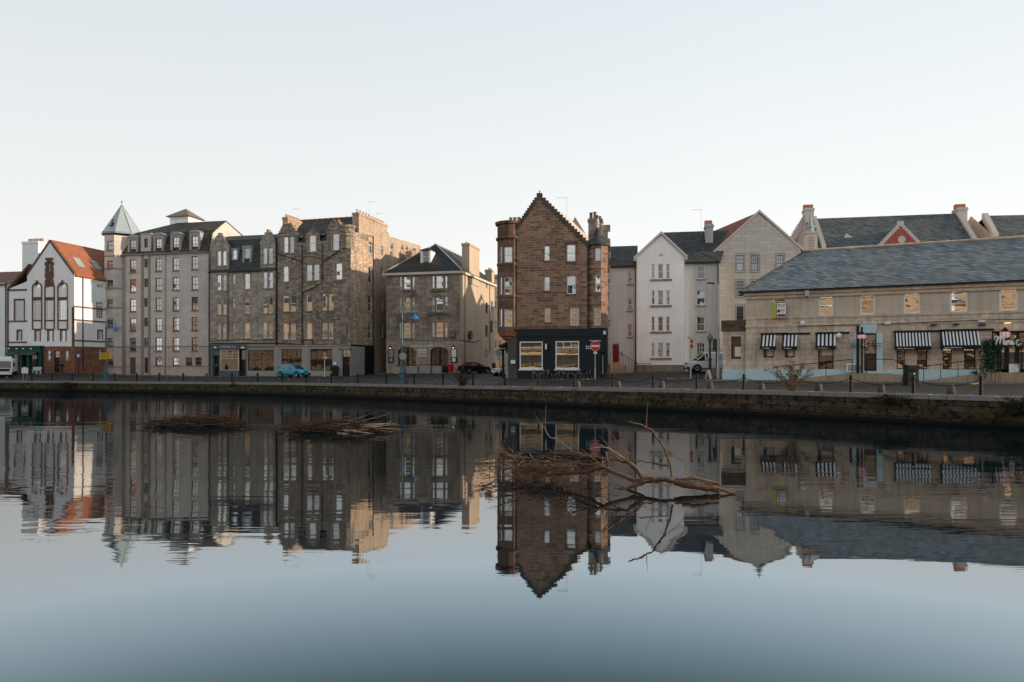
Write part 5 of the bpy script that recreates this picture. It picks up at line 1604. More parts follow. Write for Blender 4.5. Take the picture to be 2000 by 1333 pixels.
o = .35
mb.slab([(-o, -o, ze), (a1 + o, -o, ze), (apx, apd, zap)], .12)
mb.slab([(a1 + o, -o, ze), (a1 + o, DEP, ze), (apx, DEP, zap), (apx, apd, zap + .002)], .12)
mb.slab([(-o, DEP, ze), (-o, -o, ze), (apx, apd, zap + .001), (apx, DEP, zap)], .12)
rf = mb.build('roof', 'slate_inn', b.root)
q = MB(); q.tube([(a1 + o, -o, ze + .06), (apx, apd, zap + .06)], .1, 6); q.tube([(-o, -o, ze + .06), (apx, apd, zap + .06)], .1, 6); q.tube([(apx, apd, zap + .06), (apx, DEP, zap + .06)], .1, 6)
q.build('ridge_lead', 'lead', rf)
mb = MB(); mb.box(-.4, a1 + .4, -.42, -.0, ze - .34, ze - .02); mb.box(a1, a1 + .4, -.02, DEP, ze - .3, ze - .02); mb.build('cornice', 'cream_wall', b.root)
# dormer window on the roof front
dd = 1.4
f = Fac(b, (0, dd), (a1, dd)); h = f.win(825.2, 837.5, 488, 514, dict(ST['sash'], p='pane_flat')); q = MB(); l, r = A(821.3, dd), A(841, dd); zt, zb2 = Z(830, 489, dd), Z(830, 517, dd)
wall(q, f.pl, [(l, zb2), (r, zb2), (r, zt), (l, zt)], f.holes)
for s in (l, r): q.face([(s, dd, zb2), (s, 5.0, zb2), (s, 5.0, zt), (s, dd, zt)])
window(b.root, f.pl, h, dict(ST['sash'], p='pane_flat')); dm = q.build('dormer', 'white', b.root)
q = MB(); c = (l + r) / 2; zp = Z(832, 481.5, dd)
q.slab([(l - .15, dd - .15, zt), (r + .15, dd - .15, zt), (c, dd + .9, zp)], .06); q.slab([(r + .15, dd - .15, zt), (r + .15, 5, zt), (c, 5, zp), (c, dd + .9, zp)], .06); q.slab([(l - .15, 5, zt), (l - .15, dd - .15, zt), (c, dd + .9, zp), (c, 5, zp)], .06)
q.build('dormer_roof', 'slate_inn', dm)
ch0, ch1 = b.S(917, a1), b.S(938, a1)
chimney(b, a1 - .95, a1 + .12, 3.6, min(DEP - 1.5, 3.6 + 4.8), ze - 1.2, b.SZ(918, 476.5, a1), 'inn_side', 6, 'pot', 'd', .22)
chimney(b, a1 - 1.0, a1 + .05, DEP - 1.8, DEP - .3, ze - .6, ze + 2.2, 'inn_side', 3, 'pot', 'd', .3)
sd_ = b.S(907.5, a1); pipe(b, [(a1 + .08, sd_, 0), (a1 + .08, sd_, ze)], .06, 'pipe_grey'); sd_ = b.S(955.8, a1); pipe(b, [(a1 + .08, sd_, 3), (a1 + .08, sd_, ze)], .06, 'pipe_grey')
q = MB(); sd_ = b.S(917, a1); zz = b.SZ(917, 655, a1)
q.loft([[(a1 + x, sd_ + .75 * math.cos(2 * math.pi * k / 16), zz + .6 * math.sin(2 * math.pi * k / 16)) for k in range(16)] for x in (.1, .25)]); q.build('satellite_dish', 'iron', b.root)
q = MB(); q.tube([(a1 + .05, 0.1, b.SZ(903, 665, a1)), (a1 + .05, 3, b.SZ(915, 667, a1)), (a1 + .05, 6, b.SZ(928, 669, a1)), (a1 + .05, 9, b.SZ(940, 665, a1))], .05, 5); q.build('cable', 'pipe', b.root)
text_mesh('lettering', 'INNIS & GUNN', 'sign_white', A(846) - A(802.5), .34, b.root, (A(802.5), -.09, Z(824, 679.3)), offset=.022, extrude=.05)
for x0, x1 in ((759, 770), (881, 893)):
    q = MB(); q.box(A(x0), A(x1), -.12, -.05, Z(765, 709.5), Z(765, 682)); bd = q.build('notice_board', 'black', b.root)
    q = MB(); q.box(A(x0) + .1, A(x1) - .1, -.13, -.12, Z(765, 698), Z(765, 683.5)); q.box(A(x0) + .2, A(x1) - .2, -.135, -.12, Z(765, 707.5), Z(765, 699.5)); q.build('notice', 'sign_white' if x0 > 800 else 'shop_grey', bd)
    c = A((x0 + x1) / 2)
    q = MB(); q.lathe([(.02, .45), (.05, .3), (.2, .1), (.22, 0)], c=(c, -.4, Z(765, 680)), n=10); q.tube([(c, -.05, Z(765, 678)), (c, -.3, Z(765, 677)), (c, -.4, Z(765, 679))], .025, 5); wl = q.build('wall_lamp', 'iron', b.root)
    q = MB(); q.lathe([(.02, .06), (.09, .02), (.1, -.06), (.03, -.12)], c=(c, -.4, Z(765, 680)), n=8); q.build('bulb', 'lamp_glow', wl)
q = MB(); q.box(A(817), A(834), -.14, -.05, Z(825, 698), Z(825, 686)); sg = q.build('wall_sign', 'cream', b.root)
q = MB(); q.box(A(816.5), A(834.5), -.2, -.05, Z(825, 685.5), Z(825, 683.5)); q.build('sign_hood', 'sign_white', sg)
text_mesh('lettering', 'TAPROOM', 'brown', A(832) - A(819), .22, sg, (A(819), -.15, Z(825, 694)))
q = MB(); q.box(A(883.5), A(889), -.22, -.05, Z(886, 661), Z(886, 650)); sg = q.build('hanging_sign', 'black', b.root)
q = MB(); q.box(A(885), A(888), -.24, -.22, Z(886, 659), Z(886, 651)); q.build('sign_face', 'shop_grey', sg)
q = MB(); q.box(a1 + .02, a1 + .06, .25, .75, b.SZ(903, 671, a1), b.SZ(903, 668.5, a1)); q.build('wall_plate', 'sign_white', b.root)
INN = b

# =================================================================== red sandstone corner building
b = Bld('brick_gable_building', 'tall red brown sandstone corner building with crow stepped gable and dark teal cafe below', 'building', 1009.5, 68, 10.5, 739)
A, Z = b.A, b.Z
a1 = A(1147); zs = Z(1080, 642); zl = Z(1010, 442); zr = Z(1147, 477); ap = A(1053.5); zap = Z(1053.5, 388)
DEP = 17.0
f = Fac(b, (0, 0), (a1, 0))
dk = dict(surround='brick_trim', sill='brick_trim')
f.win(1063, 1073.7, 480, 509.7, 'brick', sill='brick_trim'); f.win(1107, 1124, 477.5, 511, 'brick', **dk)
f.win(1063, 1074, 540.3, 568.2, 'brick', sill='brick_trim'); f.win(1107.3, 1124.6, 538.2, 574.8, 'brick', sill='brick_trim')
f.win(1064, 1075, 601.2, 629.7, 'brick4', sill='brick_trim'); f.win(1113.5, 1130.7, 600.5, 636.2, 'brick4', sill='brick_trim')
mbw = MB(); f.done(mbw, [(0, zs), (a1, zs), (a1, zr), (ap + .3, zap), (ap - .3, zap), (0, zl)])
a2 = A(1184)
solid(mbw, (a2 - .4, 1.2), (a2 - .4, DEP), -1, zr); solid(mbw, (a2 - .4, DEP), (0, DEP), -1, zl, [(a2 - .4, zr), (a2 - .4 - ap, zap - .3), (0, zl)] if False else None)
solid(mbw, (0, DEP), (0, 0), -1, zl)
mbw.build('wall', 'brick', b.root)
mb = MB()
crow(mb, f.pl, 0, zl - .2, ap - .3, zap - .1, 11, t0=-.05, t1=.4, h=.6); crow(mb, f.pl, a1 + .1, zr - .1, ap + .3, zap - .1, 16, t0=-.05, t1=.4, h=.45)
mb.box(ap - .26, ap + .26, -.08, .45, zap - .15, zap + .5)
mb.parts('crow_steps', 'step_dark', b.root, .12)
q = MB(); q.lathe([(.05, 0), (.04, .15), (.09, .2), (.03, .32)], c=(ap, .2, zap + .48), n=6); q.build('finial', 'ramp_stone', b.root)
# roofs: left slope, right slope (in the sun)
mb = MB(); zt = zap - .15
aR = a2
kr = (zt - (zr - .25)) / (a1 - ap)
mb.slab([(ap, .4, zt), (a1 + .2, .4, zr - .45), (a1 + .2, DEP - 3, zr - .45), (ap, DEP - 3, zt)], .14)
mb.slab([(ap, .4, zt), (-.15, .4, zl - .3), (-.15, DEP, zl - .3), (ap, DEP, zt)], .14)
mb.slab([(a1 + .2, .4, zr - .45), (a2 - .2, 2.0, zr - .8), (a2 - .2, DEP, zr - .8), (a1 + .2, DEP, zr - .45)], .14)
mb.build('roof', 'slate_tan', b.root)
q = MB()
for k in range(3): q.box(A(1179 + 4 * k, 3), A(1184 + 4 * k, 3), 3, 3.5, zr - .6, Z(1184, 461 + 4.5 * k, 3))
q.build('crow_steps', 'step_dark', b.root)
aerial(b, A(1107, 5), 5, zr + 2.2, 3.4, -1)
chimney(b, A(1149, 7), A(1175.5, 7), 7, 8.4, zr - 1, Z(1178, 426, 7), 'inn', 0, 'pot_dark', 'a', name='chimney')
cc = [o_ for o_ in b.root.children if o_.name.startswith('chimney')][-1]
for px, hh, rad in ((1147.5, .7, .17), (1155, .75, .17), (1159.5, .42, .12), (1165, .3, .14)):
    q = MB(); q.lathe([(rad, 0), (rad * .9, hh), (rad * 1.1, hh), (rad * 1.1, hh + .08)], n=8, c=(A(px + 6, 7), 7.7, Z(1178, 427, 7))); q.build('chimney_pot', 'pot_dark', cc)
chimney(b, A(991, 4), A(1015, 4), 4, 5.4, zl - 1, Z(1000, 436, 4), 'brick_trim', 3, 'pot', 'a', .7, .18)
q = MB(); T_ = [(1082, 410, .6), (1092, 413.5, 1.0), (1101, 418, 1.4), (1110, 425, 1.9), (1121, 435.5, 2.5), (1132, 446.8, 3.1), (1149, 462, 3.9)]
for (xa, ya, da), (xb, yb, db) in zip(T_, T_[1:]):
    q.face([(A(xa, da), da, Z(xa, ya, da)), (A(xb, db), db, Z(xb, yb, db)), (A(xb, db), db, Z(xb, yb, db) - 3), (A(xa, da), da, Z(xa, ya, da) - 3)])
q.build('side_gable', 'cream_wall', b.root)
# left corner bay: an octagon over an orange corbel
apo = 1.22; oc = (A(993.5), 1.1); side_ = apo * 2 * math.tan(R(22.5))
V8 = [(oc[0] + apo / math.cos(R(22.5)) * math.cos(R(-112.5 + 45 * k)), oc[1] + apo / math.cos(R(22.5)) * math.sin(R(-112.5 + 45 * k))) for k in range(8)]
tw = MB(); zt_b = Z(990, 466); zb_b = Z(990, 650)
ys = ((482, 514.5), (541, 576), (603.5, 638.5))
fa = Fac(b, V8[0], V8[1]);
for y0, y1 in ys:
    z1, z0 = Z(993, y0, -.1), Z(993, y1, -.1); hl = fa.pl.len
    fa.holes.append((.1, hl - .12, z0, z1)); fa.wins.append(((.1, hl - .12, z0, z1), 'brick4', {}))
fa.done(tw, [(0, zb_b), (hl, zb_b), (hl, zt_b), (0, zt_b)])
fb = Fac(b, V8[7], V8[0])
for y0, y1 in ys:
    z1, z0 = Z(974, y0, .3), Z(974, y1, .3)
    fb.holes.append((.2, hl - .2, z0, z1)); fb.wins.append(((.2, hl - .2, z0, z1), 'brick', {}))
fb.done(tw, [(0, zb_b), (hl, zb_b), (hl, zt_b), (0, zt_b)])
for k in (1, 2, 3, 4, 5, 6):
    solid(tw, V8[k], V8[(k + 1) % 8], zb_b, zt_b)
tw.build('corner_bay', 'brick_trim', b.root)
mb = MB(); k0 = R(-112.5)
mb.lathe([(apo * 1.08, 0), (apo * 1.2, .1), (apo * 1.2, .25), (apo * 1.08, .3), (apo * 1.08, 1.45), (apo * 1.22, 1.5), (apo * 1.27, 1.75), (.2, 1.8)], c=(oc[0], oc[1], zt_b - .1), n=16, a0=k0)
for yy in (517, 580): 
    zz = Z(990, yy); mb.lathe([(apo * 1.08, -.1), (apo * 1.14, -.05), (apo * 1.14, .12), (apo * 1.08, .2)], c=(oc[0], oc[1], zz), n=8, a0=k0)
mb.parts('parapet', 'brick_trim', b.root)
mb = MB(); zc0 = Z(990, 671)
mb.lathe([(.25, 0), (.55, .12), (.6, .3), (.9, .42), (.95, .6), (1.2, .72), (1.25, .92), (1.3, 1.02)], c=(oc[0] + .1, oc[1] - .05, zc0), n=20)
mb.build('corbel', 'corbel_red', b.root)
# right stair turret with a cone roof
tr = (A(1184.5) - A(1147)) / 2 + .05; tc_ = ((A(1147) + A(1184)) / 2 + .02, .95)
n8 = 8; rr = tr / math.cos(R(22.5)); V8 = [(tc_[0] + rr * math.cos(R(-112.5 + 45 * k)), tc_[1] + rr * math.sin(R(-112.5 + 45 * k))) for k in range(8)]
tw = MB(); fa = Fac(b, V8[0], V8[1]); hl = fa.pl.len; dface = V8[0][1]
for y0, y1, x0, x1 in ((484, 509.5, 1162.5, 1177), (537, 570.5, 1162.5, 1177.5), (600, 636, 1160.5, 1174)):
    h = (A(x0, dface) - V8[0][0], A(x1, dface) - V8[0][0], Z(1170, y1, dface), Z(1170, y0, dface)); h = (max(.06, h[0]), min(hl - .03, h[1]), h[2], h[3]); fa.holes.append(h); fa.wins.append((h, 'brick', {}))
zt_t = Z(1165, 477)
fa.done(tw, [(0, zs), (hl, zs), (hl, zt_t), (0, zt_t)])
for k in range(1, 8): solid(tw, V8[k], V8[(k + 1) % 8], zs if k in (1, 7) else -1, zt_t)
tw.build('stair_turret', 'brick', b.root)
mb = MB(); zcn = Z(1165, 477); zct = Z(1161.5, 441)
mb.lathe([(tr + .2, -.12), (tr + .25, 0), (tr * .52, (zct - zcn) * .5), (.12, zct - zcn)], c=(tc_[0], tc_[1], zcn), n=20); co = mb.build('cone_roof', 'slate', b.root, smooth=False)
mb = MB(); mb.lathe([(.14, 0), (.12, .3), (.24, .38), (.1, .5), (.16, .62), (.04, .9)], c=(tc_[0], tc_[1], zct - .05), n=8); mb.build('finial', 'step_white', co)
mb = MB(); mb.box(-.1, a1, -.16, -.0, zs - .05, zs + .22); mb.build('string_course', 'brick_trim', b.root)
# quoins on the right edge
mb = MB()
for k in range(15):
    z = .2 + zs + k * .64; mb.box(a2 - .42, a2 + (.1 if k % 2 else .32), 1.0, 1.35, z, z + .6)
mb.build('quoins', 'inn', b.root)
# cafe front
q = MB(); zfa = Z(1080, 641.5); zfb = Z(1080, 658)
x0 = A(1010); fb = Fac(b, (x0, -.14), (a2 + .04, -.14))
hs = [fb.cut(1015, 1060, 667.5, 721), fb.cut(1085, 1131, 666.8, 721)]; dh = fb.cut(1172, 1182.5, 688, 738)
wall(q, fb.pl, [(0, -.9), (a2 + .04 - x0, -.9), (a2 + .04 - x0, zfa), (0, zfa)], fb.holes, .3)
q.box(x0 - .05, a2 + .06, -.2, -.14, zfb, zfb + .1); q.face([(a2 + .04, -.14, -.9), (a2 + .04, 3, -.9), (a2 + .04, 3, zfa), (a2 + .04, -.14, zfa)]); q.face([(x0, -.14, zfa), (a2 + .04, -.14, zfa), (a2 + .04, .1, zfa), (x0, .1, zfa)])
sf = q.build('shopfront', 'navy', b.root)
for h, nt_ in zip(hs, (1, 3)):
    w = window(b.root, fb.pl, h, dict(f='white', p='pane_toast', cols=1, rt=1, rb=1, mid=.775, fw=.1, inset=-.02), sill='white')
q = MB(); mid_ = hs[1]
for k in (1, 2):
    s = mid_[0] + (mid_[1] - mid_[0]) * k / 3; obox(q, fb.pl, s - .03, s + .03, -.015, .03, mid_[2] + (mid_[3] - mid_[2]) * .79, mid_[3] - .1)
q.build('glazing_bar', 'white', b.root)
door(b, fb.pl, dh, 'navy', frame='black', panels=False); q = MB(); s = (dh[0] + dh[1]) / 2; obox(q, fb.pl, s - .03, s + .03, .05, .1, dh[2] + .3, dh[3] - .3); q.build('door_pull', 'galv', b.root)
q = MB()                                           # canted corner with the umber wall
c0, c1 = (x0 + .02, -.12), (A(990), .35)
zum = Z(1000, 662)
wall(q, Plane(c1, c0), [(0, -.9), (Plane(c1, c0).len, -.9), (Plane(c1, c0).len, zfa - .4), (0, zum)], [])
solid(q, (A(981), 1.6), c1, -.9, zum - .2)
solid(q, (A(1010), 6), (A(981), 1.6), -.9, zum)
q.build('corner_wall', 'umber', b.root)
q = MB(); q.box(A(976.5), A(981), .9, 1.1, -.6, Z(978, 684)); q.box(A(974), A(990), .5, 1.3, Z(978, 684), Z(978, 681)); q.loft([[(A(972), .4, Z(978, 675)), (A(986), .2, Z(978, 669)), (A(990), 1.4, Z(978, 672)), (A(976), 1.5, Z(978, 676))], [(A(972), .4, Z(978, 678)), (A(986), .2, Z(978, 676)), (A(990), 1.4, Z(978, 678)), (A(976), 1.5, Z(978, 680))]])
q.build('corner_canopy', 'navy', b.root)
q = MB(); q.box(A(984.8), A(991.2), .28, .34, -.3, Z(988, 690)); q.build('door', 'shop_grey', b.root)
q = MB(); q.box(A(997.5), A(1008), -.2, -.1, Z(1003, 712), Z(1003, 702)); mn = q.build('menu_board', 'black', b.root); q = MB(); q.box(A(998.3), A(1007.2), -.22, -.2, Z(1003, 711), Z(1003, 703.5)); q.build('menu', 'sign_white', mn)
q = MB(); q.box(A(1064.8), A(1070.5), -.4, -.14, Z(1067, 684), Z(1067, 671.5)); sg = q.build('box_sign', 'black', b.root)
q = MB(); q.box(A(1066), A(1069), -.41, -.4, Z(1067, 683), Z(1067, 672.3)); q.build('sign_face', 'white_glow', sg)
text_mesh('lettering', 'toast', 'sign_white', 1.2, .36, b.root, (A(1144), -.145, Z(1150, 682.5)), extrude=.02)
q = MB(); q.box(A(1178.5), A(1183.5), -.17, -.14, Z(1181, 653.5), Z(1181, 647)); q.build('wall_plate', 'sign_white', b.root)
# unseen wing added behind, its heights set to shade the inn and tenement sides
mb = MB()
for y0, y1, e, rg_ in ((DEP, 25.5, 15.5, 18.6), (25.5, 34, 10.3, 12.7), (34, 44, 10.3, 13.0)):
    x0_, x1_ = (2.2, 5.6) if y0 == DEP else (2.2, 7.5)
    solid(mb, (x0_, y1), (x0_, y0), -1, e); solid(mb, (x1_, y0), (x1_, y1), -1, e)
    wall(mb, Plane((x0_, y0 + .01), (x1_, y0 + .01)), [(0, -1), (x1_ - x0_, -1), (x1_ - x0_, e), ((x1_ - x0_) / 2, rg_), (0, e)], [])
    mb.slab([(x0_ - .2, y0, e), (x0_ - .2, y1, e), ((x0_ + x1_) / 2, y1, rg_), ((x0_ + x1_) / 2, y0, rg_)], .1); mb.slab([(x1_ + .2, y0, e), (x1_ + .2, y1, e), ((x0_ + x1_) / 2, y1, rg_ + .003), ((x0_ + x1_) / 2, y0, rg_ + .003)], .1)
mb.build('unseen_shade_wing', 'inn_side', b.root)
BRK = b

# =================================================================== harled flats: grey, white gable, grey
b = Bld('grey_flats_left', 'x', 'building', 1186, 75.3, 10.5, 731)
b.root.name = 'grey_harled_house'; b.root['label'] = 'grey harled house with red door between the red sandstone building and the white gable'
A, Z = b.A, b.Z
a1 = A(1244.5); ze = Z(1220, 520.5); zr = Z(1220, 481, 5); f = Fac(b, (0, 0), (a1, 0))
for y0, y1 in ((531, 555.5), (582.5, 607), (634, 658.5)): f.win(1225.5, 1234.5, y0, y1, 'flat', sill='block_trim')
dh = f.cut(1195.3, 1210, 671.5, 708); mbw = MB(); f.done(mbw, [(0, -1), (a1, -1), (a1, ze), (0, ze)])
solid(mbw, (0, 10), (0, 0), -1, ze); solid(mbw, (a1, 10), (0, 10), -1, ze); mbw.build('wall', 'pale_grey', b.root)
door(b, f.pl, dh, 'door_red', frame='cream')
mb = MB(); mb.slab([(-1, -.25, ze - .05), (a1, -.25, ze - .05), (a1, 5, zr), (-1, 5, zr)], .12); mb.slab([(a1, 10, ze), (-1, 10, ze), (-1, 5, zr + .003), (a1, 5, zr + .003)], .12); mb.build('roof', 'slate', b.root)
mb = MB(); mb.box(-.5, a1 - .1, -.36, -.24, ze - .14, ze + .02); mb.build('gutter', 'black', b.root)
q = MB(); sx0, sx1 = A(1193), A(1212); zst = dh[2]
q.box(sx0, sx1, -1.3, .0, -.9, zst)
for k in range(6): q.box(sx1 + k * .3, sx1 + k * .3 + .3, -1.3, -.0, -.9, zst - .18 * (k + 1))
st = q.build('front_steps', 'ramp_stone', b.root)
q = MB()
for k in range(7): 
    x = sx1 + k * .3; zz = zst - .18 * k; q.tube([(x, -1.25, zz - .1), (x, -1.25, zz + .95)], .02, 4)
q.tube([(sx0, -1.25, zst + .95), (sx1, -1.25, zst + .95), (sx1 + 1.8, -1.25, zst - 1.08 + .95)], .025, 5); q.tube([(sx0, -1.25, zst), (sx0, -1.25, zst + .95)], .02, 4)
q.build('railing', 'iron', st)
q = MB(); q.box(A(1214), A(1216), -.1, 0, Z(1215, 695), Z(1215, 688)); q.build('wall_box', 'pediment_red', b.root)

b = Bld('white_gabled_house', 'tall white harled house with a plain gable and three-light windows', 'house', 1243.5, 74, 10.5, 726.5)
A, Z = b.A, b.Z
a1 = A(1336.5); zl = Z(1243.5, 501); zap = Z(1291, 457); ap = A(1291.5); zpl = Z(1290, 713)
f = Fac(b, (0, 0), (a1, 0))
for i, (y0, y1) in enumerate(((516, 545), (567.5, 596), (619, 647.3), (670, 698))):
    for x0, x1, s in ((1272.5, 1278.5, 'flat'), (1285, 1295, 'flat'), (1301, 1308, 'flat')):
        f.win(x0, x1, y0, y1, 'sash6' if i == 3 else s)
mbw = MB(); f.done(mbw, [(0, zpl), (a1, zpl), (a1, zl), (ap, zap), (0, zl)])
solid(mbw, (a1, 0), (a1, 9), -1, zl); solid(mbw, (a1, 9), (0, 9), -1, zl, [(a1, zl), (ap, zap), (0, zl)]); solid(mbw, (0, 9), (0, 0), -1, zl); mbw.build('wall', 'flat_white', b.root)
mb = MB(); mb.box(-.03, a1 + .03, -.08, 0.1, -1, zpl); mb.build('plinth', 'plinth', b.root)
mb = MB()
for y in (546.8, 598, 649, 700.3): mb.box(A(1270), A(1312.5), -.1, 0, Z(1290, y) - .12, Z(1290, y) + .06)
mb.parts('sill', 'inn', b.root)
mb = MB(); k = (zap - zl) / ap
for s, e in ((-.25, ap), (a1 + .25, ap)):
    z0 = zl - .25 * k; mb.slab([(s, -.14, z0 + .12), (e, -.14, zap + .12), (e, 9, zap + .12), (s, 9, z0 + .12)], .16)
mb.build('roof', 'slate', b.root)
mb = MB()
for s, e in ((-.28, ap), (a1 + .28, ap)):
    z0 = zl - .28 * k; mb.hexa([(s, -.2, z0 - .1), (e, -.2, zap - .06), (e, -.145, zap - .06), (s, -.145, z0 - .1), (s, -.2, z0 + .2), (e, -.2, zap + .24), (e, -.145, zap + .24), (s, -.145, z0 + .2)])
mb.box(-.3, .02, -.16, -.0, zl - .5, zl - .05); mb.box(a1 - .02, a1 + .3, -.16, -.0, zl - .5, zl - .05); mb.build('skew', 'cream_wall', b.root)
q = MB(); q.box(A(1287), A(1295), -.03, 0, Z(1290, 500.5), Z(1290, 496.5)); q.build('vent', 'galv', b.root)
pipe(b, [(-.12, -.1, -.1), (-.12, -.1, zl)], .07)
q = MB()
for k_ in range(10): q.tube([(-.2 + .18 * k_, -.6, -.2), (-.2 + .18 * k_, -.6, .95)], .015, 4)
q.tube([(-.2, -.6, .85), (1.5, -.6, .85)], .02, 4); q.build('railing', 'iron', b.root)

b = Bld('grey_gutter_house', 'x', 'house', 1336.5, 74, 10.5, 725)
b.root.name = 'grey_slate_roofed_house'; b.root['label'] = 'grey harled house under a wide dark slate roof, behind the white van'
A, Z = b.A, b.Z
a1 = A(1405); ze = Z(1370, 513); zr = Z(1370, 452, 5.5); f = Fac(b, (0, 0), (a1, 0))
for i, (y0, y1) in enumerate(((517.5, 545), (568, 596.5), (619, 647), (670, 706))): f.win(1361, 1377, y0, y1, 'flat' if i < 3 else 'flat6', sill='block_trim')
mbw = MB(); f.done(mbw, [(0, -1), (a1, -1), (a1, ze), (0, ze)]); solid(mbw, (a1, 11), (0, 11), -1, ze); solid(mbw, (a1, 0), (a1, 11), -1, ze); mbw.build('wall', 'flat_grey', b.root)
lx = A(1296, 5.5)
mb = MB(); mb.slab([(-.2, -.3, ze - .05), (a1 + .1, -.3, ze - .05), (a1 + 1.6, 5.5, zr), (lx, 5.5, zr), (lx, 4.2, zr - 1.1)], .12); mb.slab([(a1 + 2, 11, ze), (lx, 11, ze), (lx, 5.5, zr + .003), (a1 + 2, 5.5, zr + .003)], .12); mb.build('roof', 'slate', b.root)
mb = MB(); mb.box(.1, a1, -.4, -.28, ze - .14, ze + .02); mb.build('gutter', 'black', b.root)
pipe(b, [(A(1402.5), -.1, 0), (A(1402.5), -.1, ze - .1), (A(1399), -.3, ze + .2)], .07)
c = chimney(b, A(1377, 4), A(1391.5, 4), 3.2, 4.8, zr - 2.4, Z(1383, 440.5, 4), 'flat_grey', 0)
q = MB(); q.box(A(1376, 4), A(1381, 4) + .5, 3.7, 4.3, Z(1383, 441, 4), Z(1383, 432, 4)); q.build('chimney_pot', 'pot_red', c)
aerial(b, A(1369.5, 4), 4, zr - .5, 2.6, -1)

# =================================================================== beige block gable
b = Bld('beige_gabled_block', 'beige blockwork house with wide plain gable and red pantile side roof', 'house', 1402, 75, 10.5, 722)
A, Z = b.A, b.Z
a1 = A(1564); zl = Z(1402, 487.5); zap = Z(1483, 415); ap = A(1483); f = Fac(b, (0, 0), (a1, 0))
for x0, x1 in ((1438.5, 1452.2), (1467.2, 1481), (1516.5, 1530)):
    for y0, y1 in ((499, 529.7), (549, 579), (599, 627)): f.win(x0, x1, y0, y1, 'dark6', surround='cream_wall' if False else None)
mbw = MB(); f.done(mbw, [(0, -1), (a1, -1), (a1, zl), (ap, zap), (0, zl)])
solid(mbw, (a1, 0), (a1, 10), -1, zl); solid(mbw, (a1, 10), (-3.6, 10), -1, zl, [(a1 + 3.6, zl), (a1 - ap + 3.6, zap), (0, zl)]); solid(mbw, (-3.6, 10), (0, 0), -1, zl); mbw.build('wall', 'beige_block', b.root)
mb = MB()
for x0, x1 in ((1438.5, 1452.2), (1467.2, 1481), (1516.5, 1530)):
    for y0, y1 in ((499, 529.7), (549, 579), (599, 627)):
        l, r, zb_, zt_ = A(x0 - 3), A(x1 + 3), Z(x0, y1 + 4), Z(x0, y0 - 3.5)
        for q_ in ((l, l + .06, zb_, zt_), (r - .06, r, zb_, zt_), (l + .06, r - .06, zb_, zb_ + .08), (l + .06, r - .06, zt_ - .06, zt_)): mb.box(q_[0], q_[1], -.03, 0, q_[2], q_[3])
mb.build('window_margin', 'block_trim', b.root)
k = (zap - zl) / ap
mb = MB(); mb.slab([(-.4, -.02, zl - .4 * k + .05), (ap, -.02, zap + .05), (ap - 3.6, 10, zap + .05), (-4.0, 10, zl - .4 * k + .05)], .16); mb.build('roof', 'pantile_x', b.root)
mb = MB(); mb.slab([(a1 + .4, -.02, zl - .4 * k + .05), (ap, -.02, zap + .05), (ap - 3.6, 10, zap + .05), (a1 + .4, 10, zl - .4 * k + .05)], .16); mb.build('roof', 'slate', b.root)
mb = MB()
for s, e in ((-.5, ap), (a1 + .3, ap)):
    z0 = zl - .4 * k; mb.hexa([(s, -.1, z0 - .1), (e, -.1, zap - .02), (e, -.0, zap - .02), (s, -.0, z0 - .1), (s, -.1, z0 + .16), (e, -.1, zap + .26), (e, -.0, zap + .26), (s, -.0, z0 + .16)])
mb.build('skew', 'cream_wall', b.root)
mb = MB()
for px in (1444.5, 1474, 1523): mb.box(A(px) - .13, A(px) + .13, -.03, 0, Z(px, 481.5), Z(px, 477.5))
mb.build('vent', 'galv', b.root)
# =================================================================== houses behind the warehouse
b = Bld('slate_terrace', 'large slate roofed terrace with crow steps and red pediment behind the warehouse', 'building', 1592, 84, 11, 735)
A, Z = b.A, b.Z
a1 = A(1905); dR = 6.0; zr = Z(1700, 423.5, dR); ze = Z(1700, 483); DEP = 12
mbw = MB()
solid(mbw, (0, 0), (a1, 0), -1, ze); solid(mbw, (a1, DEP), (0, DEP), -1, ze)
solid(mbw, (a1, 0), (a1, DEP), -1, ze, [(DEP, ze), (dR, zr), (0, ze)]); mbw.build('wall', 'cream_wall', b.root)
mb = MB(); xL = A(1590)
solid(mb, (xL, DEP), (xL, 0), -1, ze, [(DEP, ze), (DEP - dR, zr + .5), (0, ze)]); solid(mb, (xL - .02, .05), (xL + .5, .05), -1, ze)
# the pink end wall shows past the left end
xe = A(1556, dR); 
mb.face([(xe - .4, dR + 1, 4), (xL, dR, 4), (xL, dR, zr + .2), (A(1570, dR), dR, zr + .3), (xe + .3, dR + 1, Z(1560, 457, dR))])
mb.build('end_wall', 'pink_wall', b.root)
mb = MB(); mb.slab([(xL, -.2, ze - .1), (a1, -.2, ze - .1), (A(1868, dR), dR, zr), (xL, dR, zr)], .14); mb.slab([(a1, DEP, ze), (xL, DEP, ze), (xL, dR, zr + .003), (A(1868, dR), dR, zr + .003)], .14)
mb.build('roof', 'slate_terrace', b.root)
def steps_along(mb, P0, P1, n, w=.45, up=.25):
    P0, P1 = Vector(P0), Vector(P1)
    for k in range(n):
        p, q = P0.lerp(P1, k / n), P0.lerp(P1, (k + 1) / n)
        x0, x1 = min(p.x, q.x), max(p.x, q.x)
        mb.box(x0 - w / 2 - .003 * (k % 2), x1 + w / 2, min(p.y, q.y), max(p.y, q.y), min(p.z, q.z) - .3, max(p.z, q.z) + up)
mb = MB(); steps_along(mb, (A(1609), -.1, ze - .1), (A(1590, dR), dR, zr), 15); steps_along(mb, (a1 + .1, -.1, ze - .1), (A(1870, dR), dR, zr), 15); steps_along(mb, (xe - .3, dR + .5, Z(1557, 462, dR)), (A(1572, dR), dR + .2, zr), 8)
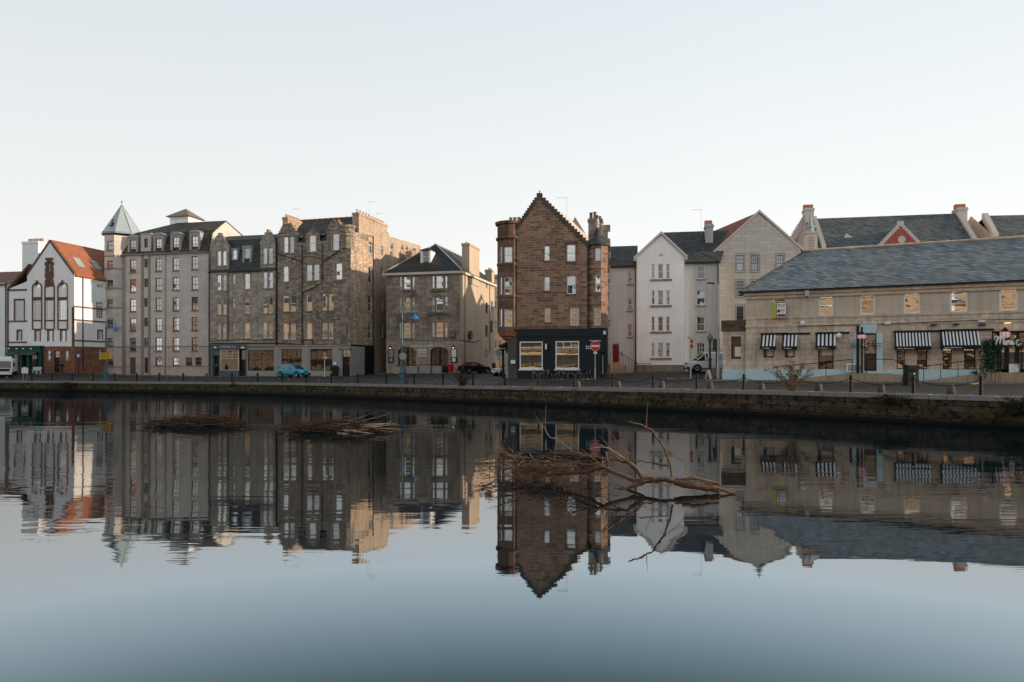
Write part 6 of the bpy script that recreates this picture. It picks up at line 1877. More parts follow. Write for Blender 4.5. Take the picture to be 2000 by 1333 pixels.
mb.parts('crow_steps', 'step_white', b.root, .12)
for x0, x1, yt, px in ((1570, 1587, 409, 1579), (1866, 1884, 408, 1875)):
    q = chimney(b, A(x0, dR), A(x1, dR), dR - .8, dR + .9, zr - 2, Z(px, yt, dR), 'cream_wall', 0)
    m_ = MB(); c = A(px - 1, dR); m_.box(c - .55, c + .55, dR - .3, dR + .3, Z(px, yt, dR), Z(px, yt - 8, dR)); m_.build('chimney_pot', 'pot_red', q)
# red pediment with a round plaque
pf = Plane((0, -.25), (a1, -.25)); l, r, c = A(1719, -.25), A(1797, -.25), A(1759, -.25); zt, zb_ = Z(1759, 441), Z(1759, 480)
mb = MB(); wall(mb, pf, [(l, zb_ - 2), (r, zb_ - 2), (r, zb_), (c, zt), (l, zb_)], []); pd = mb.build('pediment', 'pediment_red', b.root)
mb = MB(); crow(mb, pf, l - .35, zb_ - .3, c, zt + .15, 11, t0=-.08, t1=.3, h=.25); crow(mb, pf, r + .35, zb_ - .3, c, zt + .15, 11, t0=-.08, t1=.3, h=.25); mb.box(c - .3, c + .3, -.38, .1, zt - .1, zt + .45); mb.build('crow_steps', 'step_white', pd)
mb = MB(); zz = Z(1760, 469); R_ = .42; mb.loft([[(c + .1 + R_ * math.cos(2 * math.pi * k / 20), y, zz + R_ * math.sin(2 * math.pi * k / 20)) for k in range(20)] for y in (-.32, -.25)]); mb.build('plaque', 'cream_wall', pd)
mb = MB(); mb.slab([(l, -.2, zb_), (c, -.2, zt - .1), (c, 5, zt - .1), (l, 3, zb_)], .1); mb.slab([(r, -.2, zb_), (c, -.2, zt - .1), (c, 5, zt - .1), (r, 3, zb_)], .1); mb.build('pediment_roof', 'slate_terrace', pd)
for px in (1655, 1840):
    q = MB(); aa = A(px, 2.2); zz = Z(px, 461, 2.2); q.slab([(aa - .5, 1.7, zz - .3), (aa + .5, 1.7, zz - .3), (aa + .1, 2.6, zz + .3), (aa - .1, 2.6, zz + .3)], .08); q.build('roof_vent', 'lead', b.root)
# square lantern cupola at the left corner
mb = MB(); l, r = A(1573.5, -1.2), A(1597, -1.2); zb_, zt = Z(1585, 496, -1.2), Z(1585, 456, -1.2); w = r - l
mb.box(l, r, -1.2, -1.2 + w, zb_ - 3, zt); mb.box(l - .12, r + .12, -1.32, -1.08 + w, zt, zt + .2); mb.box(l - .1, r + .1, -1.3, -1.1 + w, zb_ - .4, zb_ - .2); cp = mb.build('cupola', 'cream_wall', b.root)
mb = MB(); cx_, cy_ = (l + r) / 2, -1.2 + w / 2; mb.lathe([(.75, 0), (.45, .2), (.4, .4), (.5, .6), (.3, 1.0), (.14, 1.5), (.12, 1.9), (.04, 2.4)], c=(cx_, cy_, zt + .2), n=8); mb.build('cupola_roof', 'lead', cp)
mb = MB(); mb.box(l + .35, r - .35, -1.23, -1.19, zb_, zt - .35); gl_ = mb.build('lattice', 'pane_dark', cp)
mb = MB()
for k in range(6): x = l + .35 + (w - .7) * k / 5; mb.box(x - .03, x + .03, -1.26, -1.2, zb_, zt - .35)
for k in range(7): z = zb_ + (zt - .35 - zb_) * k / 6; mb.box(l + .35, r - .35, -1.258, -1.2, z - .03, z + .03)
mb.build('lattice_bars', 'cream', cp)
b = Bld('dark_slate_roof', 'x', 'house', 1535, 92, 6, 735); b.root.name = 'rear_house'; b.root['label'] = 'dark slate roof peeping between the beige gable and the pale cupola'
a1 = b.A(1592); zr = b.Z(1560, 461.5, 4); ze = b.Z(1560, 497)
mb = MB(); mb.box(0, a1, 0, 8, -1, ze); mb.build('wall', 'cream_wall', b.root); mb = MB(); mb.slab([(0, -.2, ze), (a1, -.2, ze), (a1, 4, zr), (0, 4, zr)]); mb.slab([(0, 8, ze), (a1, 8, ze), (a1, 4, zr + .003), (0, 4, zr + .003)]); mb.build('roof', 'slate', b.root)
b = Bld('low_link_house', 'x', 'house', 1880, 92, 6, 735); b.root.name = 'low_roofed_house'; b.root['label'] = 'low dark roof filling the gap between the two slate terraces at right'
a1 = b.A(1950); zr = b.Z(1915, 443.5, 4); ze = b.Z(1915, 480)
mb = MB(); mb.box(0, a1, 0, 8, -1, ze); mb.build('wall', 'cream_wall', b.root); mb = MB(); mb.slab([(0, -.2, ze), (a1, -.2, ze), (a1, 4, zr), (0, 4, zr)]); mb.slab([(0, 8, ze), (a1, 8, ze), (a1, 4, zr + .003), (0, 4, zr + .003)]); mb.build('roof', 'slate', b.root)
b = Bld('right_terrace', 'slate roofed terrace with sunlit cream gable at the right edge behind the warehouse', 'building', 1942, 82, 6, 735); b.root.name = 'end_terrace'
A, Z = b.A, b.Z
a1 = A(2150); zr = Z(1960, 421, 5); ze = Z(1960, 462)
mb = MB(); solid(mb, (0, 0), (a1, 0), -1, ze); solid(mb, (0, 10), (0, 0), -1, ze, [(10, ze), (5, zr), (0, ze)]); solid(mb, (a1, 0), (a1, 10), -1, ze, [(10, ze), (5, zr), (0, ze)]); solid(mb, (a1, 10), (0, 10), -1, ze); mb.build('wall', 'pink_wall', b.root)
mb = MB(); mb.slab([(0, -.2, ze - .1), (a1, -.2, ze - .1), (a1, 5, zr), (A(1924, 5), 5, zr)]); mb.slab([(0, 10, ze), (a1, 10, ze), (a1, 5, zr + .003), (A(1924, 5), 5, zr + .003)]); mb.build('roof', 'slate_terrace', b.root)
mb = MB(); steps_along(mb, (.1, -.1, ze - .1), (A(1923, 5), 5, zr), 13); mb.build('crow_steps', 'step_white', b.root)

# =================================================================== the tan warehouse
b = Bld('warehouse', 'long two storey tan stone warehouse with big slate roof, striped awnings and pale blue base', 'building', 1457, 55, 25, 744)
A, Z = b.A, b.Z
a1 = A(2090); ze = Z(1470, 571); DEP = 14
zs1 = Z(1457, 622.5); zs2 = Z(1457, 639); zpl = Z(1457, 721.5)
f = Fac(b, (0, 0), (a1, 0)); mbw = MB(); mbl = MB()
UP = [((1509, 1536), (577.5, 621)), ((1599.5, 1628), (574, 618)), ((1680, 1710), (570, 615)), ((1765, 1797.5), (565.5, 612.5)), ((1855.5, 1890.5), (561.5, 610.5)), ((1951.5, 1989), (556.5, 607))]
for (x0, x1), (y0, y1) in UP: f.win(x0, x1, y0, y1, 'mimi3', sill='mimi_trim' if False else None)
f.done(mbw, [(0, zs1), (a1, zs1), (a1, ze), (0, ze)], .26)
mbw.build('upper_wall', 'mimi_render', b.root)
f = Fac(b, (0, 0), (a1, 0))
LO = [((1491.5, 1511.5), (655.5, 698.5), 'mimilow1'), ((1533, 1553), (655.5, 698.5), 'mimilow1'), ((1598, 1628), (654, 721), 'mimilow1'),
      ((1751.5, 1811), (651, 721.5), 'mimilow'), ((1841, 1905.5), (648.5, 722), 'mimilow')]
ST['mimilow1'] = dict(f='black', p='pane_dark', cols=1, rt=1, rb=1, mid=.5, fw=.07, inset=.2)
wh = []
for (x0, x1), (y0, y1), st in LO: wh.append(f.win(x0, x1, y0, y1, st))
dh = f.cut(1688, 1712, 652, 725); sh = f.cut(1937, 2040, 646.5, 730)
f.done(mbl, [(0, zpl), (a1, zpl), (a1, zs1), (0, zs1)], .3)
mbl.build('lower_wall', 'mimi', b.root)
solid(q := MB(), (a1, 0), (a1, DEP), -1, ze); solid(q, (a1, DEP), (0, DEP), -1, ze); solid(q, (0, DEP), (0, 0), -1, ze); q.build('side_wall', 'mimi', b.root)
wp = MB()                                            # blue base course, open at the doors
wall(wp, Plane((0, -.06), (a1, -.06)), [(0, -1), (a1, -1), (a1, zpl), (0, zpl)], [(dh[0], dh[1], dh[2] if dh[2] < zpl else zpl - .01, zpl), (sh[0], sh[1], min(sh[2], zpl - .01), zpl)], .3)
wp.face([(0, -.06, zpl), (a1, -.06, zpl), (a1, .0, zpl), (0, 0, zpl)])
wp.box(A(1666), A(1678), -.1, 0, zpl - .3, Z(1700, 652.5)); wp.box(dh[1], A(1724), -.1, 0, zpl - .3, Z(1700, 652.5))
kx = (dh[0] + dh[1]) / 2 - .1; wp.hexa([(kx - .42, -.1, Z(1693, 651)), (kx + .42, -.1, Z(1693, 651)), (kx + .42, 0, Z(1693, 651)), (kx - .42, 0, Z(1693, 651)), (kx - .56, -.12, Z(1693, 634)), (kx + .56, -.12, Z(1693, 634)), (kx + .56, 0, Z(1693, 634)), (kx - .56, 0, Z(1693, 634))])
wp.build('painted_base', 'blue_paint', b.root)
mb = MB(); mb.box(-.05, a1, -.07, 0, zs1 - .1, zs1 + .06); mb.box(-.05, a1, -.05, 0, zs2 - .05, zs2 + .1)
mb.box(-.1, a1, -.14, 0, ze - .55, ze - .3); mb.box(-.15, a1, -.26, 0, ze - .3, ze - .02); mb.parts('string_course', 'mimi_trim', b.root)
# hipped slate roof
zr = Z(1575, 491, 6.5); rx = A(1572, 6.5)
mb = MB(); o = .45
mb.slab([(-o, -o, ze), (a1 + 2, -o, ze), (a1 + 2, 6.5, zr), (rx, 6.5, zr)], .1); mb.slab([(-o, DEP, ze), (-o, -o, ze), (rx, 6.5, zr + .002)], .1); mb.slab([(a1 + 2, DEP, ze), (-o, DEP, ze), (rx, 6.5, zr + .004), (a1 + 2, 6.5, zr + .004)], .1)
rf = mb.build('roof', 'slate_mimi', b.root)
q = MB(); q.tube([(rx, 6.5, zr + .05), (a1 + 2, 6.5, zr + .05)], .12, 6); q.build('ridge', 'mimi_trim', rf); q = MB(); q.tube([(rx, 6.5, zr + .03), (-o, -o, ze + .03)], .05, 6); q.build('hip', 'slate', rf)
q = MB(); q.box(-.5, a1, -.5, -.42, ze - .06, ze + .04); q.build('gutter', 'iron', b.root)
q = MB(); c = A(1577); q.box(c - .15, c + .15, -.45, -.15, ze - .5, ze - .05); q.tube([(c, -.3, ze - .4), (c + .25, -.3, ze - .75)], .06, 6); q.build('rainwater_head', 'galv', b.root)
# flat annex with sooty parapet on the left
a0 = A(1411.5, .6); zt = Z(1430, 626, .6); zt2 = Z(1430, 647, .6)
fa = Fac(b, (a0, .6), (0, .6)); mb = MB(); h = fa.win(1428, 1447, 657.5, 701.5, 'mimilow1'); fa.done(mb, [(0, zpl - .4), (-a0, zpl - .4), (-a0, zt2), (0, zt2)], .3)
solid(mb, (a0, 6), (a0, .6), -1, zt2); mb.face([(a0, .6, zt2), (0, .6, zt2), (0, 6, zt2), (a0, 6, zt2)]); mb.build('annex_wall', 'mimi', b.root)
mb = MB(); mb.box(a0 - .1, -.002, .5, .8, zt2, zt); mb.box(a0 - .1, a0 + .2, .8, 6, zt2, zt); mb.build('annex_parapet', 'sooty', b.root)
mb = MB(); mb.box(a0 - .03, -.0, .54, .6, -1, zpl - .02); mb.build('painted_base', 'blue_paint', b.root)
q = MB(); q.face([fa.pl.pt(h[0] + .25, h[2] + .2, .19), fa.pl.pt(h[1] - .02, h[2] + .2, .19), fa.pl.pt(h[1] - .02, h[2] + .95, .19), fa.pl.pt(h[0] + .25, h[2] + .95, .19)]); q.build('window_film', 'film', b.root)
for h_ in wh[:3]:
    pl = f.pl; z0 = h_[2] + .1 + (.9 if h_ is wh[2] else 0); q = MB(); q.face([pl.pt(h_[0] + .22, z0, .19), pl.pt(h_[1] - .05, z0, .19), pl.pt(h_[1] - .05, z0 + .75, .19), pl.pt(h_[0] + .22, z0 + .75, .19)]); q.build('window_film', 'film', b.root)
for h_ in wh[3:]:
    q = MB(); c = (h_[0] + h_[1]) / 2; q.box(c - .42, c + .3, -.0, .24, h_[2] + .05, h_[3] - .05); q.build('window_pier', 'mimi', b.root)
# awnings: striped canopy, black valance and arms
def awning(h_, out_, drop, n, wextra=.15):
    l, r = h_[0] - wextra, h_[1] + wextra; zt_ = h_[3] + .06; zb_ = zt_ - drop
    mb = MB()
    for k in range(n):
        mb.m = k % 2
        x0, x1 = l + (r - l) * k / n, l + (r - l) * (k + 1) / n
        mb.hexa([(x0, -.05, zt_ - .03), (x1, -.05, zt_ - .03), (x1, -out_, zb_ - .03), (x0, -out_, zb_ - .03), (x0, -.05, zt_), (x1, -.05, zt_), (x1, -out_, zb_), (x0, -out_, zb_)])
    aw = mb.build('awning', ['stripe_black', 'stripe_white'], b.root, merge=False)
    q = MB(); q.box(l - .02, r + .02, -out_ - .03, -out_, zb_ - .22, zb_ + .02)
    for s in (l, r): q.face([(s, -.05, zt_ - .03), (s, -out_, zb_ - .03), (s, -out_, zb_ - .2), (s, -.05, zb_ - .2)])
    q.build('valance', 'stripe_black', aw)
    q = MB(); q.box(l - .05, r + .9, -.14, 0, zt_, zt_ + .12); q.tube([(l + .05, -.05, zb_ - .1), (l + .05, -out_, zb_ - .1)], .025, 5); q.tube([(r - .05, -.05, zb_ - .1), (r - .05, -out_, zb_ - .1)], .025, 5); q.parts('cassette', 'stripe_black', aw)
    text_mesh('lettering', "Mimi's Bakehouse", 'sign_white', min(1.0, (r - l) * .5), .1, aw, (l + .15, -out_ - .035, zb_ - .18), extrude=.004)
for i, h_ in enumerate(wh): awning(h_, .9 if i < 3 else .95, .92 if i < 3 else 1.02, (8, 8, 10, 22, 22)[i])
# main door between the blue jambs
pl = f.pl
door(b, pl, (dh[0], dh[1], max(dh[2], .6), dh[3]), 'brown', frame='black', fan=1.4)
SIGN = []
def script_sign(parent, x0, z0, w, h, y, mat, r=.032):
    """the word written in joined strokes: M i m i ' s"""
    S = [[(0, .55), (.03, .8), (.1, .92), (.16, .85), (.12, .5), (.08, .1)], [(.13, .45), (.2, .8), (.27, .95), (.26, .55), (.23, .15)], [(.26, .45), (.33, .82), (.4, .95), (.38, .5), (.37, .15), (.42, .08), (.46, .25)],
         [(.46, .5), (.45, .2), (.49, .08), (.53, .22)], [(.475, .68), (.48, .72)], [(.53, .5), (.52, .1)], [(.525, .3), (.58, .52), (.6, .42), (.585, .1)], [(.59, .3), (.645, .52), (.665, .42), (.65, .15), (.69, .08), (.73, .25)],
         [(.735, .5), (.725, .2), (.76, .08), (.8, .25)], [(.75, .68), (.755, .72)], [(.83, .95), (.82, .72)], [(.85, .1), (.9, .12), (.905, .25), (.87, .35), (.875, .48), (.92, .52), (.95, .45)], [(.93, .1), (1.0, .02)]]
    m_ = MB()
    for st in S:
        m_.tube([(x0 + u * w, y - .002 * i, z0 + v * h) for i, (u, v) in enumerate(st)], r, 6)
    return m_.build('lettering', mat, parent, smooth=True)
script_sign(b.root, dh[0] - 1.0, Z(1680, 678, -.35), A(1704, -.35) - A(1667, -.35), .75, -.4, 'stripe_white', .045)
q = MB(); q.box(dh[0] - 1.0, dh[1] + .35, -.38, -.33, Z(1680, 672.5, -.35), Z(1680, 671.5, -.35)); q.box(dh[0] - .9, dh[1] + .3, -.38, -.33, Z(1680, 677, -.35), Z(1680, 676, -.35)); q.build('sign_rail', 'black', b.root)
def lantern(px, y0, y1, mat, d=-.7):
    c, z0, z1 = A(px, d), Z(px, y1, d), Z(px, y0, d); m_ = MB(); w_ = .3
    m_.lathe([(w_ * .75, 0), (w_, .05), (w_, (z1 - z0) * .75), (w_ * .8, (z1 - z0) * .85)], c=(c, d, z0), n=8)
    ln_ = m_.build('hanging_lantern', mat, b.root)
    m_ = MB(); m_.lathe([(w_ * .9, 0), (.1, .25), (.03, .32)], c=(c, d, z1 - .1), n=8); m_.tube([(c, d, z1), (c, 0, z1 + .15)], .025, 5)
    for k in range(8): an = 2 * math.pi * k / 8; m_.tube([(c + w_ * math.cos(an), d + w_ * math.sin(an), z0), (c + w_ * math.cos(an), d + w_ * math.sin(an), z1 - .05)], .015, 4)
    m_.build('lantern_frame', 'iron', ln_)
lantern(1683, 653, 662, 'pink_glow'); 
q = MB(); x = A(1681, -.6); q.box(x - .28, x - .1, -.75, -.6, .6, 4.0); q.box(x + .02, x + .14, -.72, -.6, .6, 3.9); q.build('downpipe', 'iron', b.root)
q = MB(); x = A(1667, -.5); q.box(x - .45, x + .55, -.6, -.5, Z(1670, 727), Z(1670, 710)); bo = q.build('menu_board', 'sign_white', b.root); q = MB(); q.box(x - .35, x + .45, -.62, -.6, Z(1670, 725), Z(1670, 713)); q.build('menu', 'shop_grey', bo)
# ramps, landing and steps in brown stone
q = MB(); zl_ = .6; l0 = A(1520, -1.2); l1 = dh[0] - .8; l2 = dh[1] + .9
q.hexa([(l0, -2.2, -.8), (l1, -2.2, -.8), (l1, -.1, -.8), (l0, -.1, -.8), (l0, -2.2, .05), (l1, -2.2, zl_), (l1, -.1, zl_), (l0, -.1, .05)])
q.box(l1, l2, -2.2, -.1, -.8, zl_)
n_ = 10; c = (l2, -1.15)
q.loft([[(l2, -2.2, zz)] + [(l2 + .95 * math.sin(math.pi * k / n_) * .8, -1.15 - 1.05 * math.cos(math.pi * k / n_), zz) for k in range(1, n_)] + [(l2, -.1, zz)] for zz in (-.8, zl_ * .9)])
for k in range(3): q.box(l2 + .7 + .3 * k, l2 + 1.0 + .3 * k, -1.9, -.1, -.8, zl_ * .72 - .22 * k)
r0, r1 = A(1802, -1.2), A(1903, -1.2); q.hexa([(r0, -2.0, -.8), (r1, -2.0, -.8), (r1, -.1, -.8), (r0, -.1, -.8), (r0, -2.0, .08), (r1, -2.0, .55), (r1, -.1, .55), (r0, -.1, .08)])
q.box(r1, A(1925, -1.2), -2.0, -.1, -.8, .52); q.box(A(1925, -1.2), a1, -.9, -.1, -.8, .7)
rp = q.build('ramp', 'ramp_stone', b.root)
q = MB()
def rail(pts, posts):
    q.tube(pts, .028, 5)
    for p in posts: q.tube([p, (p[0], p[1], p[2] - 1.0)], .024, 5)
rail([(l0 - .2, -2.1, .85), (l0 - .3, -2.1, 1.0), (l0, -2.1, 1.05), (l1, -2.1, zl_ + 1.0)], [(l0 + (l1 - l0) * t, -2.1, 1.05 + (zl_ - .05) * t) for t in (0, .33, .66, 1)])
rail([(l1 + .9, -2.1, zl_ + 1.0), (l2, -2.1, zl_ + 1.0), (l2 + .9, -2.0, zl_ + .55)], [(l1 + .9, -2.1, zl_ + 1), (l2 + .9, -2.0, zl_ + .55)])
rail([(r0 - .3, -1.95, .8), (r0 - .3, -1.95, 1.05), (r0, -1.95, 1.1), (r1, -1.95, 1.55), (A(1925, -1.2), -1.95, 1.55)], [(r0 + (r1 - r0) * t, -1.95, 1.1 + .45 * t) for t in (0, .33, .66, 1)])
q.build('handrail', 'iron', rp)
# corner shop glazing
q = MB(); s0, s1, z0, z1 = sh
q.face([pl.pt(s0, .6, .4), pl.pt(s1, .6, .4), pl.pt(s1, z1, .4), pl.pt(s0, z1, .4)]); sg = q.build('shop_window', 'pane_mimi', b.root)
q = MB(); bays = [A(x) for x in (1937, 1951.5, 1955, 1966, 1970.5, 1987.5, 1991, 2010, 2030)]
for x in (1937.3, 1954, 1969, 1989, 2012): obox(q, pl, A(x) - .1, A(x) + .1, .2, .42, .6, z1)
obox(q, pl, s0, s1, .25, .42, Z(1960, 676), Z(1960, 674)); obox(q, pl, s0, s1, .25, .42, z1 - .12, z1); obox(q, pl, s0, s1, .25, .42, .6, .95)
for k in range(1, 5): obox(q, pl, A(1990), A(2012), .3, .4, .9 + k * .55, .93 + k * .55)
for x in (1944.5, 1998, 2005): obox(q, pl, A(x) - .015, A(x) + .015, .3, .4, .6, Z(1960, 676))
q.build('shop_frame', 'black', sg)
script_sign(b.root, A(1939, -.3), Z(1960, 676.5, -.3), A(1989, -.3) - A(1939, -.3), .72, -.66, 'sign_white', .055)
lantern(1963, 646, 660, 'pink_glow', -.4)
q = MB(); x0, x1 = A(1970.5, -.3), A(1991, -.3); q.box(x0, x1, -.36, -.3, Z(1980, 731.5), Z(1980, 711)); bo = q.build('menu_board', 'sign_white', b.root)
text_mesh('lettering', "Mimi's", 'grey_print', .3, .14, bo, (x0 + .25, -.365, Z(1980, 715))); q = MB()
for k in range(3): q.box(x0 + .15, x1 - .15, -.365, -.36, Z(1980, 719 + 2.4 * k), Z(1980, 718.4 + 2.4 * k))
q.build('printed_lines', 'grey_print', bo); q = MB(); q.box(x0 + .25, x1 - .12, -.365, -.36, Z(1980, 729.5), Z(1980, 726.5)); q.build('printed_block', 'maroon', bo)
q = MB(); q.box(A(1912.5), A(1927), -.08, 0, Z(1920, 697), Z(1920, 685.5)); fr = q.build('menu_case', 'brown', b.root); q = MB(); q.box(A(1914), A(1926.6), -.09, -.08, Z(1920, 696), Z(1920, 687.5)); q.build('menu', 'sign_white', fr)
# lamps on the wall
for px, py in ((1733.5, 631.5), (1917, 628)):
    q = MB(); q.box(A(px) - .2, A(px) + .2, -.22, 0, Z(px, py + 2), Z(px, py - 2)); q.build('bulkhead_lamp', 'sign_white', b.root)
for px, py in ((1823, 634.5), (1866, 633.5), (1917, 634)):
    q = MB(); q.box(A(px) - .2, A(px) + .2, -.35, -.1, Z(px, py + 2.5), Z(px, py)); q.tube([(A(px), 0, Z(px, py - 1)), (A(px), -.2, Z(px, py))], .03, 5); q.build('flood_lamp', 'black', b.root)
q = MB(); q.box(A(1967, 0) - .25, A(1967) + .25, -.35, 0, Z(1967, 631), Z(1967, 629)); dl = q.build('down_lamp', 'galv', b.root); q = MB(); q.box(A(1967) - .18, A(1967) + .18, -.3, -.05, Z(1967, 632), Z(1967, 631)); q.build('lamp_lens', 'lamp_glow', dl)
for px, py in ((1568, 631.5), (1638.5, 655.5)):
    q = MB(); c, z = A(px), Z(px, py); q.loft([[(c + r_ * math.cos(math.pi / 2 + 2 * math.pi * k / 5), y, z + r_ * math.sin(math.pi / 2 + 2 * math.pi * k / 5)) for k in range(5)] for y, r_ in ((-.12, .1), (-.18, .2), (-.28, .2), (-.32, .1))]); q.tube([(c, 0, z), (c, -.15, z)], .04, 5); q.build('pentagon_lamp', 'white_glow', b.root)
q = MB(); q.box(A(1562), A(1567), -.2, -.05, Z(1564, 636.5), Z(1564, 634.5)); q.build('bulkhead_lamp', 'sign_white', b.root)
t_ = text_mesh('wall_letter', 'H', 'orange', .26, .3, b.root, (A(1606.5), -.005, Z(1609, 647)))
pipe(b, [(A(1560), -.09, zs2 - .02), (A(1740), -.09, zs2 + .0), (A(1920), -.09, zs2 + .12), (A(2000), -.09, zs2 + .12)], .022, 'iron', 'cable')
# to-let board leaning out from the first upper window
q = MB(); bx0, bx1, bz0, bz1 = A(1508, -.5), A(1536, -.5), Z(1522, 622), Z(1522, 591.5)
tl = thing('to_let_board', 'white and lime TO LET board fixed over the leftmost upper window of the warehouse', 'sign', b.world(bx0, -.5, bz0), -b.yaw)
w_, h_ = bx1 - bx0, bz1 - bz0
q.box(.3 * w_, w_, -.03, .03, 0, h_); q.build('board', 'black', tl)
q = MB(); q.box(.33 * w_, w_ * .975, -.04, -.03, .03, h_ - .06); q.build('face', 'sign_white', tl)
q = MB(); q.hexa([(0, .35, 0), (.28 * w_, -.01, 0), (.28 * w_, .05, 0), (0, .41, 0), (0, .35, h_), (.28 * w_, -.01, h_), (.28 * w_, .05, h_), (0, .41, h_)]); q.build('side_board', 'lime', tl)
text_mesh('lettering', 'TO LET', 'maroon', w_ * .55, .2, tl, (.38 * w_, -.042, h_ - .36), offset=.01, extrude=.006)
q = MB(); q.box(.37 * w_, w_ * .94, -.046, -.04, .08, .26); q.loft([[(.47 * w_ + .11 * math.cos(2 * math.pi * k / 12), y, .5 + .12 * math.sin(2 * math.pi * k / 12)) for k in range(12)] for y in (-.046, -.04)]); q.build('printed_block', 'maroon', tl)
q = MB(); q.box(.42 * w_, w_ * .9, -.044, -.04, h_ - .56, h_ - .53); q.box(.42 * w_, w_ * .85, -.044, -.04, h_ - .63, h_ - .6); q.box(.62 * w_, w_ * .9, -.044, -.04, .5, .54); q.box(.62 * w_, w_ * .8, -.044, -.04, .42, .45); q.build('printed_lines', 'grey_print', tl)
q = MB(); q.tube([(.5 * w_, .03, h_ * .8), (.5 * w_, .5, h_ * .8)], .025, 5); q.tube([(.5 * w_, .03, h_ * .2), (.5 * w_, .5, h_ * .2)], .025, 5); q.build('bracket', 'galv', tl)
MIMI = b
xs_ = [-2.9 + 2.2 * k for k in range(14)]
sheet('pavement', [b.world(x, -3.6) for x in xs_], [b.world(x, .3) for x in xs_], 4, .03, 'flags', .3)

b = Bld('side_street_house', 'tan stone houses closing the far end of the side street beside the inn', 'building', 925, 128, 3, 722)
a1 = b.A(1012); mb = MB(); zt = b.Z(960, 541); fa = Fac(b, (0, 0), (a1, 0))
for x0, x1 in ((950, 953.5), (958, 962), (966, 970), (974, 978)):
    for y0, y1 in ((552, 566), (590, 604), (628, 642), (666, 680)): fa.win(x0, x1, y0, y1, 'sash')
fa.done(mb, [(0, -1), (a1, -1), (a1, zt), (0, zt)]); solid(mb, (a1, 0), (a1, 9), -1, zt); solid(mb, (a1, 9), (0, 9), -1, zt); solid(mb, (0, 9), (0, 0), -1, zt); mb.build('wall', 'inn_side', b.root)
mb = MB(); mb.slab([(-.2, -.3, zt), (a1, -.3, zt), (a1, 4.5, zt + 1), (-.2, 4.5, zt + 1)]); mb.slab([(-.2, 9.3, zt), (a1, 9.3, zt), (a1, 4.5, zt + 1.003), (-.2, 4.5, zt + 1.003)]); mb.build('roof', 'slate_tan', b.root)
# =================================================================== sunlit stone terraces on the near bank (seen only in the window glass)
rowd = Vector((.66, -.75)).normalized(); yaw_b = math.atan2(rowd.y, rowd.x)
for i, (s, w_, h_) in enumerate(((-112, 24, 15), (-88, 24, 18), (-64, 20, 14), (-44, 26, 17), (-18, 22, 14), (4, 24, 16), (28, 26, 14), (54, 26, 17))):
    p = Vector((-22, -26)) + rowd * s
    t = thing('bank_tenement', 'sunlit stone tenement on the near bank behind the camera', 'building', (p.x, p.y, 1.6), yaw_b, 'tenements on the near bank')
    m_ = MB(); w2 = MB()
    m_.box(0, w_ - .3, -12, 0, -2, h_)
    n = int(w_ / 2.9)
    for r_ in range(int((h_ - 3) / 3.3)):
        for k in range(n):
            x = 1.2 + k * (w_ - 2.4) / n; z = 3.6 + r_ * 3.3
            w2.box(x + .5, x + 1.6, -.2, .03, z, z + 1.9)
    m_.build('wall', 'far_stone', t); w2.build('window', 'bank_window', t)
    m_ = MB(); m_.slab([(0, .3, h_), (w_ - .3, .3, h_), (w_ - .3, -6, h_ + 3.5), (0, -6, h_ + 3.5)]); m_.slab([(0, -12, h_), (w_ - .3, -12, h_), (w_ - .3, -6, h_ + 3.5), (0, -6, h_ + 3.5)]); m_.build('roof', 'slate', t)
m_ = MB(); p0, p1 = Vector((-22, -26)) + rowd * -150, Vector((-22, -26)) + rowd * 110; nn = Vector((-rowd.y, rowd.x))
m_.face([(p0.x + nn.x * 6, p0.y + nn.y * 6, 1.5), (p1.x + nn.x * 6, p1.y + nn.y * 6, 1.5), (p1.x - nn.x * 40, p1.y - nn.y * 40, 1.5), (p0.x - nn.x * 40, p0.y - nn.y * 40, 1.5)])
tag(m_.build('near_bank', 'setts'), kind='structure')
def front_walk(P, Q, n, w0, w1):
    t = (Q - P).normalized(); nn = Vector((t.y, -t.x)); pts_ = [P.lerp(Q, k / n) for k in range(n + 1)]
    sheet('pavement', [p + nn * w0 for p in pts_], [p - nn * w1 for p in pts_], 3, .05, 'flags', .25)
front_walk(Vector((-58, 100.8)), Vector((-41, 97.2)), 8, 2.6, .6); front_walk(Vector((-40.9, 97.2)), Vector((-21.6, 92.4)), 8, 2.6, .8); front_walk(Vector((-17, 97.2)), Vector((-7, 94.6)), 5, 2.8, .6)
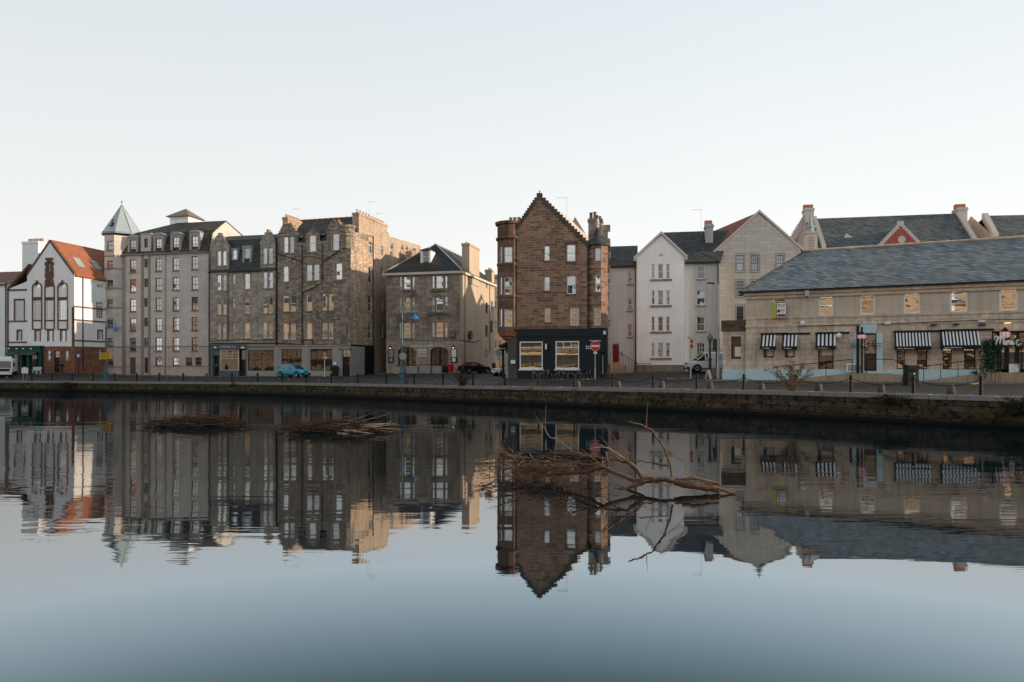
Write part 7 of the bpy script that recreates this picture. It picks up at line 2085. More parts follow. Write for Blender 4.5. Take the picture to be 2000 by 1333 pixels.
# =================================================================== quayside: bollards, chains, stone posts
def make_bollard():
    t = thing('bollard', 'x', 'bollard')
    m_ = MB(); m_.lathe([(.10, -.05), (.10, .06), (.078, .1), (.074, .72), (.09, .74), (.09, .8), (.08, .83)], n=12); m_.build('post', 'iron', t)
    m_ = MB(); m_.lathe([(.085, .83), (.088, .88), (.06, .93), (.01, .95)], n=12); m_.build('cap', 'iron', t)
    return t
B_ = [(24, 'in front of the white lorry'), (62, 'beside the white notice board'), (101.5, 'left of the white hall door'), (141, 'at the brown stone corner of the white hall'),
      (182, 'left of the lamp with the yellow sign'), (224, 'just right of the lamp with the yellow sign'), (267, 'in front of the grey apartment block door'), (311.5, 'in front of the small blue wall sign'),
      (358, 'in front of the right half of the apartment block'), (404, 'where the apartment block meets the grey tenement'), (453, 'in front of the cream shop window'), (503, 'just left of the turquoise car'),
      (550.5, 'with the bicycle leaning by it'), (598, 'at the bonnet of the turquoise car'), (647, 'in front of the dark wheelie bin'), (699, 'in front of the grey painted corner of the tenement'), (754, 'in front of the dark passage left of the inn'),
      (809, 'right of the blue lamp in front of the inn planters'), (865, 'before the red bin and inn doorway'), (924, 'in front of the black car'), (986, 'at the canted corner of the teal cafe'), (1052, 'under the left cafe window'),
      (1122, 'under the right cafe window'), (1197, 'below the dark red door'), (1276, 'in front of the white gabled house'), (1361, 'right of the turned no entry sign'), (1453, 'at the left corner of the warehouse'),
      (1554, 'half hidden in the dry shrub'), (1662, 'in front of the warehouse door ramp'), (1784, 'in front of the tall black litter bin'), (1916, 'in front of the leafy garland at far right')]
bol = make_bollard(); pts = []
for i, (px, ph) in enumerate(B_):
    p, an = quay_at(px, .85); pts.append(p)
    lab = 'black iron bollard ' + ph
    if i == 0:
        bol.location = p; bol['label'] = lab; bol['group'] = 'black bollards along the quay edge'
    else:
        dup(bol, p, rng.uniform(0, 3), lab)
for i in range(len(pts) - 1):
    a, c = pts[i] + Vector((0, 0, .74)), pts[i + 1] + Vector((0, 0, .74)); m_ = MB(); n = 14
    sag = .3 + rng.uniform(-.06, .08)
    m_.tube([a.lerp(c, k / n) - Vector((0, 0, sag * 4 * (k / n) * (1 - k / n))) for k in range(n + 1)], .017, 4)
    tag(m_.build('chain', 'iron'), 'chain sagging rightwards from the bollard ' + ' '.join(B_[i][1].replace(',', '').split()[:10]), 'chain', 'chains between the bollards')
m_ = MB(); m_.lathe([(.21, -.1), (.2, .08), (.16, .32), (.13, .42), (.08, .46), (.02, .47)], n=10); spm = m_.mesh('stone_post', 'stone_post', smooth=True)
for px, ph in ((13, 'under the front of the white lorry'), (57, 'behind the white notice board'), (178, 'left of the lamp with the yellow sign'), (230, 'right of the lamp with the yellow sign'), (278, 'in front of the red brown door of the apartment block'), (327, 'in front of the pale pipe on the apartment block'), (378, 'near the right end of the apartment block'),
               (430, 'in front of the person in the shop doorway'), (485, 'in front of the black door by the cream shop window'), (574, 'beside the bicycle and the turquoise car'), (624, 'right of the turquoise car bonnet'), (675, 'in front of the tenement glass door'), (732, 'in front of the dark passage'),
               (793, 'at the foot of the blue lamp by the inn'), (851, 'in front of the inn planters'), (979, 'at the canted cafe corner beside a bollard'), (1129, 'right of the right cafe window'), (1208, 'below the grey house steps'), (1293, 'in front of the white gabled house'), (1387, 'below the green lantern'),
               (1487, 'in front of the pale blue base under the first striped awning'), (1599, 'in front of the ramp right of the dry shrub'), (1721, 'below the warehouse door steps'), (1858, 'in front of the right hand ramp')):
    p, an = quay_at(px, 2.0); o = link('stone_post', spm, None, p, rng.uniform(0, 6)); o.scale = (1, 1, rng.uniform(.9, 1.1)); o.rotation_euler[0] = rng.uniform(-.05, .05)
    tag(o, 'squat worn stone post ' + ph, 'stone post', 'old stone posts along the quay')

# =================================================================== lamps and signs
def blue_lamp(px, off, H_, flip, label):
    p, an = quay_at(px, off); t = thing('street_lamp', label, 'street lamp', p, 0, 'blue scrolled street lamps on the quay')
    m_ = MB(); m_.lathe([(.28, -.05), (.28, .12), (.22, .2), (.2, .9), (.24, .95), (.24, 1.05), (.15, 1.2), (.12, 1.6), (.15, 1.65), (.1, 1.75), (.075, H_ - 1.2), (.06, H_ - .6)], n=12); m_.build('pole', 'lamp_blue', t, smooth=False)
    m_ = MB(); c = (.55, H_ - .75)
    arc = [(c[0] + .55 * math.cos(math.pi - k * math.pi / 14), 0, c[1] + .55 * math.sin(k * math.pi / 14) * 1.35) for k in range(15)]
    m_.tube(arc + [(1.1, 0, H_ - .95)], .04, 6)
    m_.tube([(.55 + .33 * (1 - k / 26) * math.cos(k * .5 + 2.2), 0, H_ - .72 + .33 * (1 - k / 26) * math.sin(k * .5 + 2.2)) for k in range(24)], .03, 5)
    m_.tube([(.06, 0, H_ - 1.3), (.3, 0, H_ - .95), (.55, 0, H_ - .72)], .03, 5); m_.tube([(.8, 0, H_ - .9), (1.0, 0, H_ - .62)], .025, 5); m_.build('scroll_bracket', 'lamp_blue', t)
    m_ = MB(); m_.lathe([(.05, .0), (.08, -.12), (.2, -.25), (.32, -.42), (.42, -.5), (.36, -.5), (.05, -.3)], c=(1.1, 0, H_ - .92), n=14); s = m_.build('lamp_shade', 'shade_blue', t)
    m_ = MB(); m_.lathe([(.02, -.4), (.16, -.44), (.18, -.54), (.02, -.6)], c=(1.1, 0, H_ - .92), n=10); m_.build('lamp_glass', 'white_glow', s)
    return t, p
lt, lp = blue_lamp(207, 1.6, 7.0, 1, 'blue grey scrolled street lamp carrying a yellow sign beside the apartment block')
lt2, lp2 = blue_lamp(785, 1.5, 7.0, 1, 'blue grey scrolled street lamp in front of the stone inn')
m_ = MB(); m_.box(-.45, .6, -.16, -.12, 0, .72); ys = thing('yellow_sign', 'yellow notice sign strapped to the blue lamp by the apartment block', 'sign', (lp.x, lp.y, lp.z + 2.45)); m_.build('board', 'sign_yellow', ys)
m_ = MB()
for r_ in range(4):
    x = -.38
    while x < .45:
        w_ = rng.uniform(.06, .2); m_.box(x, min(x + w_, .53), -.166, -.16, .1 + .16 * r_, .18 + .16 * r_); x += w_ + .05
m_.build('print', 'black', ys); m_ = MB(); m_.box(-.1, .1, -.12, -.07, .2, .5); m_.build('bracket', 'galv', ys)
m_ = MB(); m_.loft([[(.32 * math.cos(2 * math.pi * k / 20), y, .32 * math.sin(2 * math.pi * k / 20)) for k in range(20)] for y in (-.16, -.13)]); tag(m_.build('round_sign', 'shop_grey', None, (lp2.x + .1, lp2.y, lp2.z + 2.4)), 'round grey sign back on the blue lamp by the inn', 'sign')

def noentry(px, D, H_, label, turn, dia=.78):
    p = ground_at(px, D); t = thing('no_entry_sign', label, 'traffic sign', p, turn, 'no entry signs')
    m_ = MB(); m_.lathe([(.075, -.1), (.075, .9), (.045, 1.0), (.045, H_)], n=10); m_.build('pole', 'galv', t)
    r = dia / 2; z = H_ - .42
    def disc(rr, y0, y1): return [[(rr * math.cos(2 * math.pi * k / 28), y, z + rr * math.sin(2 * math.pi * k / 28)) for k in range(28)] for y in (y0, y1)]
    m_ = MB(); m_.loft(disc(r, -.075, -.05)); d_ = m_.build('disc', 'sign_white', t); m_ = MB(); m_.loft(disc(r * .95, -.08, -.075)); m_.build('red_face', 'sign_red', d_)
    m_ = MB(); m_.box(-r * .8, r * .8, -.086, -.08, z - r * .17, z + r * .17); m_.build('white_bar', 'sign_white', d_)
    m_ = MB(); m_.box(-.16, .16, -.07, -.05, z - r - .26, z - r - .06); m_.build('plate', 'sign_white', t)
    m_ = MB(); m_.box(-.5, .5, -.03, -.01, H_ - .0, H_ + .09) if abs(turn) < .5 else m_.box(-.9, .1, -.03, -.01, H_ + .0, H_ + .1); m_.build('street_name_plate', 'galv', t)
noentry(1162.5, 63.5, 3.35, 'round red no entry sign standing in front of the teal cafe', 0.05, .86)
noentry(1349, 58.5, 3.3, 'narrow looking turned no entry sign in front of the white van', 1.0, .82)
# tall modern lamp column
p = ground_at(1403, 57.5); t = thing('lamp_column', 'tall pale lamp column with slim arm beside the warehouse annex', 'street lamp', p)
m_ = MB(); m_.tube([(0, 0, -.1), (0, 0, 1.2), (0, 0, 1.25), (0, 0, 7.4), (-.06, 0, 7.55), (-.3, 0, 7.68)], [.13, .13, .09, .07, .06, .05], 10); m_.build('column', 'steel_white', t)
m_ = MB(); m_.hexa([(-.85, -.12, 7.68), (-.3, -.06, 7.62), (-.3, .06, 7.62), (-.85, .12, 7.68), (-.85, -.12, 7.78), (-.3, -.06, 7.74), (-.3, .06, 7.74), (-.85, .12, 7.78)]); m_.build('lamp_head', 'iron', t)
# old green lantern on a rusty column
p = ground_at(1386.5, 60.5); t = thing('old_lantern', 'old rusty lamp column topped by a round green copper lantern', 'street lamp', p)
m_ = MB(); m_.lathe([(.2, -.1), (.2, .3), (.13, .4), (.13, 1.5), (.17, 1.55), (.09, 1.7), (.09, 2.95), (.15, 3.0), (.06, 3.1)], n=10); m_.build('column', 'rust', t)
m_ = MB(); m_.lathe([(.08, 3.05), (.2, 3.12), (.25, 3.3), (.25, 3.42), (.16, 3.6), (.05, 3.68), (.03, 3.85)], n=12); ln_ = m_.build('lantern', 'patina', t)
m_ = MB(); m_.lathe([(.255, 3.32), (.262, 3.36), (.255, 3.4)], n=12); m_.build('band', 'pot', ln_); m_ = MB(); m_.tube([(0, 0, 2.45), (1.2, 0, 2.45)], .03, 5); m_.tube([(0, 0, 2.25), (1.2, 0, 2.25)], .03, 5); m_.build('arm', 'iron', t)
p = ground_at(1399, 61.5); t = thing('wayfinding_sign', 'teal upright street sign half hidden behind the pale lamp column', 'sign', p); m_ = MB(); m_.tube([(0, 0, -.1), (0, 0, 3.3)], .05, 8); m_.build('post', 'iron', t); m_ = MB(); m_.box(-.28, .28, -.06, .06, 2.3, 3.3); m_.build('board', 'lamp_blue', t)
p = ground_at(1384.5, 57.5); t = thing('folding_board', 'small white folding board at the foot of the old green lantern', 'sign', p, .9); m_ = MB(); m_.hexa([(-.25, -.22, 0), (.25, -.22, 0), (.25, -.18, 0), (-.25, -.18, 0), (-.22, -.02, .75), (.22, -.02, .75), (.22, .02, .75), (-.22, .02, .75)]); m_.build('panel', 'sign_white', t); m_ = MB(); m_.hexa([(-.25, .2, 0), (.25, .2, 0), (.25, .24, 0), (-.25, .24, 0), (-.22, .03, .75), (.22, .03, .75), (.22, .06, .75), (-.22, .06, .75)]); m_.build('rear_panel', 'sign_white', t)
m_ = MB(); p = ground_at(1394, 60.5)
for k in range(4): m_.box(-.2 - .0 * k, 1.0, -.1 + .3 * k, .2 + .3 * k, -.3, .2 * (k + 1) - .02)
tag(m_.build('stone_steps', 'ramp_stone', None, p), 'short brown stone steps between the green lantern and the pale lamp column', 'steps')
# finger post, notice board, blue signs, round sign back
p = ground_at(634, 87); t = thing('finger_post', 'slim white finger post with orange and white arms in front of the painted shop', 'sign', p); m_ = MB(); m_.tube([(0, 0, -.1), (0, 0, 2.9)], .04, 8); m_.build('post', 'sign_white', t)
m_ = MB(); m_.box(-.36, -.04, -.05, -.0, 2.3, 2.5); m_.build('sign_arm', 'orange', t); m_ = MB(); m_.box(.04, .32, -.05, 0, 2.32, 2.5); m_.build('sign_arm', 'sign_white', t); m_ = MB(); m_.lathe([(.1, 2.65), (.14, 2.75), (.1, 2.95), (.02, 3.0)], n=8); m_.build('finial', 'galv', t); m_ = MB(); m_.box(.02, .24, -.05, 0, 2.05, 2.28); m_.build('sign_arm', 'sign_blue', t)
p, an = quay_at(49, 1.0); t = thing('notice_board', 'white notice board on two pale legs near the white lorry', 'sign', p); m_ = MB()
for x in (-.22, .22): m_.tube([(x, 0, -.1), (x, 0, 1.6)], .025, 6)
m_.build('legs', 'galv', t); m_ = MB(); m_.box(-.38, .38, -.06, -.03, .85, 1.5); m_.loft([[(-.14, y, 1.5), (.14, y, 1.5), (.1, y, 1.58), (-.1, y, 1.58)] for y in (-.06, -.03)]); m_.build('board', 'sign_white', t)
p = ground_at(153, 96); t = thing('parking_sign', 'blue street sign on a thin pole against the dark side wall of the hall', 'sign', p); m_ = MB(); m_.tube([(0, 0, -.1), (0, 0, 2.9)], .035, 6); m_.build('pole', 'iron', t); m_ = MB(); m_.box(-.25, .3, -.06, -.03, 2.1, 2.75); m_.build('board', 'sign_blue', t); m_ = MB(); m_.box(-.1, .16, -.066, -.06, 2.25, 2.6); m_.build('symbol', 'sign_white', t)
p = ground_at(312, 99); t = thing('blue_sign', 'small blue sign on a pole before the apartment block window', 'sign', p); m_ = MB(); m_.tube([(0, 0, -.1), (0, 0, 2.5)], .03, 6); m_.build('pole', 'galv', t); m_ = MB(); m_.box(-.32, .32, -.06, -.03, 2.05, 2.5); m_.build('board', 'sign_blue', t); m_ = MB(); m_.box(-.22, .22, -.066, -.06, 2.2, 2.32); m_.build('print', 'sign_white', t)
p = ground_at(976.5, 84); t = thing('sign_back', 'round grey back of a road sign at the mouth of the side street', 'traffic sign', p); m_ = MB(); m_.tube([(0, 0, -.1), (0, 0, 3.8)], .045, 8); m_.build('pole', 'iron', t)
m_ = MB(); m_.loft([[(.42 * math.cos(2 * math.pi * k / 20) - .15, y, 2.75 + .42 * math.sin(2 * math.pi * k / 20)) for k in range(20)] for y in (-.09, -.06)]); m_.build('disc', 'lead', t); m_ = MB(); m_.box(-.35, .1, -.09, -.06, 1.9, 2.25); m_.build('plate', 'galv', t)

# =================================================================== bins, planters, board
def bin_at(name, label, px, D, build):
    t = thing(name, label, 'bin', ground_at(px, D)); build(t); return t
def wheelie(t):
    m_ = MB(); m_.loft([[(-.32, -.3, 0), (.32, -.3, 0), (.32, .3, 0), (-.32, .3, 0)], [(-.38, -.36, 1.1), (.38, -.36, 1.1), (.38, .36, 1.1), (-.38, .36, 1.1)]]); m_.build('body', 'black', t)
    m_ = MB(); m_.loft([[(-.4, -.38, 1.1), (.4, -.38, 1.1), (.4, .38, 1.1), (-.4, .38, 1.1)], [(-.36, -.34, 1.25), (.36, -.34, 1.25), (.36, .34, 1.25), (-.36, .34, 1.25)], [(-.2, -.2, 1.35), (.2, -.2, 1.35), (.2, .2, 1.35), (-.2, .2, 1.35)]]); m_.build('lid', 'iron', t)
bin_at('street_bin', 'rounded black street bin beside the glass door of the painted shop', 655, 92.5, wheelie)
def redbin(t):
    m_ = MB(); m_.lathe([(.24, 0), (.26, .02), (.33, .85), (.36, .88), (.36, .98), (.33, 1.0)], n=14); m_.build('body', 'red_plastic', t); m_ = MB(); m_.lathe([(.37, .98), (.37, 1.12), (.3, 1.18), (.02, 1.2)], n=14); m_.build('lid', 'red_plastic', t)
bin_at('red_bin', 'bright red round bin at the right of the inn doorway', 881, 93.5, redbin)
def litter(t):
    m_ = MB(); m_.box(-.33, .33, -.3, .3, 0, 1.16); m_.build('body', 'black', t); m_ = MB(); m_.box(-.36, .36, -.33, .33, 1.16, 1.27); m_.build('lid', 'iron', t); m_ = MB(); m_.box(-.2, .2, -.32, -.3, .85, 1.05); m_.build('opening', 'cloth_black', t)
    m_ = MB(); m_.box(-.18, .0, -.31, -.3, .9, 1.0); m_.box(.02, .1, -.312, -.3, .7, .78); m_.hexa([(-.1, -.315, .4), (.05, -.315, .38), (.05, -.3, .38), (-.1, -.3, .4), (-.06, -.315, .55), (.03, -.315, .56), (.03, -.3, .56), (-.06, -.3, .55)]); m_.build('stickers', 'sign_white', t)
bin_at('litter_bin', 'tall square black litter bin in front of the first large striped awning', 1779, 45.2, litter)
pl_g = 'grey wooden planters outside the inn'
for i, (x0, x1, ph) in enumerate(((770, 791, 'leftmost, in front of the left arch'), (793, 817, 'second from the left below the inn sign'), (819, 842, 'third from the left, brightest'), (844, 863, 'rightmost, at the doorway arch'))):
    p = ground_at((x0 + x1) / 2, 93.5); w_ = (x1 - x0) / F * 93.5; t = thing('planter', 'weathered grey wooden planter outside the inn, ' + ph, 'planter', p, -.2, pl_g)
    m_ = MB()
    for k in range(5): m_.box(-w_ / 2, w_ / 2, -.3 - .006 * (k % 2), .3, .02 + .19 * k, .2 + .19 * k)
    m_.build('box', 'wood_grey', t); m_ = MB()
    for k in range(60): 
        a = Vector((rng.uniform(-w_ / 2, w_ / 2), rng.uniform(-.25, .25), .9 + rng.uniform(0, .3))); d = Vector((rng.uniform(-1, 1), rng.uniform(-1, 1), rng.uniform(-.3, 1))) * .09; e = Vector((rng.uniform(-1, 1), rng.uniform(-1, 1), rng.uniform(-1, 1))) * .05
        m_.face([a, a + d - e, a + d * 2, a + d + e])
    m_.build('plants', 'leaf_dark', t, merge=False)

# =================================================================== chairs and tables outside the cafe
def make_chair(mat, label):
    t = thing('cafe_chair', label, 'chair'); m_ = MB()
    m_.loft([[(-.2, -.2, .44), (.2, -.2, .44), (.22, .2, .44), (-.22, .2, .44)], [(-.2, -.2, .47), (.2, -.2, .47), (.22, .2, .47), (-.22, .2, .47)]]); m_.build('seat', mat, t)
    m_ = MB(); n = 9; top = [(.28 * math.cos(math.pi * k / (n - 1)), .05 + .26 * math.sin(math.pi * k / (n - 1)), .78 + .02 * math.sin(math.pi * k / (n - 1))) for k in range(n)]
    m_.tube(top, .018, 5)
    for k in range(n): m_.tube([(top[k][0] * .75, top[k][1] * .75, .46), top[k]], .01, 4)
    m_.build('backrest', mat, t)
    for x, y in ((-1, -1), (1, -1), (1, 1), (-1, 1)):
        m_ = MB(); m_.tube([(x * .17, y * .16, .45), (x * .27, y * .25, 0)], .016, 5); m_.build('leg', mat, t)
    return t
ch = make_chair('chair', 'x'); ORD = ['leftmost', 'second from the left', 'third from the left', 'fourth from the left', 'fifth from the left', 'sixth from the left', 'sixth from the right', 'fifth from the right', 'fourth from the right', 'third from the right', 'second from the right', 'rightmost']
for i, (px, rz) in enumerate(((1045.5, 1.3), (1057.5, -.4), (1073.5, 1.4), (1087.5, -1.2), (1104, 1.4), (1114.5, .1), (1133, .9), (1147.5, -.9), (1174, .2), (1186, -1.2), (1193.5, 1.2), (1208, -.6))):
    D = 66.2 + .25 * (i % 3) if px < 1188 else 66.9
    lab = 'pale grey spindle backed chair, ' + ORD[i] + ' in the row outside the teal cafe'
    if i == 0: ch.location = ground_at(px, D); ch.rotation_euler = (0, 0, rz); ch['label'] = lab; ch['group'] = 'spindle chairs outside the cafe'
    else: dup(ch, ground_at(px, D), rz, lab)
def make_table(label, mat, H_=.72):
    t = thing('cafe_table', label, 'table'); m_ = MB(); m_.lathe([(.3, H_ - .03), (.3, H_)], n=16); m_.build('table_top', mat, t); m_ = MB(); m_.lathe([(.03, .03), (.03, H_ - .03)], n=8); m_.build('stem', mat, t); m_ = MB(); m_.lathe([(.2, 0), (.2, .03), (.04, .06)], n=12); m_.build('base', mat, t); return t
tb = make_table('x', 'black')
for i, (px, ph) in enumerate(((1051, 'under the left cafe window'), (1080, 'between the two cafe windows'), (1140, 'left of the no entry sign'), (1180, 'right of the no entry sign'))):
    lab = 'small round black cafe table ' + ph
    if i == 0: tb.location = ground_at(px, 66.8); tb['label'] = lab; tb['group'] = 'round tables outside the cafe'
    else: dup(tb, ground_at(px, 66.8), 0, lab)
b = MIMI
ch2 = make_chair('black', 'x')
for i, (px, d, rz, ph) in enumerate(((1919, -2.6, 1.2, 'tilted against the right hand ramp'), (1932, -2.3, -.3, 'under the leafy garland'), (1997, -1.6, .8, 'at the right edge beside the white menu board'))):
    a = b.A(px, d); p = b.world(a, d, 0); p.z = zg(p.x, p.y) + (.12 if i < 2 else .5); lab = 'black spindle chair ' + ph
    if i == 0: ch2.location = p; ch2.rotation_euler = (0, 0, rz); ch2['label'] = lab
    else: dup(ch2, p, rz, lab)
p = b.world(b.A(1945, -2.2), -2.2); p.z = zg(p.x, p.y); t_ = make_table('black cafe table in front of the leafy garland at far right', 'black'); t_.location = p
wc = None
for px, ph in ((67.5, 'left one of the two white chairs by the green bar front'), (76, 'right one of the two white chairs by the green bar front')):
    p = ground_at(px, 96); t = thing('white_chair', 'white slatted chair, ' + ph, 'chair', p, .3, 'white chairs by the bar'); m_ = MB(); m_.box(-.24, .24, -.22, .22, .42, .46); m_.build('seat', 'sign_white', t); m_ = MB()
    for k in range(3): m_.box(-.24, .24, .2, .24, .52 + .14 * k, .61 + .14 * k)
    m_.box(-.24, -.2, .18, .25, .46, .93); m_.box(.2, .24, .18, .25, .46, .93); m_.build('backrest', 'sign_white', t)
    for x, y in ((-.2, -.2), (.2, -.2), (.2, .2), (-.2, .2)): m_ = MB(); m_.box(x - .03, x + .03, y - .03, y + .03, 0, .42); m_.build('leg', 'sign_white', t)

# =================================================================== vehicles
def rring(x, w, z0, z1, r=.3):
    """a rounded cross-section of the body at station x"""
    h = z1 - z0
    P = [(-w, z0 + h * .25), (-w * .94, z0), (w * .94, z0), (w, z0 + h * .25), (w, z1 - h * .3), (w * .93, z1 - h * .06), (w * .8, z1), (-w * .8, z1), (-w * .93, z1 - h * .06), (-w, z1 - h * .3)]
    return [(x, y, z) for y, z in P]
def car(name, label, loc, rz, body, paint, cabin, roof_mat, wheels, W_, wr, low='black', lights=True, tails=True):
    t = thing(name, label, 'car' if 'van' not in name else 'van', loc, rz)
    m_ = MB(); m_.loft([rring(x, w, z0, z1) for x, z0, z1, w in body]); bd = m_.build('body', paint, t, smooth=False)
    m_ = MB(); g = [[(x, -wb, zb), (x, wb, zb), (x, wt, zt), (x, -wt, zt)] for x, zb, zt, wb, wt in cabin]; m_.loft(g); cb = m_.build('cabin_glass', 'car_glass', t)
    m_ = MB(); rs = [c for c in cabin if c[2] - c[1] > .25]
    m_.loft([[(x, -wt - .012, zt - .03), (x, wt + .012, zt - .03), (x, wt * .9, zt + .05), (x, -wt * .9, zt + .05)] for x, zb, zt, wb, wt in rs]); m_.build('roof', roof_mat, t)
    m_ = MB()
    for i in range(len(cabin)):
        x, zb, zt, wb, wt = cabin[i]
        if i in (0, len(cabin) - 1): continue
        for s in (-1, 1): m_.hexa([(x - .05, s * (wb + .012), zb), (x + .05, s * (wb + .012), zb), (x + .05, s * wb * .9, zb), (x - .05, s * wb * .9, zb), (x - .05, s * (wt + .012), zt), (x + .05, s * (wt + .012), zt), (x + .05, s * wt * .9, zt), (x - .05, s * wt * .9, zt)])
    for a, c in ((0, 1), (-1, -2)):
        A_, C_ = cabin[a], cabin[c]
        for s in (-1, 1): m_.tube([(A_[0], s * A_[3], A_[2]), (C_[0], s * C_[4], C_[2])], .045, 5)
    m_.build('pillars', roof_mat if roof_mat != 'soft_top' else paint, t)
    for x in wheels:
        for s in (-1, 1):
            m_ = MB(); m_.loft([[(x + wr * 1.18 * math.cos(2 * math.pi * k / 18), s * yy, wr + wr * 1.18 * math.sin(2 * math.pi * k / 18)) for k in range(18)] for yy in (W_ * .7, W_ + .012)]); m_.build('wheel_arch', 'cloth_black', t)
            m_ = MB(); m_.loft([[(x + rr * math.cos(2 * math.pi * k / 18), s * yy, wr + rr * math.sin(2 * math.pi * k / 18)) for k in range(18)] for rr, yy in ((wr * .9, W_ - .15), (wr, W_ - .1), (wr, W_ + .02), (wr * .9, W_ + .04))]); wh_ = m_.build('wheel', 'tyre', t)
            m_ = MB(); m_.loft([[(x + rr * math.cos(2 * math.pi * k / 18), s * yy, wr + rr * math.sin(2 * math.pi * k / 18)) for k in range(18)] for rr, yy in ((wr * .64, W_ + .03), (wr * .6, W_ + .05), (wr * .2, W_ + .035))]); m_.build('rim', 'rim', wh_)
    xf, xr = body[-1][0], body[0][0]
    zf, zk = body[-2][2], body[1][2]
    for s in (-1, 1):
        m_ = MB(); m_.box(body[-2][0] - .2, xf + .005, s * W_ * .62 - .17, s * W_ * .62 + .17, zf - .25, zf - .1); m_.build('headlight', 'headlight', t)
        m_ = MB(); m_.box(xr - .01, body[1][0] + .1, s * W_ * .72 - .15, s * W_ * .72 + .15, zk - .28, zk - .1); m_.build('tail_light', 'tail_red', t)
    m_ = MB(); m_.box(xf - .12, xf + .03, -W_ * .85, W_ * .85, .22, .5); m_.box(xf - .1, xf + .015, -W_ * .45, W_ * .45, zf - .22, zf - .12); m_.box(xr - .03, xr + .12, -W_ * .85, W_ * .85, .25, .48)
    for s in (-1, 1): m_.box(wheels[0] + wr * 1.2, wheels[1] - wr * 1.2, s * W_ - .03, s * W_ + .015, .22, .36)
    m_.build('bumper', low, t)
    m_ = MB(); m_.box(xf + .03, xf + .04, -.26, .26, .36, .47); m_.build('number_plate', 'sign_white', t)
    xm = cabin[-2][0] - .1
    for s in (-1, 1): m_ = MB(); m_.box(xm, xm + .12, s * (W_ + .02) - .09, s * (W_ + .02) + .09, cabin[-1][1] + .05, cabin[-1][1] + .2); m_.build('wing_mirror', paint, t)
    return t
gp = lambda px, D: ground_at(px, D)
car('hatchback_car', 'turquoise hatchback car parked in front of the painted shop', gp(573, 88) + Vector((0, 0, .02)), R(-27),
    [(-2.05, .38, .8, .72), (-1.98, .3, 1.05, .82), (-1.3, .26, 1.08, .88), (0, .24, 1.04, .89), (.9, .26, 1.02, .88), (1.55, .28, .96, .84), (1.92, .32, .84, .76), (2.05, .4, .7, .66)], 'car_blue',
    [(-1.95, 1.03, 1.1, .78, .72), (-1.5, 1.05, 1.5, .8, .62), (-.5, 1.02, 1.56, .82, .64), (.25, 1.0, 1.5, .82, .64), (1.1, .98, 1.02, .8, .74)], 'car_blue', (-1.28, 1.3), .89, .33)
car('convertible_car', 'black convertible car with pale bonnet reflections parked beside the inn', gp(927, 92.5) + Vector((0, 0, .02)), R(34),
    [(-2.1, .4, .85, .74), (-2.0, .3, .98, .84), (-1.2, .26, .98, .89), (0, .24, .94, .9), (1.0, .26, .92, .88), (1.7, .28, .86, .82), (2.1, .4, .68, .68)], 'car_black',
    [(-1.5, .95, 1.0, .76, .7), (-.9, .95, 1.34, .78, .6), (-.2, .93, 1.38, .8, .62), (.2, .92, 1.3, .8, .62), (.9, .9, .94, .78, .7)], 'soft_top', (-1.3, 1.35), .9, .32)
car('white_car', 'white car showing only its nose behind the cafe corner', gp(994, 84), R(-150),
    [(-2.0, .4, .85, .74), (-1.9, .3, 1.0, .84), (0, .24, .98, .88), (1.0, .26, .96, .88), (1.7, .28, .9, .82), (2.0, .4, .7, .68)], 'car_white',
    [(-1.7, .95, 1.02, .76, .7), (-1.2, .95, 1.4, .78, .62), (.0, .93, 1.45, .8, .64), (1.0, .92, .96, .78, .7)], 'car_white', (-1.25, 1.3), .88, .32)
vn = car('white_van', 'white delivery van with blue lettering half behind the warehouse annex', gp(1385, 68) + Vector((0, 0, .04)), R(182),
    [(-2.2, .35, 1.75, .86), (-2.15, .28, 1.84, .9), (-.3, .26, 1.88, .92), (.35, .26, 1.86, .92), (.55, .26, 1.3, .92), (1.3, .28, 1.08, .9), (1.95, .32, .98, .84), (2.2, .42, .78, .74)], 'car_white',
    [(.0, 1.1, 1.7, .928, .86), (.35, 1.1, 1.78, .93, .85), (.62, 1.08, 1.76, .93, .82), (1.4, 1.04, 1.1, .88, .8)], 'car_white', (-1.35, 1.4), .92, .34)
m_ = MB()
text_mesh('lettering', 'SO', 'shade_blue', .62, .3, vn, (-.45, .945, 1.36), R(180)); text_mesh('lettering', 'AIR', 'shade_blue', .5, .16, vn, (-1.2, .945, 1.42), R(180)); text_mesh('lettering', 'SERVICES', 'shade_blue', .66, .1, vn, (-.42, .945, 1.2), R(180))
# lorry cab at the left edge
t = thing('lorry', 'white lorry with dark windscreen cut off by the left edge', 'truck', gp(3, 91), R(30))
m_ = MB(); P_ = [(-.0, .55), (-.06, .6), (-.1, 1.3), (.12, 2.2), (.3, 2.32), (1.7, 2.32), (1.7, .55)]; m_.loft([[(x, y, z) for y, z in P_] for x in (-1.15, 1.15)]); m_.build('cab', 'car_white', t)
m_ = MB(); m_.hexa([(-1.0, -.125, 1.3), (1.0, -.125, 1.3), (1.0, -.09, 1.3), (-1.0, -.09, 1.3), (-.98, .07, 2.12), (.98, .07, 2.12), (.98, .12, 2.12), (-.98, .12, 2.12)]); m_.build('windscreen', 'pane_dark', t)
m_ = MB(); m_.hexa([(-.8, -.1, .82), (.8, -.1, .82), (.8, 0, .82), (-.8, 0, .82), (-.95, -.125, 1.16), (.95, -.125, 1.16), (.95, 0, 1.16), (-.95, 0, 1.16)]); m_.build('grille', 'black', t)
m_ = MB(); m_.box(-1.15, 1.15, -.16, .2, .42, .72); m_.build('bumper', 'car_white', t); m_ = MB(); m_.box(-.3, .3, -.18, -.16, .44, .56); m_.build('number_plate', 'sign_white', t)
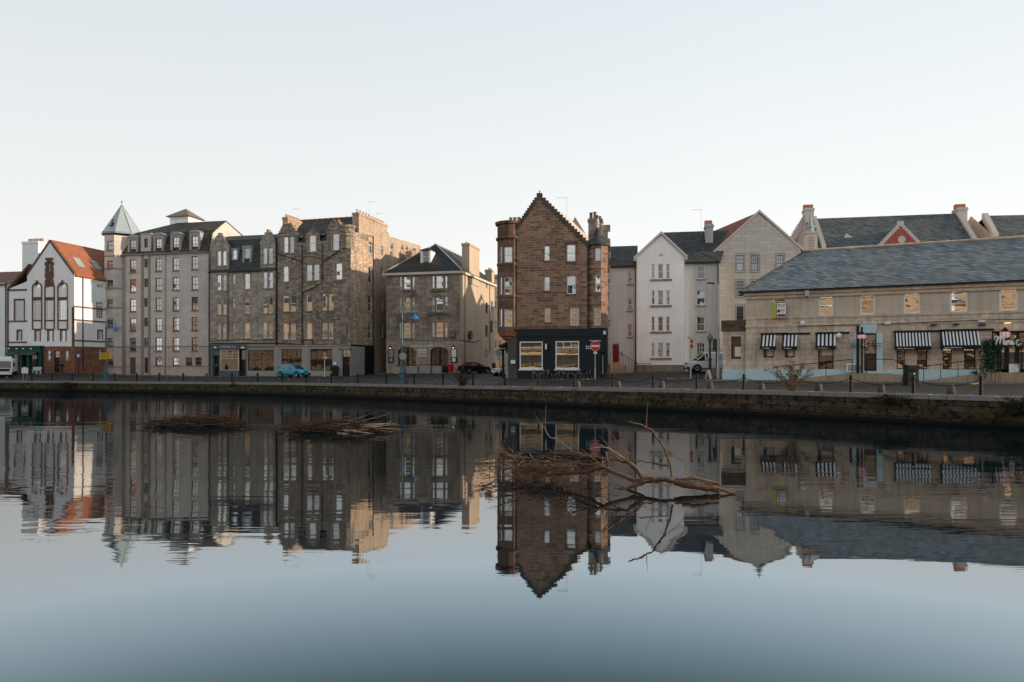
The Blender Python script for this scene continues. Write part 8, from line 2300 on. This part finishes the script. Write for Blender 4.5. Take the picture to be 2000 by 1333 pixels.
for s in (-1, 1):
    m_ = MB(); m_.box(s * .98 - .13, s * .98 + .13, -.18, -.1, .74, .98); m_.build('headlight', 'headlight', t); m_ = MB(); m_.box(s * 1.32 - .1, s * 1.32 + .1, -.05, .1, 1.45, 1.95); m_.build('wing_mirror', 'black', t)
    m_ = MB(); m_.loft([[(s * xx, .9 + .48 * math.cos(2 * math.pi * k / 16), .48 + .48 * math.sin(2 * math.pi * k / 16)) for k in range(16)] for xx in (.85, 1.16)]); m_.build('wheel', 'tyre', t)
    m_ = MB(); m_.loft([[(s * xx, 5.2 + .48 * math.cos(2 * math.pi * k / 16), .48 + .48 * math.sin(2 * math.pi * k / 16)) for k in range(16)] for xx in (.7, 1.16)]); m_.build('wheel', 'tyre', t)
m_ = MB(); m_.box(-1.2, 1.2, 1.8, 6.5, .8, 2.5); m_.build('cargo_body', 'sign_white', t); m_ = MB(); m_.loft([[(x, y, z) for y, z in ((.35, 2.34), (1.6, 2.34), (1.6, 2.75), (.9, 2.7))] for x in (-1.0, 1.0)]); m_.build('wind_deflector', 'car_white', t)
# bicycle against a bollard
p, an = quay_at(555, 1.5); t = thing('bicycle', 'dark bicycle leaning by a bollard in front of the turquoise car', 'bicycle', p, an + .15)
for x in (-.52, .52):
    m_ = MB(); m_.tube([(x + .33 * math.cos(2 * math.pi * k / 20), 0, .34 + .33 * math.sin(2 * math.pi * k / 20)) for k in range(21)], .022, 5); w_ = m_.build('wheel', 'tyre', t); m_ = MB()
    for k in range(10): m_.tube([(x, 0, .34), (x + .32 * math.cos(2 * math.pi * k / 10), 0, .34 + .32 * math.sin(2 * math.pi * k / 10))], .004, 3)
    m_.build('spokes', 'galv', w_)
m_ = MB(); A_, B2, C_, D_, E_ = (-.52, 0, .34), (-.08, 0, .32), (-.22, 0, .82), (.36, 0, .82), (.52, 0, .34)
for q in ((A_, B2), (B2, C_), (A_, C_), (C_, D_), (B2, D_), (D_, E_), (D_, (.32, 0, .98))): m_.tube(q, .018, 5)
m_.build('frame', 'iron', t); m_ = MB(); m_.tube([(.28, -.26, 1.0), (.34, 0, 1.0), (.28, .26, 1.0)], .014, 5); m_.build('handlebar', 'iron', t); m_ = MB(); m_.loft([[(-.38, -.08, .88), (-.38, .08, .88), (-.38, .08, .92), (-.38, -.08, .92)], [(-.1, -.02, .89), (-.1, .02, .89), (-.1, .02, .92), (-.1, -.02, .92)]]); m_.build('saddle', 'black', t)

# =================================================================== people
def skinned(name, V_, E_, r, mat, parent, sub=2):
    me = bpy.data.meshes.new(name); me.from_pydata(V_, E_, []); me.materials.append(M[mat])
    o = link(name, me, parent); o.modifiers.new('skin', 'SKIN')
    for i, v in enumerate(me.skin_vertices[0].data if len(me.skin_vertices) else []):
        v.radius = (r[i], r[i]) if not isinstance(r[i], tuple) else r[i]; v.use_root = (i == 0)
    md = o.modifiers.new('sub', 'SUBSURF'); md.levels = sub; md.render_levels = sub
    return o
def person(label, loc, rz, H_, top, legs_, hair, stride=.18, arm=.12):
    t = thing('person', label, 'person', loc, rz); k = H_ / 1.75
    J = dict(pel=(0, 0, .95), wst=(0, .0, 1.1), chs=(0, .0, 1.32), nk=(0, .01, 1.48), hd0=(0, -.01, 1.55), hd=(0, -.015, 1.63), hd1=(0, 0, 1.7),
             hl=(.09, 0, .92), kl=(.1, -.02 - stride * .4, .5), al=(.1, .02 - stride, .08), tl=(.1, -.14 - stride, .03), hr=(-.09, 0, .92), kr=(-.1, .0 + stride * .2, .5), ar=(-.1, .05 + stride, .1), tr=(-.1, -.1 + stride, .03),
             sl=(.18, 0, 1.42), el=(.24, .05 + arm, 1.14), wl=(.23, -.08 + arm, .9), pl=(.23, -.1 + arm, .83), sr=(-.18, 0, 1.42), er=(-.24, .04 - arm, 1.14), wr=(-.23, -.12 - arm, .92), pr=(-.23, -.14 - arm, .85))
    rad = dict(pel=.14, wst=.125, chs=.15, nk=.055, hd0=.07, hd=.095, hd1=.075, hl=.09, kl=.06, al=.042, tl=.035, hr=.09, kr=.06, ar=.042, tr=.035, sl=.065, el=.045, wl=.03, pl=.034, sr=.065, er=.045, wr=.03, pr=.034)
    E = [('pel', 'wst'), ('wst', 'chs'), ('chs', 'nk'), ('nk', 'hd0'), ('hd0', 'hd'), ('hd', 'hd1'), ('pel', 'hl'), ('hl', 'kl'), ('kl', 'al'), ('al', 'tl'), ('pel', 'hr'), ('hr', 'kr'), ('kr', 'ar'), ('ar', 'tr'), ('chs', 'sl'), ('sl', 'el'), ('el', 'wl'), ('wl', 'pl'), ('chs', 'sr'), ('sr', 'er'), ('er', 'wr'), ('wr', 'pr')]
    for s, pn in (('l', 'pl'), ('r', 'pr')):
        px_, py_, pz_ = J[pn]; sg = 1 if s == 'l' else -1
        for f in range(4):
            a, c = 'f%s%d' % (s, f), 'g%s%d' % (s, f); J[a] = (px_ + sg * .004, py_ - .03 + .02 * f, pz_ - .05 - .006 * (1.5 - abs(f - 1.5))); J[c] = (px_ - sg * .012, py_ - .033 + .02 * f, pz_ - .09 - .008 * (1.5 - abs(f - 1.5)))
            rad[a] = .009; rad[c] = .008; E += [(pn, a), (a, c)]
        J['t' + s + '1'] = (px_ - sg * .02, py_ - .045, pz_ + .0); J['t' + s + '2'] = (px_ - sg * .026, py_ - .06, pz_ - .035); rad['t' + s + '1'] = .01; rad['t' + s + '2'] = .009; E += [(pn, 't' + s + '1'), ('t' + s + '1', 't' + s + '2')]
    def sub_(keys, scale, name, mat):
        ks = [q for q in keys]; ix = {q: i for i, q in enumerate(ks)}
        return skinned(name, [tuple(c * k for c in J[q]) for q in ks], [(ix[a], ix[c]) for a, c in E if a in ix and c in ix], [rad[q] * k * scale for q in ks], mat, t)
    sub_(list(J), 1.0, 'body', 'skin')
    sub_(['wst', 'chs', 'sl', 'el', 'wl', 'sr', 'er', 'wr', 'pel'], 1.16, 'jacket', top); sub_(['pel', 'hl', 'kl', 'al', 'hr', 'kr', 'ar'], 1.18, 'trousers', legs_)
    for a, c in (('al', 'tl'), ('ar', 'tr')): sub_([a, c], 1.25, 'shoe', 'black')
    m_ = MB(); hx, hy, hz = [c * k for c in J['hd']]; m_.lathe([(.105 * k, -.02), (.108 * k, .04), (.09 * k, .1), (.02, .125)], c=(hx, hy + .015, hz), n=10); m_.build('hair', hair, t, smooth=True)
    m_ = MB()
    for s in (-1, 1): m_.lathe([(.004, -.01), (.012, 0), (.004, .01)], c=(hx + s * .035, hy - .09 * k, hz + .0), n=6)
    m_.build('eyes', 'black', t); m_ = MB(); m_.lathe([(.016, -.02), (.012, .01), (.004, .03)], c=(hx, hy - .098 * k, hz - .025), n=6); m_.build('nose', 'skin', t); m_ = MB(); m_.box(hx - .025, hx + .025, hy - .094 * k, hy - .085 * k, hz - .065, hz - .055); m_.build('mouth', 'maroon', t)
    return t
person('person in black clothes standing in the doorway of the grey shop', gp(423, 96.6), 2.6, 1.76, 'cloth_black', 'cloth_black', 'hair_dark', .1)
person('person in dark clothes leaning by the door of the white hall', gp(120.5, 95), .4, 1.66, 'cloth_black', 'cloth_grey', 'hair_dark', .04)
ps = person('white haired person in a dark jacket walking in the side street carrying a red bag', gp(964.5, 88), .5, 1.74, 'cloth_grey', 'cloth_black', 'hair_white', .2)
q = gp(965.5, 87.8); t = thing('red_bag', 'red shopping bag held by the white haired person', 'bag', q + Vector((0, 0, .42))); m_ = MB(); m_.loft([[(-.16, -.07, 0), (.16, -.07, 0), (.16, .07, 0), (-.16, .07, 0)], [(-.19, -.09, .32), (.19, -.09, .32), (.19, .09, .32), (-.19, .09, .32)]]); m_.build('sack', 'pediment_red', t); m_ = MB(); m_.tube([(-.1, 0, .32), (-.06, 0, .47), (.06, 0, .47), (.1, 0, .32)], .012, 4); m_.build('handle', 'pediment_red', t)

# =================================================================== plants
def leafq(m_, a, d, w_):
    d = Vector(d); s = d.cross(Vector((rng.uniform(-1, 1), rng.uniform(-1, 1), rng.uniform(-1, 1)))).normalized() * w_
    m_.face([a, a + d * .5 + s, a + d, a + d * .5 - s])
def shrub(name, label, cat, p, H_, spread, n, leaves, smat, lmat, droop=.2, lsize=.12, flat=1.0, down=0.0):
    t = thing(name, label, cat, p); m_ = MB(); lv = MB()
    for i in range(n):
        an = rng.uniform(0, 2 * math.pi); s = spread * rng.uniform(.15, 1) ; h = H_ * rng.uniform(.55, 1.0) * (1 - .35 * s / max(spread, .01))
        base = Vector((rng.uniform(-.12, .12), rng.uniform(-.1, .1), 0)); dx, dy = s * math.cos(an), s * math.sin(an) * flat
        P_ = [base + Vector((dx * u ** 1.3, dy * u ** 1.3, (h * u - droop * h * u ** 3) * (1 if rng.random() > down else -.6) if k_ else 0)) + Vector((rng.uniform(-.03, .03), rng.uniform(-.03, .03), 0)) for k_, u in enumerate((0, .3, .6, .85, 1.0))]
        m_.tube(P_, [.012, .009, .007, .005, .003], 4, cap=False)
        for _ in range(leaves):
            u = rng.uniform(.35, 1); k_ = min(3, int(u * 4)); a = P_[k_].lerp(P_[k_ + 1], rng.random()); leafq(lv, a, Vector((rng.uniform(-1, 1), rng.uniform(-1, 1), rng.uniform(-.4, .9))) * lsize * rng.uniform(.5, 1.3), lsize * .2)
            if rng.random() < .4: m_.tube([a, a + Vector((rng.uniform(-1, 1), rng.uniform(-1, 1), rng.uniform(0, 1))) * .2], [.005, .002], 3, cap=False)
    m_.build('stems', smat, t, merge=False)
    if leaves: lv.build('foliage', lmat, t, merge=False)
    return t
def qp(px, off, dz=0): p, an = quay_at(px, off); return p + Vector((0, 0, dz))
shrub('dry_shrub', 'tall dry straw coloured shrub on the quay edge before the warehouse', 'shrub', qp(1548, .25, -.1), 2.6, 1.5, 64, 9, 'twig_light', 'leaf_dry', .2, .15)
shrub('bare_shrub', 'brown twiggy shrub on the quay edge left of the black car', 'shrub', qp(903, .15, -.3), 2.3, 1.1, 70, 9, 'twig', 'leaf_dark', .15, .09)
shrub('sparse_weed', 'thin wispy weed on the quay edge below the left cafe window', 'weed', qp(1042, .05, -.5), 1.25, .9, 26, 8, 'stem', 'leaf_dark', .2, .09, 1, .4)
shrub('sparse_weed', 'small wispy weed hanging on the quay wall below the right cafe window', 'weed', qp(1123, -.05, -.35), .6, .8, 24, 9, 'stem', 'leaf_dark', .3, .09, 1, .5)
shrub('wall_shrub', 'dark shrub spilling over the quay wall right of the warehouse door', 'shrub', qp(1738, -.1, -.35), .75, 1.1, 70, 16, 'twig', 'leaf_dark', .5, .1, 1, .45)
shrub('wall_shrub', 'dark shrub spilling over the quay wall at the right edge', 'shrub', qp(1992, -.1, -.5), 1.0, 1.1, 70, 16, 'twig', 'leaf_dark', .4, .1, 1, .5)
shrub('wall_shrub', 'pale dry weed hanging halfway down the quay wall at far right', 'weed', qp(1935, -.12, -.85), .5, .55, 26, 10, 'stem', 'leaf_dry', .4, .08, 1, .5)
shrub('ivy_mound', 'broad dark mound of growth over the quay wall below the white hall', 'shrub', qp(131, -.1, -.4), .55, 1.9, 120, 18, 'twig', 'leaf_dark', .5, .14, 1, .5)
shrub('wall_weed', 'small dark weed on the quay coping before the cream shop window', 'weed', qp(456, .0, -.25), .5, .5, 30, 10, 'twig', 'leaf_dark', .4, .09, 1, .4)
# leafy garland round the corner shop door
b = MIMI; t = thing('garland', 'thick green leaf garland framing the corner shop door at far right', 'plant', b.world(b.A(1932, -.35), -.35, 0), -b.yaw); m_ = MB(); lv = MB()
z0, z1 = .35, b.Z(1932, 667, -.35); x1 = b.A(2035, -.35) - b.A(1932, -.35)
path = [Vector((0, 0, z0 + (z1 - z0) * k / 12)) for k in range(13)] + [Vector((x1 * k / 14, 0, z1 - .25 - .15 * math.sin(k * .8))) for k in range(1, 15)]
m_.tube(path, .05, 5); m_.build('stem', 'stem', t)
for i in range(2600):
    k = rng.random(); k = int((k * .62 if rng.random() < .75 else k) * (len(path) - 1)); a = path[k].lerp(path[min(k + 1, len(path) - 1)], rng.random()); th = .42 if k < 12 else .24
    leafq(lv, a + Vector((rng.gauss(0, th * .5), rng.gauss(-.05, .14), rng.gauss(0, .1))), Vector((rng.uniform(-1, 1), rng.uniform(-1, .3), rng.uniform(-1, .6))) * .17, .04)
lv.build('foliage', 'leaf_green', t, merge=False)
pb = b.world(b.A(1908, -1.5), -1.5, .52); shrub('potted_plant', 'small green plant at the top of the right hand ramp', 'plant', pb, .35, .35, 40, 8, 'stem', 'leaf_green', .2, .1)
# fallen leaves drifted against the kerb
lv = MB()
for px, D, n in ((1145, 62.5, 60), (1088, 63, 20), (1315, 59.5, 70), (1335, 59, 40), (681, 80, 30), (1450, 50, 10), (1905, 45, 25)):
    for _ in range(n):
        p = ground_at(px + rng.gauss(0, 7), D + rng.gauss(0, .35)); leafq(lv, p + Vector((0, 0, .03)), Vector((rng.uniform(-1, 1), rng.uniform(-1, 1), rng.uniform(0, .5))) * .12, .045)
tag(lv.build('fallen_leaves', 'sign_yellow', merge=False), 'yellow fallen leaves scattered along the road', 'leaves', kind='stuff')

# =================================================================== drift wood in the river
def twig(m_, a, d, L_, r, sag=.0, n=4):
    d = Vector(d).normalized(); side = d.cross(Vector((0, 0, 1))); side = side.normalized() if side.length > .01 else Vector((1, 0, 0)); P_ = [Vector(a)]; bend = rng.uniform(-.5, .5)
    for k in range(n):
        d = (d + side * bend / n + Vector((rng.uniform(-.15, .15), rng.uniform(-.15, .15), rng.uniform(-.12, .12) - sag))).normalized(); P_.append(P_[-1] + d * L_ / n)
    m_.tube(P_, [r * (1 - .8 * k / n) for k in range(n + 1)], 4, cap=False); return P_
def raft(label, px0, px1, py, D, n, logs, hts, pale):
    c = W((px0 + px1) / 2, py, D); hw = (px1 - px0) / 2 / F * D; t = thing('driftwood_raft', label, 'driftwood', (c.x, c.y, 0)); m_ = MB()
    for i in range(n):
        u = rng.uniform(-1, 1); y = rng.gauss(0, .4); z = rng.uniform(-.02, hts * (1 - .6 * abs(u)) * (1 if rng.random() < .85 else 1.5)); an = rng.gauss(0, .45) + (math.pi if rng.random() < .5 else 0)
        twig(m_, (u * hw * .8, y, z), (math.cos(an), math.sin(an) * .6, rng.gauss(0, .12)), rng.uniform(.5, 1.5), rng.uniform(.008, .022))
    m_.build('twigs', 'twig', t, merge=False)
    for (x, y, z, dx, dy, dz, L_, r) in logs:
        m_ = MB(); twig(m_, (x * hw, y, z), (dx, dy, dz), L_, r, 0, 6); m_.build('stick', pale, t)
    return t
raft('low raft of dark tangled twigs drifting on the left side of the river', 290, 484, 829, 33.5, 440, [(-.95, -.3, .03, 1, .1, .02, 1.6, .025), (-.3, -.2, .2, 1, .1, .05, 1.5, .02), (.2, .1, .18, -1, .2, .1, 1.4, .02)], .5, 'twig')
raft('loose raft of broken grey brown branches drifting right of the dark twig raft', 556, 760, 846, 30.5, 330, [(-.1, -.1, .2, 1, .1, .12, 2.6, .045), (.1, .1, .15, 1, .0, .15, 2.4, .05), (.15, -.35, .1, 1, .1, .07, 2.5, .055), (.2, -.5, .05, 1, .05, .03, 2.2, .04), (.5, -.3, .2, 1, .1, .1, 1.2, .06), (-.3, 0, .3, 1, .2, .1, 1.8, .035), (0, .3, .35, 1, -.1, .22, 1.7, .03), (.55, -.1, .15, 1, 0, .02, 1.7, .03),
     (.1, -.9, .02, 1, .1, .05, 1.9, .04), (.4, -.8, .06, 1, -.1, .06, 1.3, .05), (-.5, -.1, .15, 1, .1, .05, 1.6, .03)], .5, 'twig_pale')
# the big fallen branch: forks traced in order from the butt
def cp(x, y, D): return W(900 + x / 3.3333, 780 + y / 3.3333, D)
t = thing('fallen_branch', 'big bare fallen branch lying half sunk in the river, bark stripped orange brown', 'driftwood', cp(1400, 600, 15.9) * 1.0); t.location.z = 0; O_ = Vector(t.location)
def limb(name, pts_, r, mat='bark', side=0, par=None):
    P0 = [cp(*q) - O_ for q in pts_]; P_ = []
    for i in range(len(P0) - 1):
        for k in range(3):
            w_ = P0[i].lerp(P0[i + 1], k / 3); P_.append(w_ + Vector((rng.uniform(-1, 1), rng.uniform(-1, 1), rng.uniform(-1, 1))) * .018 * (1 if k else .4))
    P_.append(P0[-1]); n = len(P_) - 1
    rr = [r[0] + (r[1] - r[0]) * k / n for k in range(n + 1)]
    m_ = MB(); m_.tube(P_, [q * .82 * rng.uniform(.88, 1.14) for q in rr], 8)
    if side:
        for _ in range(side):
            k = rng.randrange(n // 3, n + 1); a = P_[k]; d = (P_[k] - P_[max(0, k - 2)]).normalized() + Vector((rng.uniform(-.9, .9), rng.uniform(-.9, .9), rng.uniform(-.5, .9)))
            Q = twig(m_, a, d, rng.uniform(.25, .8), max(.004, rr[k] * .45), .03)
            if rng.random() < .7: twig(m_, Q[2], d + Vector((rng.uniform(-1, 1), rng.uniform(-1, 1), rng.uniform(-.6, .8))), rng.uniform(.15, .45), .004, .03)
    return m_.build(name, mat, par or t, smooth=False)
tr_ = limb('trunk', [(1800, 622, 15.6), (1690, 592, 15.75), (1550, 568, 15.9), (1400, 536, 16.0), (1300, 524, 16.1), (1200, 536, 16.2), (1110, 528, 16.3)], (.03, .07)); tr_.name = 'trunk'
limb('trunk_sleeve', [(1690, 592, 15.72), (1600, 578, 15.8), (1480, 556, 15.9), (1390, 535, 16)], (.085, .105), 'bark', 0, tr_)
limb('bark_flap', [(1680, 548, 15.75), (1560, 520, 15.85), (1440, 512, 15.95)], (.03, .06), 'twig_pale')
limb('branch', [(1140, 534, 16.3), (1050, 495, 16.4), (925, 440, 16.6), (900, 425, 16.7), (830, 430, 16.8), (740, 455, 17)], (.075, .016), 'bark', 12)
limb('branch', [(925, 440, 16.6), (860, 462, 16.8), (740, 482, 17), (620, 485, 17.2), (560, 482, 17.4), (450, 460, 17.8), (340, 437, 18)], (.06, .014), 'bark', 26)
limb('branch', [(1190, 520, 16.3), (1150, 465, 16.5), (1085, 410, 16.7), (1000, 392, 16.9), (830, 378, 17.2), (700, 358, 17.5), (565, 352, 17.8)], (.06, .014), 'bark', 16)
limb('branch', [(1380, 510, 16), (1368, 430, 16), (1340, 360, 16), (1298, 275, 16), (1240, 200, 16), (1150, 160, 16), (1088, 147, 16)], (.036, .018), 'bark', 2)
limb('branch', [(1190, 505, 16.2), (1140, 440, 16.3), (1050, 378, 16.4), (960, 320, 16.4), (905, 298, 16.4)], (.045, .014), 'twig_pale', 2)
limb('branch', [(1350, 435, 16), (1270, 420, 16.1), (1180, 402, 16.2), (1090, 396, 16.3)], (.03, .014), 'bark', 4)
limb('branch', [(1085, 410, 16.7), (1095, 350, 16.7), (1040, 318, 16.7), (985, 238, 16.8), (925, 140, 16.8)], (.022, .005), 'twig_light', 0)
limb('branch', [(840, 378, 17.2), (730, 340, 17.3), (620, 262, 17.5), (575, 242, 17.5), (532, 168, 17.5)], (.025, .01), 'twig_pale', 3)
limb('branch', [(410, 402, 18), (370, 342, 18.2), (290, 322, 18.3), (190, 350, 18.5), (42, 380, 18.8)], (.014, .005), 'bark', 7)
limb('branch', [(945, 340, 16.7), (955, 400, 16.7), (968, 420, 16.7), (960, 480, 16.7), (962, 540, 16.8)], (.025, .01), 'twig_pale')
limb('branch', [(1298, 275, 16), (1340, 320, 16), (1420, 395, 15.9)], (.014, .005), 'twig_light', 3)
limb('branch', [(1190, 545, 16.2), (1080, 585, 16.3), (960, 605, 16.6), (850, 580, 16.8)], (.05, .02), 'bark', 6)
limb('branch', [(620, 485, 17.2), (560, 540, 17.2), (480, 520, 17.6), (380, 595, 17.4)], (.02, .006), 'twig_light', 8)
m_ = MB(); pale_ = MB()
for i in range(230):
    px_ = rng.gauss(520, 190); py_ = rng.gauss(455, 42); D = 17.9 - (px_ - 340) / 500 * .9
    p_ = cp(max(150, min(1000, px_)), py_, D) - O_; p_.z = max(-.05, p_.z); an = rng.gauss(0, .6) + (math.pi if rng.random() < .5 else 0)
    twig(m_ if i % 4 else pale_, p_, (math.cos(an), math.sin(an) * .6, rng.gauss(.05, .4)), rng.uniform(.3, 1.1), rng.uniform(.006, .013), .02)
for i in range(90):
    px_ = rng.uniform(1150, 1680); py_ = 560 - (1700 - px_) * .07 + rng.gauss(0, 14); p_ = cp(px_, py_, 16) - O_; an = rng.uniform(0, 6.28); twig(m_, p_, (math.cos(an), math.sin(an), rng.uniform(-.4, .7)), rng.uniform(.1, .5), rng.uniform(.004, .008), .04)
m_.build('twigs', 'twig_light', t, merge=False); pale_.build('pale_twigs', 'twig_pale', t, merge=False)
